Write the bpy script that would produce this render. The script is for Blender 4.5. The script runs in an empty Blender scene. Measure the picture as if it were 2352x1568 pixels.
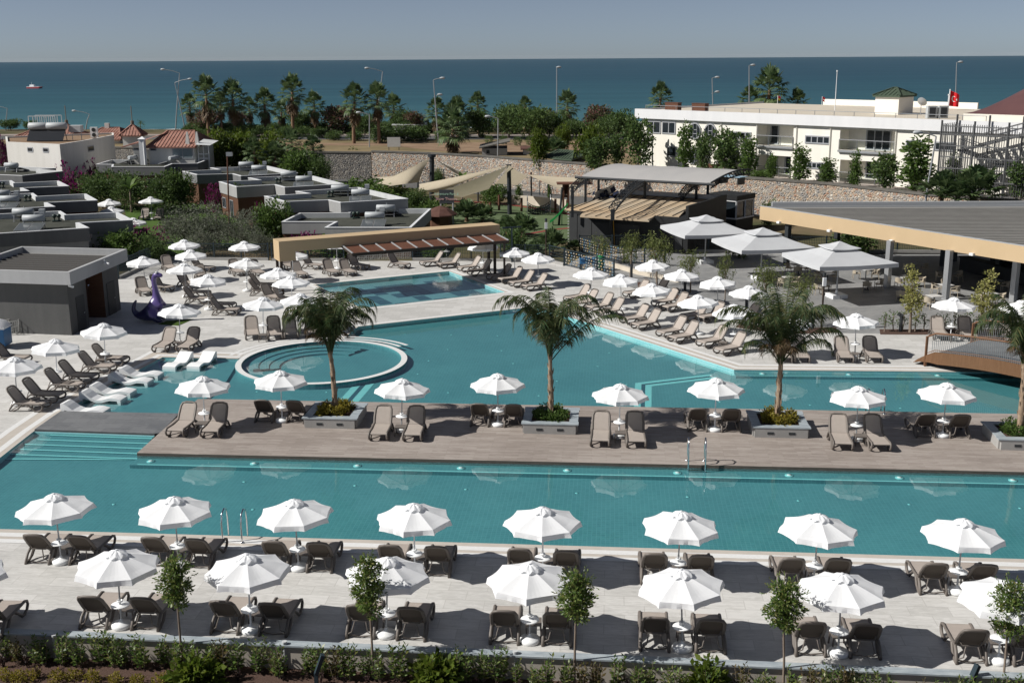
import bpy, bmesh, math, random
from mathutils import Vector, Matrix
from mathutils.geometry import tessellate_polygon
R = random.Random(7)
PI = math.pi
sc = bpy.context.scene
COL = sc.collection

# ---------- survey: a sighting (u, v on a 2352 x 1568 print) to the place it stands on ----------
FOC, HOR, ROLL, HC = 2600.0, 129.5, -0.0064, 16.0
PITCH = math.atan((784 - HOR) / FOC)
Fv = Vector((0, math.cos(PITCH), -math.sin(PITCH)))
Rv0 = Vector((1, 0, 0)); Uv0 = Rv0.cross(Fv)
Rv = Rv0 * math.cos(ROLL) + Uv0 * math.sin(ROLL)
Uv = -Rv0 * math.sin(ROLL) + Uv0 * math.cos(ROLL)
def ray(u, v): return Fv * FOC + Rv * (u - 1176) + Uv * (784 - v)
def P(u, v, z=0.0):
    r = ray(u, v); return Vector((0, 0, HC)) + r * ((z - HC) / r.z)
def PY(u, v, Y):
    r = ray(u, v); return Vector((0, 0, HC)) + r * (Y / r.y)
def ZD(k, x, y):
    if k == 'r1': return x / 7, 350 + y / 7
    if k == 'r2': return 294 + x / 7, 350 + y / 7
    if k == 'r3': return 574 + x / 7, 350 + y / 7
    if k == 'r4': return 798 + x / 7, 336 + y / 7
    if k == 'r5': return 1120 + x / 7, 336 + y / 7
    if k == 'r6': return 1288 + x / 5.6, 364 + y / 5.6
    if k == 'r7': return x / 5.09, 238 + y / 5.09
    c, r = int(k[1]) - 1, int(k[0]) - 1
    return c * 784 + x / 3, (0, 523, 1045)[r] + y / 3
def PZ(k, x, y, z=0.0): return P(*ZD(k, x, y), z)
ROW = math.radians(-5.0)
E1 = Vector((math.cos(ROW), math.sin(ROW), 0)); E2 = Vector((-math.sin(ROW), math.cos(ROW), 0))
def V(*a): return Vector(a)

# ---------- mesh builder ----------
class MB:
    def __init__(s): s.v = []; s.f = []; s.m = []; s.sm = []
    def add(s, vs, fs, mi=0, smooth=False):
        o = len(s.v); s.v += [tuple(p) for p in vs]
        for f in fs: s.f.append([i + o for i in f]); s.m.append(mi); s.sm.append(smooth)
    def box(s, c, d, rz=0.0, mi=0, tilt=None, taper=1.0):
        M = Matrix.Rotation(rz, 3, 'Z')
        if tilt is not None: M = M @ tilt
        vs = []
        for z in (-.5, .5):
            k = taper if z > 0 else 1.0
            for x, y in ((-.5, -.5), (.5, -.5), (.5, .5), (-.5, .5)):
                vs.append(M @ V(x * d[0] * k, y * d[1] * k, z * d[2]) + V(*c))
        s.add(vs, [(3, 2, 1, 0), (4, 5, 6, 7), (0, 1, 5, 4), (1, 2, 6, 5), (2, 3, 7, 6), (3, 0, 4, 7)], mi)
    def beam(s, a, b, w, h, mi=0):
        a = V(*a); b = V(*b); d = b - a; L = d.length
        if L < 1e-6: return
        t = d / L; up = V(0, 0, 1) if abs(t.z) < .95 else V(1, 0, 0)
        x = t.cross(up).normalized(); y = x.cross(t)
        vs = []
        for p in (a, b):
            for i, j in ((-1, -1), (1, -1), (1, 1), (-1, 1)): vs.append(p + x * (i * w / 2) + y * (j * h / 2))
        s.add(vs, [(3, 2, 1, 0), (4, 5, 6, 7), (0, 1, 5, 4), (1, 2, 6, 5), (2, 3, 7, 6), (3, 0, 4, 7)], mi)
    def tube(s, pts, r, n=8, mi=0, caps=True, sx=1.0):
        pts = [V(*p) for p in pts]; k = len(pts)
        rs = r if isinstance(r, (list, tuple)) else [r] * k
        vs = []; prev = None
        for i, p in enumerate(pts):
            t = (pts[min(i + 1, k - 1)] - pts[max(i - 1, 0)]).normalized()
            if prev is None:
                a = V(0, 0, 1) if abs(t.z) < .9 else V(1, 0, 0)
                x = t.cross(a).normalized()
            else:
                x = (prev - t * prev.dot(t)).normalized()
            prev = x; y = t.cross(x)
            for j in range(n):
                q = 2 * PI * j / n
                vs.append(p + (x * math.cos(q) * sx + y * math.sin(q)) * rs[i])
        fs = []
        for i in range(k - 1):
            for j in range(n):
                fs.append((i * n + j, i * n + (j + 1) % n, (i + 1) * n + (j + 1) % n, (i + 1) * n + j))
        s.add(vs, fs, mi, True)
        if caps: s.add(vs[:n], [tuple(range(n))[::-1]], mi); s.add(vs[-n:], [tuple(range(n))], mi)
    def lathe(s, prof, n=16, c=(0, 0, 0), mi=0, smooth=True):
        vs = []; k = len(prof)
        for r, z in prof:
            for j in range(n):
                q = 2 * PI * j / n; vs.append((c[0] + r * math.cos(q), c[1] + r * math.sin(q), c[2] + z))
        fs = []
        for i in range(k - 1):
            for j in range(n): fs.append((i * n + j, i * n + (j + 1) % n, (i + 1) * n + (j + 1) % n, (i + 1) * n + j))
        s.add(vs, fs, mi, smooth)
        if prof[0][0] > 1e-4: s.add(vs[:n], [tuple(range(n))[::-1]], mi)
        if prof[-1][0] > 1e-4: s.add(vs[-n:], [tuple(range(n))], mi)
    def prism(s, poly, z0, z1, mi=0, top=True, bot=False, holes=(), mtop=None, sides=True):
        poly = [(p[0], p[1]) for p in poly]
        A = sum(poly[i][0] * poly[(i + 1) % len(poly)][1] - poly[(i + 1) % len(poly)][0] * poly[i][1] for i in range(len(poly)))
        if A < 0: poly = poly[::-1]
        n = len(poly)
        if sides:
            vs = [(x, y, z0) for x, y in poly] + [(x, y, z1) for x, y in poly]
            s.add(vs, [(i, (i + 1) % n, n + (i + 1) % n, n + i) for i in range(n)], mi)
        loops = [[V(x, y, 0) for x, y in poly]] + [[V(p[0], p[1], 0) for p in h] for h in holes]
        flat = [p for l in loops for p in l]
        tr = tessellate_polygon(loops)
        def up(t):
            a, b, c = (flat[i] for i in t)
            return t if (b - a).cross(c - a).z > 0 else (t[0], t[2], t[1])
        tr = [up(t) for t in tr]
        if top: s.add([(p.x, p.y, z1) for p in flat], tr, mi if mtop is None else mtop)
        if bot: s.add([(p.x, p.y, z0) for p in flat], [t[::-1] for t in tr], mi)
    def build(s, name, mats, parent=None, loc=None, rz=0.0):
        me = bpy.data.meshes.new(name)
        me.from_pydata(s.v, [], s.f)
        if not isinstance(mats, (list, tuple)): mats = [mats]
        for m in mats: me.materials.append(m)
        if s.f:
            me.polygons.foreach_set('material_index', s.m)
            me.polygons.foreach_set('use_smooth', s.sm)
        me.update()
        o = bpy.data.objects.new(name, me); COL.objects.link(o)
        if parent is not None: o.parent = parent
        if loc is not None: o.location = loc
        o.rotation_euler.z = rz
        return o
def tag(o, label=None, cat=None, group=None, kind=None):
    if label: o['label'] = label
    if cat: o['category'] = cat
    if group: o['group'] = group
    if kind: o['kind'] = kind
    return o
def thing(name, label, cat, loc=(0, 0, 0), rz=0.0, group=None):
    o = bpy.data.objects.new(name, None); COL.objects.link(o)
    o.location = loc; o.rotation_euler.z = rz; o.empty_display_size = .1
    return tag(o, label, cat, group)
def dup(root, loc, rz=0.0, label=None, group=None, scale=None, rot=None):
    r = root.copy(); COL.objects.link(r); r.location = loc
    if rot is not None: r.rotation_euler = rot
    else: r.rotation_euler = (0, 0, rz)
    if scale is not None: r.scale = scale if isinstance(scale, (tuple, list)) else (scale,) * 3
    if label: r['label'] = label
    if group: r['group'] = group
    for ch in list(root.children):
        c = ch.copy(); COL.objects.link(c); c.parent = r
        for g in list(ch.children):
            d = g.copy(); COL.objects.link(d); d.parent = c
    return r
def proto_place(store, key, maker, loc, rz, label, group=None, scale=None, rot=None):
    """first use places the built thing, later uses copy it"""
    if key not in store:
        o = maker(); store[key] = o
        o.location = loc
        if rot is not None: o.rotation_euler = rot
        else: o.rotation_euler = (0, 0, rz)
        if scale is not None: o.scale = scale if isinstance(scale, (tuple, list)) else (scale,) * 3
        tag(o, label, None, group); return o
    return dup(store[key], loc, rz, label, group, scale, rot)
def struct(o): o['kind'] = 'structure'; return o
ORD = ['first', 'second', 'third', 'fourth', 'fifth', 'sixth', 'seventh', 'eighth', 'ninth', 'tenth', 'eleventh', 'twelfth', 'thirteenth']
def offset_line(pts, d, closed=False):
    """polyline shifted d metres to its left"""
    pts = [V(p[0], p[1], 0) for p in pts]; n = len(pts); out = []
    for i in range(n):
        a = pts[(i - 1) % n] if (closed or i > 0) else None
        b = pts[(i + 1) % n] if (closed or i < n - 1) else None
        ds = []
        if a is not None: ds.append((pts[i] - a).normalized())
        if b is not None: ds.append((b - pts[i]).normalized())
        ns = [V(-t.y, t.x, 0) for t in ds]
        m = sum(ns, V(0, 0, 0)).normalized()
        k = max(.4, m.dot(ns[0]))
        out.append(pts[i] + m * (d / k))
    return out
def ribbon(mb, pts, d0, d1, z, mi=0, closed=False):
    a = offset_line(pts, d0, closed); b = offset_line(pts, d1, closed); n = len(a)
    vs = [(p.x, p.y, z) for p in a] + [(p.x, p.y, z) for p in b]
    fs = []
    for i in range(n if closed else n - 1):
        j = (i + 1) % n
        fs.append((i, j, n + j, n + i) if d1 > d0 else (n + i, n + j, j, i))
    mb.add(vs, fs, mi)

# ---------- materials ----------
class NT:
    def __init__(s, m): s.t = m.node_tree; s.n = s.t.nodes; s.l = s.t.links
    def new(s, ty, **kw):
        n = s.n.new(ty)
        for k, v in kw.items():
            if k.startswith('i_'): n.inputs[k[2:].replace('_', ' ')].default_value = v
            else: setattr(n, k, v)
        return n
    def link(s, a, b): s.l.new(a, b)
def c4(c): return (c[0], c[1], c[2], 1.0)
def newmat(name):
    m = bpy.data.materials.new(name); m.use_nodes = True
    return m, NT(m), m.node_tree.nodes['Principled BSDF']
def ramp(nt, fac, stops, interp='LINEAR'):
    r = nt.new('ShaderNodeValToRGB'); r.color_ramp.interpolation = interp
    e = r.color_ramp.elements
    while len(e) < len(stops): e.new(.5)
    for el, (p, c) in zip(e, stops): el.position = p; el.color = c4(c)
    nt.link(fac, r.inputs['Fac']); return r.outputs['Color']
def noise(nt, co, scale, detail=4, rough=.55, stretch=None, dist=0.0):
    if stretch:
        mp = nt.new('ShaderNodeMapping'); mp.inputs['Scale'].default_value = stretch[:3]
        if len(stretch) > 3: mp.inputs['Rotation'].default_value = (0, 0, stretch[3])
        nt.link(co, mp.inputs['Vector']); co = mp.outputs['Vector']
    n = nt.new('ShaderNodeTexNoise', i_Scale=scale, i_Detail=detail, i_Roughness=rough, i_Distortion=dist)
    nt.link(co, n.inputs['Vector']); return n.outputs['Fac']
def mixc(nt, fac, a, b, mode='MIX'):
    m = nt.new('ShaderNodeMix', data_type='RGBA', blend_type=mode)
    for sock, val in ((0, fac), (6, a), (7, b)):
        if hasattr(val, 'links'): nt.link(val, m.inputs[sock])
        else: m.inputs[sock].default_value = val if sock == 0 else c4(val)
    return m.outputs[2]
def bumpn(nt, h, strength, dist=.02):
    b = nt.new('ShaderNodeBump', i_Strength=strength, i_Distance=dist); nt.link(h, b.inputs['Height']); return b.outputs['Normal']
def geo(nt): return nt.new('ShaderNodeNewGeometry')
def mat(name, col, rough=.6, spec=.3, col2=None, vs=2.0, metal=0.0, bump=0.0, bs=40.0, stretch=None, coat=0.0, world=False):
    m, nt, b = newmat(name)
    b.inputs['Base Color'].default_value = c4(col); b.inputs['Roughness'].default_value = rough
    b.inputs['Specular IOR Level'].default_value = spec; b.inputs['Metallic'].default_value = metal
    b.inputs['Coat Weight'].default_value = coat
    co = geo(nt).outputs['Position'] if world else nt.new('ShaderNodeTexCoord').outputs['Object']
    if col2 is not None:
        f = noise(nt, co, vs, 5, .6, stretch)
        nt.link(ramp(nt, f, [(.3, col), (.7, col2)]), b.inputs['Base Color'])
    if bump:
        nt.link(bumpn(nt, noise(nt, co, bs, 3, .6, stretch), bump, .02), b.inputs['Normal'])
    return m
def leafmat(name, cols, trans=.25, rough=.55, spec=.25):
    m, nt, b = newmat(name)
    g = geo(nt)
    n = len(cols)
    col = ramp(nt, g.outputs['Random Per Island'], [(i / max(1, n - 1), c) for i, c in enumerate(cols)])
    nt.link(col, b.inputs['Base Color']); b.inputs['Roughness'].default_value = rough
    b.inputs['Specular IOR Level'].default_value = spec
    tr = nt.new('ShaderNodeBsdfTranslucent'); nt.link(col, tr.inputs['Color'])
    mx = nt.new('ShaderNodeMixShader', i_Fac=trans + .12)
    nt.link(b.outputs[0], mx.inputs[1]); nt.link(tr.outputs[0], mx.inputs[2])
    nt.link(mx.outputs[0], nt.n['Material Output'].inputs['Surface'])
    return m
SKY_AIR, SKY_DUST, SKY_OZONE, SKY_SAT, SKY_STR, SUN_STR, EXPO = .42, .25, 3.5, .68, .053, 5.0, .22
HAZE = .000014
# ---------- the materials of the place ----------
M = {}
def tiles(name, sx, sy, cols, joint, rot, jw=.012, streak=(1.2, 5.0), rough=.55, jfac=.4, offs=.5, spec=.3, noise_amt=.55):
    m, nt, b = newmat(name)
    pos = geo(nt).outputs['Position']
    mp = nt.new('ShaderNodeMapping'); mp.inputs['Rotation'].default_value = (0, 0, -rot)
    nt.link(pos, mp.inputs['Vector']); co = mp.outputs['Vector']
    br = nt.new('ShaderNodeTexBrick', offset=offs, squash=1.0)
    for k, v in (('Scale', 1.0), ('Mortar Size', jw), ('Mortar Smooth', .1), ('Bias', 0.0), ('Brick Width', sx), ('Row Height', sy)): br.inputs[k].default_value = v
    br.inputs['Color1'].default_value = (0, 0, 0, 1); br.inputs['Color2'].default_value = (1, 1, 1, 1); br.inputs['Mortar'].default_value = (.5, .5, .5, 1)
    nt.link(co, br.inputs['Vector'])
    f = noise(nt, co, 1.6, 6, .65, (streak[0], streak[1], 1, .35), 1.2)
    big = noise(nt, co, .18, 3, .5)
    mm = nt.new('ShaderNodeMath', operation='MULTIPLY_ADD'); nt.link(br.outputs['Color'], mm.inputs[0]); mm.inputs[1].default_value = .22
    nt.link(f, mm.inputs[2])
    m2 = nt.new('ShaderNodeMath', operation='MULTIPLY_ADD'); nt.link(big, m2.inputs[0]); m2.inputs[1].default_value = .5; nt.link(mm.outputs[0], m2.inputs[2])
    col = ramp(nt, m2.outputs[0], [(.5, cols[0]), (.8, cols[1]), (1.08, cols[2])])
    jf = nt.new('ShaderNodeMath', operation='MULTIPLY'); nt.link(br.outputs['Fac'], jf.inputs[0]); jf.inputs[1].default_value = jfac
    nt.link(mixc(nt, jf.outputs[0], col, joint), b.inputs['Base Color'])
    b.inputs['Roughness'].default_value = rough; b.inputs['Specular IOR Level'].default_value = spec
    nt.link(bumpn(nt, f, .08, .01), b.inputs['Normal'])
    return m
M['deck'] = tiles('pale_stone_tiles', 1.2, .6, [(.37, .362, .345), (.485, .476, .455), (.57, .56, .54)], (.27, .258, .238), ROW)
M['terrace'] = tiles('grey_stone_tiles', 1.2, .6, [(.155, .157, .16), (.215, .217, .217), (.275, .275, .272)], (.12, .117, .113), math.radians(27))
M['wood_deck'] = tiles('weathered_plank_tiles', 1.2, .17, [(.20, .168, .147), (.275, .238, .212), (.35, .31, .28)], (.15, .125, .11), ROW, .006, (.8, 7.0), .6, .6)
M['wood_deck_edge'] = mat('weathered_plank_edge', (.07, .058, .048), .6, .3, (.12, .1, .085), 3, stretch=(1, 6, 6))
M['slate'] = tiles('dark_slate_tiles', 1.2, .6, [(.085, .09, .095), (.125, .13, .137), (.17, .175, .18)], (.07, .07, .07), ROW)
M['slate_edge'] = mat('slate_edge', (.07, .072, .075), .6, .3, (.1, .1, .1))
def pool_mat(name, cols, grid, grout, gf=.35):
    m, nt, b = newmat(name)
    pos = geo(nt).outputs['Position']
    mp = nt.new('ShaderNodeMapping'); mp.inputs['Rotation'].default_value = (0, 0, -ROW); nt.link(pos, mp.inputs['Vector'])
    # mosaic sheets on floor and on walls: the grid runs in all three directions
    sep = nt.new('ShaderNodeSeparateXYZ'); nt.link(mp.outputs['Vector'], sep.inputs[0])
    outs = []
    for ax in 'XYZ':
        a = nt.new('ShaderNodeMath', operation='DIVIDE'); nt.link(sep.outputs[ax], a.inputs[0]); a.inputs[1].default_value = grid
        fr = nt.new('ShaderNodeMath', operation='FRACT'); nt.link(a.outputs[0], fr.inputs[0])
        lt = nt.new('ShaderNodeMath', operation='LESS_THAN'); nt.link(fr.outputs[0], lt.inputs[0]); lt.inputs[1].default_value = .16
        outs.append(lt.outputs[0])
    g1 = nt.new('ShaderNodeMath', operation='MAXIMUM'); nt.link(outs[0], g1.inputs[0]); nt.link(outs[1], g1.inputs[1])
    gm = nt.new('ShaderNodeMath', operation='MULTIPLY'); nt.link(g1.outputs[0], gm.inputs[0]); gm.inputs[1].default_value = gf
    wn = nt.new('ShaderNodeTexWhiteNoise', noise_dimensions='3D')
    sn = nt.new('ShaderNodeVectorMath', operation='SNAP'); sn.inputs[1].default_value = (grid, grid, grid)
    nt.link(mp.outputs['Vector'], sn.inputs[0]); nt.link(sn.outputs[0], wn.inputs['Vector'])
    f = noise(nt, mp.outputs['Vector'], .35, 4, .6)
    ad = nt.new('ShaderNodeMath', operation='MULTIPLY_ADD'); nt.link(wn.outputs['Value'], ad.inputs[0]); ad.inputs[1].default_value = .25; nt.link(f, ad.inputs[2])
    col = ramp(nt, ad.outputs[0], [(.35, cols[0]), (.85, cols[1])])
    nt.link(mixc(nt, gm.outputs[0], col, grout), b.inputs['Base Color'])
    b.inputs['Roughness'].default_value = .35; b.inputs['Specular IOR Level'].default_value = .2
    return m
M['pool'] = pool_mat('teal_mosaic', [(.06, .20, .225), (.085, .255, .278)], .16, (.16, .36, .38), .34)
M['pool_wall_shade_lift'] = pool_mat('teal_mosaic_wall_shade_lift', [(.33, .62, .65), (.38, .66, .685)], .16, (.46, .7, .71), .4)  # wall colour lightened well past the floor mosaic to offset the walls' shade
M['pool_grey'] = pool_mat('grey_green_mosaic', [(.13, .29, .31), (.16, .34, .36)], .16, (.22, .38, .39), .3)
M['pool_line'] = mat('pale_teal_tile', (.2, .55, .56), .4, .2, (.26, .6, .6), 3, world=True)
M['pool_dark'] = mat('dark_blue_tile', (.035, .10, .13), .4, .2)
M['pool_white'] = mat('white_pool_fitting', (.7, .75, .75), .4)
def water(name, tint, ripple, scale):
    m, nt, b = newmat(name); nt.n.remove(b)
    pos = geo(nt).outputs['Position']
    h = noise(nt, pos, scale, 3, .5, None, .4)
    nb = bumpn(nt, h, ripple, .05)
    fr = nt.new('ShaderNodeFresnel', i_IOR=1.5); nt.link(nb, fr.inputs['Normal'])
    ior = nt.new('ShaderNodeMapRange'); nt.link(geo(nt).outputs['Backfacing'], ior.inputs[0])   # a thin sheet: the same from both sides
    ior.inputs[3].default_value = 1.5; ior.inputs[4].default_value = 1 / 1.5; nt.link(ior.outputs[0], fr.inputs['IOR'])
    gl = nt.new('ShaderNodeBsdfGlossy', i_Roughness=.02); nt.link(nb, gl.inputs['Normal'])
    tr = nt.new('ShaderNodeBsdfTransparent'); tr.inputs['Color'].default_value = c4(tint)
    mx = nt.new('ShaderNodeMixShader'); nt.link(fr.outputs[0], mx.inputs[0]); nt.link(tr.outputs[0], mx.inputs[1]); nt.link(gl.outputs[0], mx.inputs[2])
    nt.link(mx.outputs[0], nt.n['Material Output'].inputs['Surface'])
    return m
M['water'] = water('pool_water', (.86, .97, .97), .02, 2.2)
M['water_back'] = water('darker_pool_water', (.84, .94, .95), .10, 3.0)  # back pool: slightly darker tint and stronger ripple than the other pools
def sea():
    m, nt, b = newmat('sea_water'); nt.n.remove(b)
    pos = geo(nt).outputs['Position']
    f = noise(nt, pos, .02, 4, .6, (.25, 1.6, 1)); f2 = noise(nt, pos, .5, 6, .7, (.5, 1.5, 1))
    sep = nt.new('ShaderNodeSeparateXYZ'); nt.link(pos, sep.inputs[0])
    mr = nt.new('ShaderNodeMapRange'); nt.link(sep.outputs['Y'], mr.inputs[0])
    mr.inputs[1].default_value = 265; mr.inputs[2].default_value = 1100
    shore = ramp(nt, mr.outputs[0], [(0, (.055, .135, .155)), (.18, (.031, .087, .112)), (.6, (.025, .068, .096)), (1, (.025, .064, .093))])
    v = nt.new('ShaderNodeMath', operation='MULTIPLY_ADD'); nt.link(f2, v.inputs[0]); v.inputs[1].default_value = .45
    nt.link(f, v.inputs[2])
    col = mixc(nt, .5, shore, ramp(nt, v.outputs[0], [(.5, (.35, .35, .38)), (.95, (.66, .64, .62))]), 'OVERLAY')
    df = nt.new('ShaderNodeBsdfDiffuse'); nt.link(col, df.inputs['Color'])
    gl = nt.new('ShaderNodeBsdfGlossy', i_Roughness=.25); nt.link(bumpn(nt, f2, .8, .6), gl.inputs['Normal'])
    gl.inputs['Color'].default_value = (.7, .8, .9, 1)
    mx = nt.new('ShaderNodeMixShader', i_Fac=.1); nt.link(df.outputs[0], mx.inputs[1]); nt.link(gl.outputs[0], mx.inputs[2])
    nt.link(mx.outputs[0], nt.n['Material Output'].inputs['Surface'])
    return m
M['sea'] = sea()
def cloth(name, col, col2, vs, trans, stretch=None):
    m = mat(name, col, .8, .15, col2, vs, bump=.2, bs=6, stretch=stretch); nt = NT(m); b = nt.n['Principled BSDF']
    tr = nt.new('ShaderNodeBsdfTranslucent'); nt.link(b.inputs['Base Color'].links[0].from_socket, tr.inputs['Color'])
    mx = nt.new('ShaderNodeMixShader', i_Fac=trans); nt.link(b.outputs[0], mx.inputs[1]); nt.link(tr.outputs[0], mx.inputs[2]); nt.link(mx.outputs[0], nt.n['Material Output'].inputs['Surface'])
    return m
M['white_fabric'] = cloth('white_canvas', (.90, .91, .92), (.86, .87, .885), 1.5, .25)
M['grey_canvas'] = cloth('pale_grey_canvas', (.53, .545, .56), (.49, .50, .515), .8, .1)
M['white_paint'] = mat('white_powder_coat', (.74, .75, .76), .4, .4)
M['white_plastic'] = mat('white_plastic', (.78, .79, .79), .35, .45)
M['pole_grey'] = mat('galvanised_grey', (.38, .39, .40), .45, .5, metal=.2)
M['taupe'] = mat('taupe_resin', (.125, .108, .095), .5, .35, (.155, .135, .12), 3)
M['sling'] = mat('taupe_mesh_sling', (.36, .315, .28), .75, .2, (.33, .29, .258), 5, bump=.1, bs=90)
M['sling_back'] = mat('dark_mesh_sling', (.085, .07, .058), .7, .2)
M['chrome'] = mat('polished_steel', (.72, .73, .74), .15, .5, metal=1.0)
M['steel'] = mat('brushed_steel', (.42, .43, .44), .4, .5, metal=.6)
M['gutter'] = mat('white_gutter_grate', (.70, .70, .69), .5, .3, (.63, .63, .62), 8, world=True)
M['coping'] = mat('beige_stone_coping', (.44, .40, .355), .6, .3, (.5, .46, .41), 2, world=True)
M['marble'] = mat('grey_marble', (.24, .28, .31), .4, .4, (.40, .44, .46), 2.2, stretch=(1, 3, 1), world=True)
M['concrete'] = mat('fair_concrete', (.29, .285, .275), .75, .2, (.36, .35, .335), 1.5, bump=.1, world=True)
M['pale_concrete'] = mat('cream_concrete', (.50, .45, .37), .8, .2, (.58, .52, .43), .5, world=True)
M['beige_render'] = mat('beige_render', (.40, .365, .315), .8, .2, (.46, .42, .37), .8, world=True)
M['gold'] = mat('ochre_cladding', (.47, .35, .21), .6, .3, (.50, .375, .23), .4, world=True)
M['gold_top'] = M['gold']
M['dark_metal'] = mat('anthracite_metal', (.028, .032, .036), .5, .4)
M['brown_metal'] = mat('dark_brown_metal', (.035, .024, .018), .5, .3)
M['blue_black'] = mat('dark_blue_metal', (.02, .035, .045), .5, .4)
M['slat_brown'] = mat('red_brown_slats', (.165, .075, .048), .6, .3, (.2, .095, .062), 1.5, world=True)
def brick_grid(name, cols, mortar, sx, sy, rough=.75, bump=.3):
    m, nt, b = newmat(name)
    tc = nt.new('ShaderNodeTexCoord').outputs['UV']
    return m
def facade(name, col, col2, rough=.8, streak=.6):
    m, nt, b = newmat(name)
    pos = geo(nt).outputs['Position']
    f = noise(nt, pos, streak, 5, .65, (1.5, 1.5, .25)); f2 = noise(nt, pos, 7, 4, .6)
    v = nt.new('ShaderNodeMath', operation='MULTIPLY_ADD'); nt.link(f2, v.inputs[0]); v.inputs[1].default_value = .3; nt.link(f, v.inputs[2])
    nt.link(ramp(nt, v.outputs[0], [(.4, col), (.85, col2)]), b.inputs['Base Color'])
    b.inputs['Roughness'].default_value = rough; b.inputs['Specular IOR Level'].default_value = .2
    nt.link(bumpn(nt, f2, .1, .01), b.inputs['Normal'])
    return m
M['grey_render'] = facade('mid_grey_render', (.13, .135, .14), (.175, .178, .18))
M['light_grey_render'] = facade('light_grey_render', (.27, .272, .272), (.335, .335, .33))
M['hut_wall'] = facade('dark_grey_render', (.085, .086, .085), (.115, .115, .113))
M['hut_fascia'] = facade('hut_fascia_render', (.34, .345, .35), (.4, .405, .41))
M['white_render'] = facade('white_render', (.60, .585, .545), (.69, .675, .64))
M['cream_render'] = facade('cream_render', (.76, .73, .65), (.82, .79, .72))
M['band_render'] = facade('white_band_render', (.64, .645, .655), (.71, .71, .715))
M['cladding'] = mat('brown_timber_cladding', (.085, .042, .026), .7, .2, (.125, .065, .042), 2.5, stretch=(1, 1, 9), world=True)
M['parapet_white'] = facade('white_parapet', (.44, .455, .465), (.56, .57, .57))
M['shingle'] = mat('grey_green_roofing_felt', (.045, .048, .04), .9, .1, (.075, .078, .066), .8, bump=.3, bs=5, world=True)
M['window'] = mat('dark_window_glass', (.018, .024, .03), .08, .6)
M['window_frame'] = mat('grey_window_frame', (.33, .34, .36), .5, .4)
M['curtain'] = mat('pale_curtain_glass', (.2, .25, .27), .25, .5)
def rail_glass():
    m, nt, b = newmat('railing_glass'); nt.n.remove(b)
    tr = nt.new('ShaderNodeBsdfTransparent'); tr.inputs['Color'].default_value = (.78, .83, .82, 1)
    gl = nt.new('ShaderNodeBsdfGlossy', i_Roughness=.05); fr = nt.new('ShaderNodeFresnel', i_IOR=1.45)
    mx = nt.new('ShaderNodeMixShader'); nt.link(fr.outputs[0], mx.inputs[0]); nt.link(tr.outputs[0], mx.inputs[1]); nt.link(gl.outputs[0], mx.inputs[2])
    nt.link(mx.outputs[0], nt.n['Material Output'].inputs['Surface']); return m
M['glass'] = rail_glass()
def rubble(name, cols, mortar, scale):
    m, nt, b = newmat(name)
    pos = geo(nt).outputs['Position']
    wob = noise(nt, pos, 1.5, 3)
    v1 = nt.new('ShaderNodeTexVoronoi', i_Scale=scale, i_Randomness=1.0); nt.link(pos, v1.inputs['Vector'])
    v2 = nt.new('ShaderNodeTexVoronoi', feature='DISTANCE_TO_EDGE', i_Scale=scale, i_Randomness=1.0); nt.link(pos, v2.inputs['Vector'])
    sep = nt.new('ShaderNodeSeparateColor'); nt.link(v1.outputs['Color'], sep.inputs[0])
    n = len(cols)
    stone = ramp(nt, sep.outputs[0], [(i / n, c) for i, c in enumerate(cols)], 'CONSTANT')
    fine = noise(nt, pos, 9, 4, .6)
    stone = mixc(nt, .5, stone, ramp(nt, fine, [(.3, (.3, .3, .3)), (.7, (.7, .7, .7))]), 'OVERLAY')
    lt = nt.new('ShaderNodeMath', operation='LESS_THAN'); nt.link(v2.outputs['Distance'], lt.inputs[0]); lt.inputs[1].default_value = .045
    nt.link(mixc(nt, lt.outputs[0], stone, mortar), b.inputs['Base Color'])
    b.inputs['Roughness'].default_value = .85; b.inputs['Specular IOR Level'].default_value = .2
    nt.link(bumpn(nt, v2.outputs['Distance'], .8, .25), b.inputs['Normal'])
    return m
M['rubble'] = rubble('rubble_stone', [(.36, .31, .25), (.26, .245, .225), (.42, .33, .25), (.47, .43, .37), (.33, .20, .14), (.33, .30, .27), (.26, .25, .24), (.40, .30, .22)], (.35, .31, .265), 4.2)
M['rubble_grey'] = rubble('grey_rubble_stone', [(.16, .155, .15), (.23, .22, .2), (.12, .12, .12), (.28, .26, .235), (.2, .18, .16)], (.17, .16, .145), 4.2)
M['wall_cap'] = mat('dark_wall_cap', (.10, .095, .085), .8, .2, (.15, .14, .125), 1.5, world=True)
def rooftile():
    m, nt, b = newmat('terracotta_tiles')
    tc = nt.new('ShaderNodeTexCoord').outputs['Object']
    pos = geo(nt).outputs['Position']
    f = noise(nt, pos, 1.2, 5, .65); f2 = noise(nt, pos, 8, 3, .7)
    v = nt.new('ShaderNodeMath', operation='MULTIPLY_ADD'); nt.link(f2, v.inputs[0]); v.inputs[1].default_value = .5; nt.link(f, v.inputs[2])
    nt.link(ramp(nt, v.outputs[0], [(.45, (.19, .085, .062)), (.7, (.285, .135, .10)), (1.0, (.37, .205, .16))]), b.inputs['Base Color'])
    b.inputs['Roughness'].default_value = .8
    return m
M['rooftile'] = rooftile()
M['red_roof'] = mat('dark_red_sheet_roof', (.095, .046, .046), .6, .3, (.115, .056, .055), .6, world=True)
M['green_roof'] = mat('green_shingles', (.05, .075, .05), .85, .2, (.075, .1, .07), 2, bump=.3, bs=4, world=True)
M['brown_roof'] = mat('brown_shingles', (.085, .042, .032), .85, .2, (.12, .062, .05), 2, bump=.3, bs=4, world=True)
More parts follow.
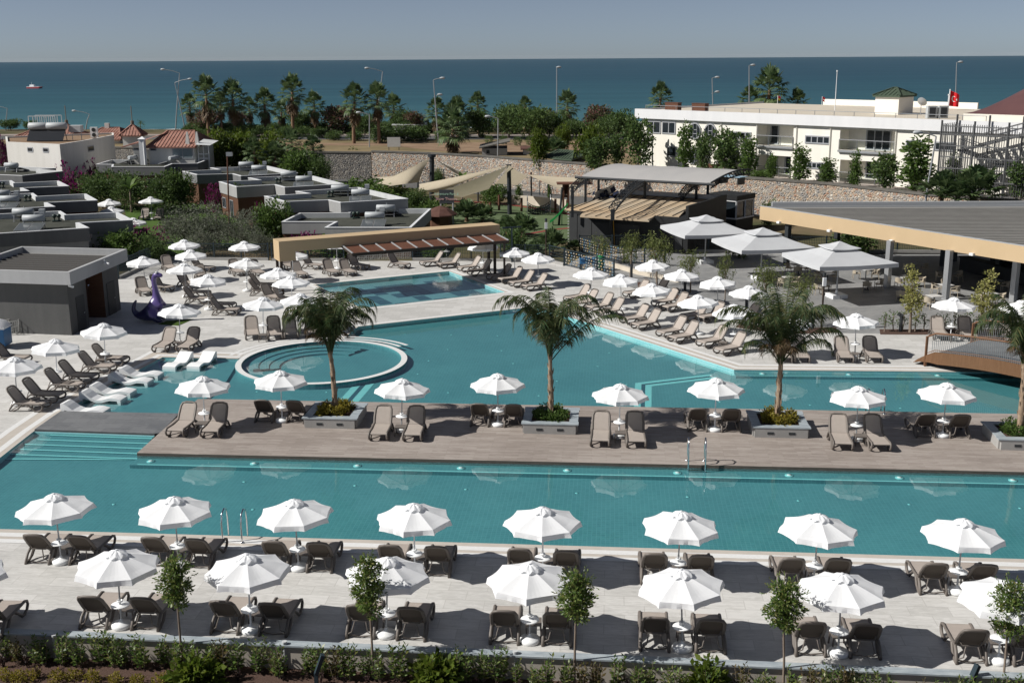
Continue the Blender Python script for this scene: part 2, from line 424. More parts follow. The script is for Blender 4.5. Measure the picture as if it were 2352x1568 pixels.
M['grey_sheet'] = mat('grey_seamed_sheet', (.235, .227, .212), .5, .4, (.275, .267, .25), .7, world=True)
M['tan_sheet'] = mat('tan_weathered_sheet', (.40, .345, .265), .7, .25, (.46, .33, .2), .25, world=True)
M['membrane'] = mat('grey_membrane', (.33, .325, .32), .7, .2, (.37, .36, .35), .5, world=True)
M['sail'] = cloth('sand_shade_cloth', (.55, .48, .36), (.60, .53, .405), .7, .35, (1, 8, 1))
M['black_panel'] = mat('black_panel', (.012, .013, .014), .6, .3, (.018, .019, .02), .8, world=True)
M['dark_panel'] = mat('charcoal_panel', (.032, .034, .036), .65, .3, (.042, .044, .046), .8, world=True)
M['mulch'] = mat('dark_bark_mulch', (.062, .038, .03), .95, .1, (.13, .085, .068), 25, bump=1.0, bs=60, world=True)
M['soil'] = mat('dry_brown_soil', (.19, .125, .082), .95, .1, (.28, .20, .135), .35, bump=.3, bs=8, world=True)
M['dry_grass'] = mat('dry_grass_ground', (.15, .12, .065), .95, .1, (.25, .195, .115), .16, bump=.3, bs=8, world=True)
M['lawn'] = mat('lawn_green', (.045, .085, .018), .95, .1, (.075, .125, .03), .5, bump=.5, bs=20, world=True)
M['park_ground'] = mat('garden_ground', (.05, .06, .025), .95, .1, (.16, .12, .075), .12, bump=.4, bs=8, world=True)
M['turf'] = mat('artificial_turf', (.085, .12, .06), .9, .1, (.11, .145, .075), .5, world=True)
M['turf_bright'] = mat('green_turf_mat', (.05, .085, .015), .9, .1, (.06, .1, .02), 3, world=True)
M['red_track'] = mat('red_rubber_track', (.20, .045, .04), .85, .1, (.24, .06, .05), 2, world=True)
M['asphalt'] = mat('asphalt', (.085, .085, .085), .9, .2, (.12, .118, .115), .5, world=True)
M['paving'] = mat('pinkish_pavers', (.26, .22, .2), .85, .2, (.32, .28, .25), .6, world=True)
M['sand'] = mat('beach_shingle', (.33, .28, .22), .95, .1, (.40, .345, .28), .2, world=True)
M['foam'] = mat('sea_foam', (.75, .77, .78), .9, .1)
M['bark'] = mat('grey_brown_bark', (.17, .135, .105), .9, .1, (.25, .205, .165), 9, bump=.6, bs=25, stretch=(3, 3, .6))
M['palm_bark'] = mat('palm_fibre_bark', (.20, .135, .09), .9, .1, (.36, .275, .20), 5, bump=1.0, bs=18, stretch=(2, 2, 1))
M['fan_trunk'] = mat('fan_palm_bark', (.15, .095, .06), .9, .1, (.24, .16, .105), 3, bump=.6, bs=8)
M['l_palm'] = leafmat('feather_palm_leaf', [(.031, .061, .025), (.064, .101, .038), (.129, .122, .051), (.043, .079, .031)], .2)
M['l_dead'] = leafmat('dry_palm_leaf', [(.16, .105, .055), (.10, .065, .035), (.22, .155, .085)], .15)
M['l_fan'] = leafmat('fan_palm_leaf', [(.038, .074, .031), (.074, .120, .043), (.136, .184, .077), (.054, .096, .038)], .15, .5, .3)
M['l_bush'] = leafmat('dark_green_leaf', [(.039, .075, .027), (.079, .131, .036), (.120, .174, .052), (.060, .104, .031)], .25)
M['l_mid'] = leafmat('mid_green_leaf', [(.047, .090, .022), (.085, .147, .031), (.124, .186, .047), (.062, .109, .028)], .3)
M['l_lime'] = leafmat('lime_green_leaf', [(.051, .089, .010), (.093, .140, .017), (.136, .170, .025), (.072, .119, .015)], .35)
M['l_olive'] = leafmat('olive_grey_leaf', [(.086, .098, .067), (.138, .152, .109), (.196, .209, .161), (.109, .121, .081)], .2)
M['l_pink'] = leafmat('reddish_flowering_leaf', [(.067, .075, .033), (.105, .105, .045), (.239, .090, .098), (.075, .086, .036), (.098, .113, .045)], .25)
M['l_boug'] = leafmat('magenta_bract', [(.15, .012, .085), (.21, .02, .12), (.12, .015, .09)], .35)
M['l_yellow'] = leafmat('yellow_green_leaf', [(.20, .165, .02), (.30, .24, .035), (.12, .125, .02), (.38, .30, .06)], .3)
M['l_pale'] = leafmat('pale_variegated_leaf', [(.30, .29, .09), (.38, .36, .14), (.22, .235, .06), (.45, .43, .2)], .3)
M['l_brown'] = leafmat('bronze_leaf', [(.09, .075, .028), (.14, .1, .04), (.07, .085, .025), (.11, .12, .035)], .3)
M['l_hedge'] = leafmat('glossy_laurel_leaf', [(.052, .095, .024), (.103, .173, .037), (.173, .241, .060), (.223, .208, .068)], .3, .4, .4)
M['l_pepper'] = leafmat('pepper_tree_leaf', [(.078, .102, .026), (.120, .150, .042), (.168, .186, .060), (.096, .120, .036)], .3)
M['purple'] = mat('purple_fibreglass', (.10, .07, .22), .3, .5, (.12, .085, .25), 1, coat=.3)
M['indigo'] = mat('indigo_fibreglass', (.018, .018, .075), .3, .5, coat=.3)
M['eye'] = mat('white_gloss', (.75, .75, .72), .3, .5)
M['green_plastic'] = mat('green_plastic', (.02, .30, .075), .35, .5)
M['bin_green'] = mat('green_bin_plastic', (.02, .17, .06), .4, .4)
M['blue_plastic'] = mat('blue_plastic', (.02, .12, .28), .4, .4)
M['yellow_plastic'] = mat('yellow_plastic', (.55, .32, .02), .4, .4)
M['wicker'] = mat('beige_wicker', (.36, .31, .24), .7, .2, (.44, .385, .30), 30)
M['table_stone'] = mat('pale_marble_top', (.52, .51, .49), .4, .4, (.6, .59, .57), 3)
M['table_grey'] = mat('grey_table_top', (.24, .25, .26), .5, .3)
M['bridge_wood'] = mat('orange_brown_timber', (.125, .064, .032), .6, .2, (.165, .088, .046), 1.5, stretch=(10, 10, 1))
M['rail_wood'] = mat('brown_handrail', (.155, .075, .038), .5, .3)
M['rust'] = mat('rusty_steel', (.10, .045, .028), .8, .3, (.15, .07, .045), 3)
M['red_flag'] = mat('red_flag_cloth', (.52, .015, .02), .7, .2)
M['white_flag'] = mat('white_flag_cloth', (.78, .76, .74), .7, .2)
M['yellow_flag'] = mat('yellow_flag_cloth', (.6, .42, .02), .7, .2)
M['solar'] = mat('solar_absorber', (.02, .022, .026), .3, .6)
M['solar_glass'] = mat('solar_collector_glass', (.085, .095, .1), .15, .6, (.105, .115, .12), .6)
M['tank'] = mat('galvanised_tank', (.36, .385, .40), .5, .4, (.42, .44, .45), 2)
M['awning'] = mat('striped_awning', (.52, .43, .33), .8, .1)
M['skin'] = mat('skin', (.32, .19, .13), .6, .3)
M['navy'] = mat('navy_cloth', (.015, .02, .04), .8, .1)
M['sign_dark'] = mat('dark_sign_board', (.05, .055, .06), .6, .3)
M['sign_green'] = mat('pale_green_lettering', (.42, .62, .48), .6)
M['sign_pink'] = mat('pale_pink_lettering', (.72, .46, .44), .6)
M['post_wood'] = mat('stained_timber_post', (.105, .048, .03), .7, .2, (.14, .065, .042), 4)
M['charcoal_post'] = mat('charcoal_post', (.03, .034, .038), .6, .3)
M['lattice'] = mat('white_lattice', (.46, .46, .44), .7, .2)
M['hull_red'] = mat('red_hull', (.38, .06, .07), .5, .3)
M['rope'] = mat('pale_rope', (.45, .42, .36), .8, .1)
M['rope_dark'] = mat('dark_rope_net', (.04, .05, .055), .8, .1)
# ================= SETTING =================
def G(pts, z=0): return [P(u, v, z) for u, v in pts]
def sheet(name, poly, z, m, holes=()):
    b = MB(); b.prism(poly, z, z, top=True, holes=holes, sides=False); return struct(b.build(name, m))
# --- key outlines ---
A_fl = P(0, 1215); A_fr = P(2352, 1284); dfr = (A_fr - A_fl).normalized()
A_FL = V(-21.3, A_fl.y + (A_fl.x + 21.3) * -dfr.y / dfr.x * -1, 0); A_FL = A_fl + dfr * ((-21.3 - A_fl.x) / dfr.x)
A_FR = A_fl + dfr * ((36 - A_fl.x) / dfr.x)
ramp_bl, ramp_br = P(137, 948), P(412, 953); ramp_fl, ramp_fr = P(77, 990), P(355, 1000)
dk_f0, dk_f1 = P(315, 1046), P(2352, 1090); dk_b0, dk_b1 = P(455, 921), P(2352, 956)
def ext(a, b, x): return a + (b - a) * ((x - a.x) / (b.x - a.x))
dk_fX = ext(dk_f0, dk_f1, 36); dk_bX = ext(dk_b0, dk_b1, 36)
B_pts = [P(137, 948), P(373, 820), P(547, 824)]
RC = P(740, 829); RR = (P(935, 829) - P(547, 829)).length / 2
B_tl = P(822, 750); B_tr = P(1232, 704); B_r = P(1686, 849); B_rr = P(2115, 853); B_rX = ext(B_r, B_rr, 36)
arc = []
a0 = math.atan2(B_pts[2].y - RC.y, B_pts[2].x - RC.x); pj = P(784, 781); a1 = math.atan2(pj.y - RC.y, pj.x - RC.x)
if a0 < 0: a0 += 2 * PI
for i in range(1, 15):
    q = a0 + (a1 - a0) * i / 15; arc.append(RC + V(math.cos(q), math.sin(q), 0) * RR)
B_back = B_pts + arc + [pj, B_tl, B_tr, B_r, B_rX]
C_r1, C_r2, C_nl = P(1031, 623), P(1161, 671), P(830, 708); C_bl = C_r1 + (C_nl - C_r2)
POOLC = [C_r1, C_r2, C_nl, C_bl]
hole_main = [A_FL, A_FR, dk_fX, dk_bX, B_rX] + [p for p in B_back[::-1][1:]] + [ramp_fl]
# --- ground sheets ---
cop0, cop1 = P(0, 1452), P(2352, 1556)
deck_front = [ext(cop0, cop1, -45), ext(cop0, cop1, 45)]
deck_outer = [deck_front[0], deck_front[1], V(75, 40, 0), V(75, 100, 0)] + G([(2352, 588), (1810, 582), (1700, 581), (1480, 577), (1335, 590), (1296, 611), (1262, 602), (1150, 600), (617, 598), (370, 596), (273, 641), (160, 700), (17, 760), (-60, 762)]) + [V(-60, 60, 0)]
sheet('pool_deck', deck_outer, 0.0, M['deck'], [hole_main, POOLC])
ter = G([(1335, 600), (1400, 640), (1470, 668), (1560, 690), (1640, 725), (1858, 764), (2420, 770), (2420, 584), (1810, 584), (1480, 580)])
sheet('terrace_paving', ter, .005, M['terrace'])
GZ = -.15
sheet('garden_ground', [V(-500, -40, 0), V(500, -40, 0), V(500, 262, 0), V(-500, 262, 0)], -1.6, M['park_ground'])
WLP = [(854, 349), (991, 353.5), (1117, 360.5), (1284, 373.5), (1451, 385.5), (1678, 407.5), (1901, 424), (2128, 449), (2298, 461), (2480, 470)]
low_far = [P(u, v, 3.6) + V(0, .25, 0) for u, v in [(700, 347)] + WLP]
lowpoly = [V(-300, 30, 0)] + [V(-60, 60, 0)] + deck_outer[-2::-1][:13] + [V(75, 100, 0), V(300, 60, 0), V(300, 89, 0)] + low_far[::-1] + [V(-60, 172, 0), V(-300, 172, 0)]
sheet('park_ground', lowpoly, GZ, M['park_ground'])
# lawns and play park ground
sheet('garden_lawn', G([(285, 478), (400, 470), (480, 462), (560, 480), (585, 560), (400, 590), (300, 540)], GZ), GZ + .02, M['lawn'])
sheet('park_turf', G([(1000, 500), (1130, 468), (1250, 476), (1330, 490), (1330, 545), (1200, 590), (1130, 560), (1010, 540)], GZ), GZ + .02, M['turf'])
sheet('park_path', G([(700, 405), (850, 405), (1130, 430), (1330, 452), (1700, 480), (1700, 500), (1320, 470), (1120, 448), (860, 425), (700, 420)], GZ), GZ + .02, M['asphalt'])
sheet('dry_verge', G([(690, 390), (860, 388), (1130, 412), (1330, 436), (1330, 452), (1130, 430), (860, 405), (690, 402)], GZ), GZ + .012, M['soil'])
b = MB(); ribbon(b, G([(1000, 462), (1130, 466), (1240, 480), (1330, 497)], GZ), -.35, .35, GZ + .03)
ribbon(b, G([(1200, 540), (1270, 528), (1330, 522)], GZ), -.3, .3, GZ + .03); struct(b.build('running_track', M['red_track']))
# upper terrace behind the stone wall, road, beach and sea
TZ = 3.5
tp = [V(-300, 168, 0), V(-60, 168, 0)] + low_far + [V(300, 90, 0), V(300, 204.05, 0), V(-300, 204.05, 0)]
b = MB(); b.prism(tp, -1.5, TZ); struct(b.build('upper_terrace', M['dry_grass']))
def strip_y(name, v0, v1, z, m, u0=-300, u1=2700, zz=None):
    q = [P(u0, v0, z), P(u1, v0, z), P(u1, v1, z), P(u0, v1, z)]
    return sheet(name, q, zz if zz is not None else z, m)
sheet('soil_bank', [P(640, 329, TZ), P(1500, 326, TZ), P(1500, 365, TZ), P(1000, 347, TZ), P(900, 335, TZ), P(640, 334, TZ)], TZ + .02, M['soil'])
strip_y('coast_road', 321, 313, TZ, M['asphalt'], zz=TZ + .03)
strip_y('planted_verge', 308.5, 297.5, TZ, M['park_ground'], -300, 1560, TZ + .02)
strip_y('coast_pavement', 312.5, 309, TZ, M['paving'], zz=TZ + .05)
sheet('building_apron', [P(1520, 395, TZ), P(1690, 408, TZ), P(1901, 425, TZ), P(2128, 450, TZ), P(2352, 466, TZ), P(2352, 430, TZ), P(1700, 390, TZ), P(1560, 380, TZ)], TZ + .03, M['paving'])
b = MB()
prof = [(204, TZ), (214, 2.7), (268, -.1), (292, -1.4)]
for i in range(3):
    (y0, z0), (y1, z1) = prof[i], prof[i + 1]
    b.add([(-400, y0, z0), (400, y0, z0), (400, y1, z1), (-400, y1, z1)], [(0, 1, 2, 3)])
struct(b.build('beach', M['sand']))
b = MB(); b.add([(-9000, 246, -.3), (9000, 246, -.3), (9000, 6950, -.3), (-9000, 6950, -.3)], [(0, 1, 2, 3)]); struct(b.build('sea', M['sea']))
b = MB()
for x0, x1, y, w in ((-95, -60, 271.6, 2.4), (-60, -20, 272.4, 1.6), (-20, 30, 271.5, 1.2), (-140, -95, 272, 1.8), (30, 120, 272, 1.2)):
    n = 14; up = []; dn = []
    for i in range(n + 1):
        x = x0 + (x1 - x0) * i / n; yy = y + .5 * math.sin(x * .35) + R.uniform(-.25, .25); ww = w * (.35 + R.random()) * math.sin(PI * (i + .4) / (n + .8))
        up.append((x, yy + ww, -.28)); dn.append((x, yy - ww, -.28))
    b.add(dn + up, [(i, i + 1, n + 2 + i, n + 1 + i) for i in range(n)])
struct(b.build('breaking_wave', M['foam']))

# ================= POOLS =================
def basin(name, poly, depth, mw, mf, wz=.02):
    poly = [V(p.x, p.y, 0) for p in poly]
    A = sum(poly[i].x * poly[(i + 1) % len(poly)].y - poly[(i + 1) % len(poly)].x * poly[i].y for i in range(len(poly)))
    if A < 0: poly = poly[::-1]
    n = len(poly); b = MB()
    vs = [(p.x, p.y, -.001) for p in poly] + [(p.x, p.y, depth) for p in poly]
    b.add(vs, [(n + i, n + (i + 1) % n, (i + 1) % n, i) for i in range(n)], 0)
    tr = tessellate_polygon([poly])
    fx = []
    for t in tr:
        a, c, d = (poly[i] for i in t); fx.append(t if (c - a).cross(d - a).z > 0 else t[::-1])
    b.add([(p.x, p.y, depth) for p in poly], fx, 1)
    return struct(b.build(name, [mw, mf]))
WZ = -.035
poolA = [A_FL, A_FR, dk_fX, dk_f0, ramp_fr, ramp_fl]
poolB = [dk_b0, ramp_br, ramp_bl] + B_back[1:] + [dk_bX]
basin('front_pool_basin', poolA, -.26, M['pool_wall_shade_lift'], M['pool'])
basin('middle_pool_basin', poolB, -.26, M['pool_wall_shade_lift'], M['pool'])
basin('back_pool_basin', POOLC, -.28, M['pool_wall_shade_lift'], M['pool_grey'])
sheet('front_pool_water', poolA, WZ, M['water'])
sheet('middle_pool_water', poolB, WZ, M['water'])
sheet('back_pool_water', POOLC, WZ, M['water_back'])
# darker squares set in the floor of the back pool
b = MB(); ex = (C_r2 - C_nl); ey = (C_bl - C_nl); nx, ny = 11, 6
for i in range(nx):
    for j in range(ny):
        if (i * 7 + j * 5 + (i * j) % 3) % 3 == 0 or (0 < i < nx - 1 and 0 < j < ny - 1 and (i + j) % 2 == 0 and R.random() < .75):
            q = [C_nl + ex * ((i + a) / nx) + ey * ((j + c) / ny) for a, c in ((.02, .03), (.98, .03), (.98, .97), (.02, .97))]
            b.add([(p.x, p.y, -.274) for p in q], [(0, 1, 2, 3)])
tag(b.build('pool_floor_squares', M['pool_dark']), None, None, None, 'structure')
# pale line along the foot of the pool walls, lane walls under water, tanning shelf, steps
b = MB()
ribbon(b, [A_FL, A_FR], .04, .2, -.252)
ribbon(b, [P(1240, 706), B_r, B_rX], -.24, -.06, -.252)
for a, c in (((838, 868), (786, 926)),):
    ribbon(b, [P(*a), P(*c)], -.5, -.12, -.252); ribbon(b, [P(*a), P(*c)], .12, .5, -.252)
ribbon(b, [P(1640, 853), P(1478, 872), P(1476, 940)], -.42, -.1, -.252); ribbon(b, [P(1640, 853), P(1478, 872), P(1476, 940)], .1, .42, -.252)
ribbon(b, [dk_f0 + V(.3, 0, 0), dk_fX], -.80, -.70, -.106); ribbon(b, [B_r + V(.2, 0, 0), B_rX], -.78, -.70, -.106)
struct(b.build('pool_floor_lines', M['pool_line']))
b = MB()
for e0, e1_, w_ in ((dk_f0, dk_fX, .8), (B_r, B_rX, .78)):
    o_ = offset_line([e0, e1_], -w_); b.prism([e0, e1_, o_[1], o_[0]], -.5, -.11)
struct(b.build('pool_ledge', M['pool']))
b = MB()
ribbon(b, [P(838, 868), P(786, 926)], -.1, .1, -.248); ribbon(b, [P(1640, 853), P(1478, 872), P(1476, 940)], -.08, .08, -.248)
struct(b.build('pool_lane_lines', M['pool_dark']))
b = MB(); sh = [ramp_bl + V(.02, .03, 0), B_pts[1], B_pts[2], P(520, 868), P(425, 950)]
b.prism(sh, -.5, -.15, top=True); struct(b.build('tanning_shelf', M['pool']))
b = MB(); d = (ramp_fr - ramp_fl).normalized(); nrm = V(d.y, -d.x, 0)
for i in range(6):
    o = nrm * (.25 + i * .55); zt = -.06 - i * .034
    p0 = ramp_fl + d * (.9 - .16 * i) + nrm * .0; p1 = ramp_fr - d * .02
    p1s = P(314, 1044)
    q = [p0, p1, p1 + (p1s - p1) * min(1, (.3 + i * .55) / (p1s - p1).length), p0 + nrm * (.3 + i * .55) - d * .12 * i]
    b.prism(q, -.52, zt, 0)
    e = [q[3] + nrm * -.13, q[2] + nrm * -.13, q[2], q[3]]
    b.add([(p.x, p.y, zt + .004) for p in e], [(3, 2, 1, 0)], 1)
struct(b.build('pool_steps', [M['pool'], M['pool_line']]))
# floor inlets
b0 = MB(); b0.lathe([(.07, 0), (.07, .003), (.0, .005)], 10)
inlet = None
for poly, zf, rows in ((poolA, -.257, [((560, 1092), (2600, 1160), 9), ((260, 1143), (2500, 1225), 8), ((20, 1210), (700, 1232), 4)]), (poolB, -.257, [((930, 757), (1250, 764), 4), ((905, 790), (1400, 800), 5), ((985, 818), (2150, 855), 7), ((960, 848), (1600, 880), 5), ((1030, 890), (2070, 925), 6), ((590, 888), (910, 890), 3)])):
    for a, c, n in rows:
        for i in range(n):
            t = i / (n - 1); p = P(a[0] + (c[0] - a[0]) * t, a[1] + (c[1] - a[1]) * t)
            if inlet is None: inlet = o = b0.build('pool_inlet', M['pool_line'], None, (p.x, p.y, zf))
            else: o = inlet.copy(); COL.objects.link(o); o.location = (p.x, p.y, zf)
            tag(o, 'small round pale inlet set in the teal floor of a large pool', 'pool inlet', 'pale inlets on the pool floors')
# lamps on the deck wall under water
b0 = MB(); b0.lathe([(.17, 0), (.17, .02), (.1, .025)], 16); b0.lathe([(.1, .02), (.1, .035), (.0, .04)], 14, (0, 0, 0), 1)
lamp0 = None
for i, (u, v) in enumerate([(355, 1055), (590, 1060), (825, 1065), (1060, 1071), (1302, 1078), (1553, 1083), (1808, 1090), (2060, 1096), (2320, 1103)]):
    p = P(u, v, -.2); t = (p.x - dk_f0.x) / (dk_fX.x - dk_f0.x); q = dk_f0 + (dk_fX - dk_f0) * t
    o = b0.build('pool_lamp', [M['pool_line'], M['pool_white']]) if lamp0 is None else lamp0.copy()
    if lamp0 is None: lamp0 = o
    else: COL.objects.link(o)
    o.location = (q.x, q.y - .36, -.11); o.rotation_euler.z = ROW
    tag(o, 'round white underwater lamp on the plank deck wall, %s from the left' % ORD[i], 'pool lamp', 'underwater lamps along the plank deck')
for i, (u, v) in enumerate([(1750, 858), (1950, 862), (2157, 866)]):
    p = P(u, v, -.15); o = lamp0.copy(); COL.objects.link(o); t = (p.x - B_r.x) / (B_rX.x - B_r.x); q = B_r + (B_rX - B_r) * t
    o.location = (q.x, q.y - .36, -.11); o.rotation_euler.z = ROW
    tag(o, 'round underwater lamp on the far wall of the middle pool, %s from the left' % ORD[i], 'pool lamp', 'underwater lamps along the far pool wall')
# coping and white gutter strips
b = MB()
for pts, s in (([A_FL, A_FR], -1), ([ramp_fl + V(-.02, 0, 0), A_FL], -1), ([B_pts[0], B_pts[1], B_pts[2]], 1), ([pj, B_tl, B_tr, B_r, B_rX], 1), ([C_nl, C_bl, C_r1, C_r2, C_nl], 1 if False else -1)):
    pass
def edge(pts, s, c0=.24, g=(.24, .52), g2=(.72, 1.0), closed=False):
    r = lambda mb, a, c, z, mi=0: ribbon(mb, pts, *(sorted((s * a, s * c))), z, mi, closed)
    r(b, -.02, c0, .006, 0); r(b, g[0], g[1], .008, 1)
    if g2: r(b, g[1], g2[0], .005, 0); r(b, g2[0], g2[1], .008, 1)
edge([A_FL, A_FR], -1, .26, (.26, .58), (.78, 1.08))
edge([B_pts[0], ramp_fl, A_FL], -1, .3, (.3, .62), None) if False else edge([A_FL, ramp_fl, B_pts[0], B_pts[1], B_pts[2]], 1, .25, (.25, .55), (1.0, 1.3))
edge([pj, B_tl], 1, .25, (.25, .5), (.75, 1.0)); edge([B_tl, B_tr], 1, .12, (.12, .42), None)
edge([B_tr, B_r, B_rX], 1, .25, (.25, .52), (.8, 1.08))
cc = sum(POOLC, V(0, 0, 0)) / 4
A = sum(POOLC[i].x * POOLC[(i + 1) % 4].y - POOLC[(i + 1) % 4].x * POOLC[i].y for i in range(4))
edge(POOLC, -1 if A > 0 else 1, .15, (.15, .5), None, True)
b.prism([(0, 0)] * 3, 0, 0, top=False, sides=False) if False else None
struct(b.build('pool_coping', [M['coping'], M['gutter']]))
# circular pool rim
b = MB(); n = 72; r0, r1 = RR - .32, RR
vs = []
for r, z in ((r0, -.255), (r0, .035), (r1, .035), (r1, -.255)):
    for j in range(n):
        q = 2 * PI * j / n; vs.append((RC.x + r * math.cos(q), RC.y + r * math.sin(q), z))
fs = [(k * n + (j + 1) % n, k * n + j, (k + 1) * n + j, (k + 1) * n + (j + 1) % n) for k in range(3) for j in range(n)]
b.add(vs[:2 * n], [fs[j] for j in range(n)], 1); b.add(vs[n:3 * n], [tuple(i - n for i in f) for f in fs[n:2 * n]], 0); b.add(vs[2 * n:], [tuple(i - 2 * n for i in f) for f in fs[2 * n:]], 1)
for rr in (.28, .75):
    m = 24; vs = []
    for r in (RR + rr, RR + rr + .22):
        for j in range(m + 1):
            q = math.radians(38 + 128 * j / m); vs.append((RC.x + r * math.cos(q), RC.y + r * math.sin(q), .01))
    b.add(vs, [(j, j + 1, m + 2 + j, m + 1 + j)[::-1] for j in range(m)], 2)
struct(b.build('round_pool_rim', [M['gutter'], M['pool'], M['gutter']]))
b = MB()
for k, rr in enumerate((3.9, 3.35, 2.8)):
    m = 30; vs = []
    for r in (rr - .5, rr):
        for j in range(m + 1):
            q = math.radians(60 + 140 * j / m); vs.append((RC.x + r * math.cos(q), RC.y + r * math.sin(q), -.08 - .05 * k))
    b.add(vs, [(j, j + 1, m + 2 + j, m + 1 + j)[::-1] for j in range(m)])
    b.add([(x, y, z) for x, y, z in vs[:m + 1]] + [(x, y, -.25) for x, y, z in vs[:m + 1]], [(j, j + 1, m + 2 + j, m + 1 + j) for j in range(m)])
struct(b.build('round_pool_steps', M['pool']))
# plank deck and slate walkway between the pools
WDZ = .12
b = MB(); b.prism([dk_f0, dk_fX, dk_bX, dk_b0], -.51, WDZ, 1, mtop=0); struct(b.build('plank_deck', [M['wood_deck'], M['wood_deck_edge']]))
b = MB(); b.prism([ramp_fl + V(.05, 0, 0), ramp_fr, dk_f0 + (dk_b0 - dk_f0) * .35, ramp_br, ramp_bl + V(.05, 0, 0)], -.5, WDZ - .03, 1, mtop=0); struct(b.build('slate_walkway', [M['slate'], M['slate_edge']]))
# small garden pool
gp = G([(318, 520), (332, 508), (400, 505), (410, 512), (395, 524), (330, 532)], GZ)
b = MB(); b.prism(gp, GZ - .3, GZ + .03, top=False); b.prism(gp, GZ - .02, GZ - .02 + .03); struct(b.build('garden_pool', M['pool_line']))
# planted beds on the terrace
def bed(name, poly, z=.03): bb = MB(); bb.prism(poly, 0, z); return struct(bb.build(name, M['mulch']))
bed('terrace_bed', G([(1462, 648), (1500, 650), (1570, 678), (1640, 700), (1625, 708), (1540, 682), (1466, 660)]))
bed('terrace_bed', G([(1700, 742), (1800, 755), (1920, 752), (1925, 764), (1800, 768), (1690, 752)]))
bed('terrace_bed', G([(2020, 757), (2352, 757), (2352, 770), (2022, 768)]))
# foreground bed
BZ = -.6
fa, fb = deck_front
sheet('bark_mulch_bed', [fa + V(0, .1, 0), fb + V(0, .1, 0), V(45, 12, 0), V(-45, 12, 0)], BZ, M['mulch'])
t = thing('retaining_wall', 'low beige retaining wall with grey marble coping along the front of the pool deck', 'wall', (0, 0, 0))
dn = V((fb - fa).y, -(fb - fa).x, 0).normalized()
b = MB(); b.prism([fa, fb, fb + dn * .2, fa + dn * .2], BZ - .1, .09); b.build('wall', M['beige_render'], t)
b = MB(); b.prism([fa - dn * .03, fb - dn * .03, fb + dn * .27, fa + dn * .27], .092, .14); b.build('coping', M['marble'], t)
# ================= UMBRELLAS, LOUNGERS, TABLES =================
PR = {}
def make_umbrella(vi=0):
    rr = random.Random(100 + vi)
    t = thing('parasol', '', 'parasol')
    b = MB(); b.tube([(0, 0, .1), (0, 0, 2.26)], .024, 8); b.tube([(0, 0, .1), (0, 0, .95)], .03, 8); b.build('pole', M['pole_grey'] if vi % 2 else M['white_paint'], t)
    b = MB(); b.lathe([(.27, 0), (.29, .02), (.29, .09), (.27, .125), (.12, .15), (.06, .2), (.035, .26)], 20); b.build('base', M['white_plastic'], t)
    b = MB(); b.lathe([(.05, .66), (.255, .675), (.265, .69), (.255, .705), (.04, .71)], 22)
    b.lathe([(.06, .79), (.085, .80), (.085, .84), (.07, .84), (.065, .81), (.0, .81)], 12); b.build('tray', M['white_plastic'], t)
    b = MB(); RW, zr, za = 1.18, 1.93, 2.30; nr, na = 5, 6; N = 8 * na
    rip = [rr.uniform(-.012, .012) for _ in range(N)]
    vs = []
    for i in range(1, nr + 1):
        s = i / nr
        for j in range(N):
            f = (j % na) / na; q = 2 * PI * (j // na) / 8 + 2 * PI / 8 * f
            ed = math.cos(PI / 8) / math.cos(PI / 8 * (2 * f - 1)); ed *= 1 - .035 * math.sin(PI * f)
            r = RW * s * ed
            z = za + (zr - za) * s ** 1.08 - .035 * s * math.sin(PI * f) * (1 if i < nr else .5)
            vs.append((r * math.cos(q), r * math.sin(q), z))
    o = len(vs); vs.append((0, 0, za + .01)); fs = [(o, j, (j + 1) % N) for j in range(N)]
    for i in range(nr - 1):
        for j in range(N): fs.append((i * N + j, (i + 1) * N + j, (i + 1) * N + (j + 1) % N, i * N + (j + 1) % N))
    b.add(vs, fs)
    top = vs[(nr - 1) * N:nr * N]; rows = [top]
    for k in (1, 2, 3):
        row = []
        for j in range(N):
            x, y, z = top[j]; w = 1 + .006 * k + rip[j] * k * .8 + (.012 * k if j % na == 0 else 0)
            row.append((x * w, y * w, z - .057 * k + rip[j] * .6 + (.012 if 0 < j % na < na else 0)))
        rows.append(row)
    vv = [p for r_ in rows for p in r_]
    b.add(vv, [(k * N + j, (k + 1) * N + j, (k + 1) * N + (j + 1) % N, k * N + (j + 1) % N) for k in range(3) for j in range(N)])
    cn = b.build('canopy', M['white_fabric'], t)
    b = MB(); n = 48; vs = [(0, 0, 2.385)]
    for i in (1, 2, 3):
        for j in range(n):
            q = 2 * PI * j / n; c = math.cos(8 * q); r = (.11, .22, .31)[i - 1] * (1 + .1 * c * (i / 3))
            z = (2.365, 2.32, 2.262)[i - 1] - .032 * c * (i / 3) + rr.uniform(-.006, .006)
            vs.append((r * math.cos(q), r * math.sin(q), z))
    fs = [(0, 1 + j, 1 + (j + 1) % n) for j in range(n)]
    for i in range(2):
        for j in range(n): fs.append((1 + i * n + j, 1 + (i + 1) * n + j, 1 + (i + 1) * n + (j + 1) % n, 1 + i * n + (j + 1) % n))
    b.add(vs, fs); b.tube([(0, 0, 2.36), (0, 0, 2.41)], .035, 8); b.build('vent', M['white_fabric'], cn)
    b = MB()
    for j in range(8):
        q = 2 * PI * j / 8; b.beam((0, 0, 2.24), (1.15 * math.cos(q), 1.15 * math.sin(q), 1.91), .018, .018)
    b.build('ribs', M['pole_grey'], t)
    return t
UMB = {}
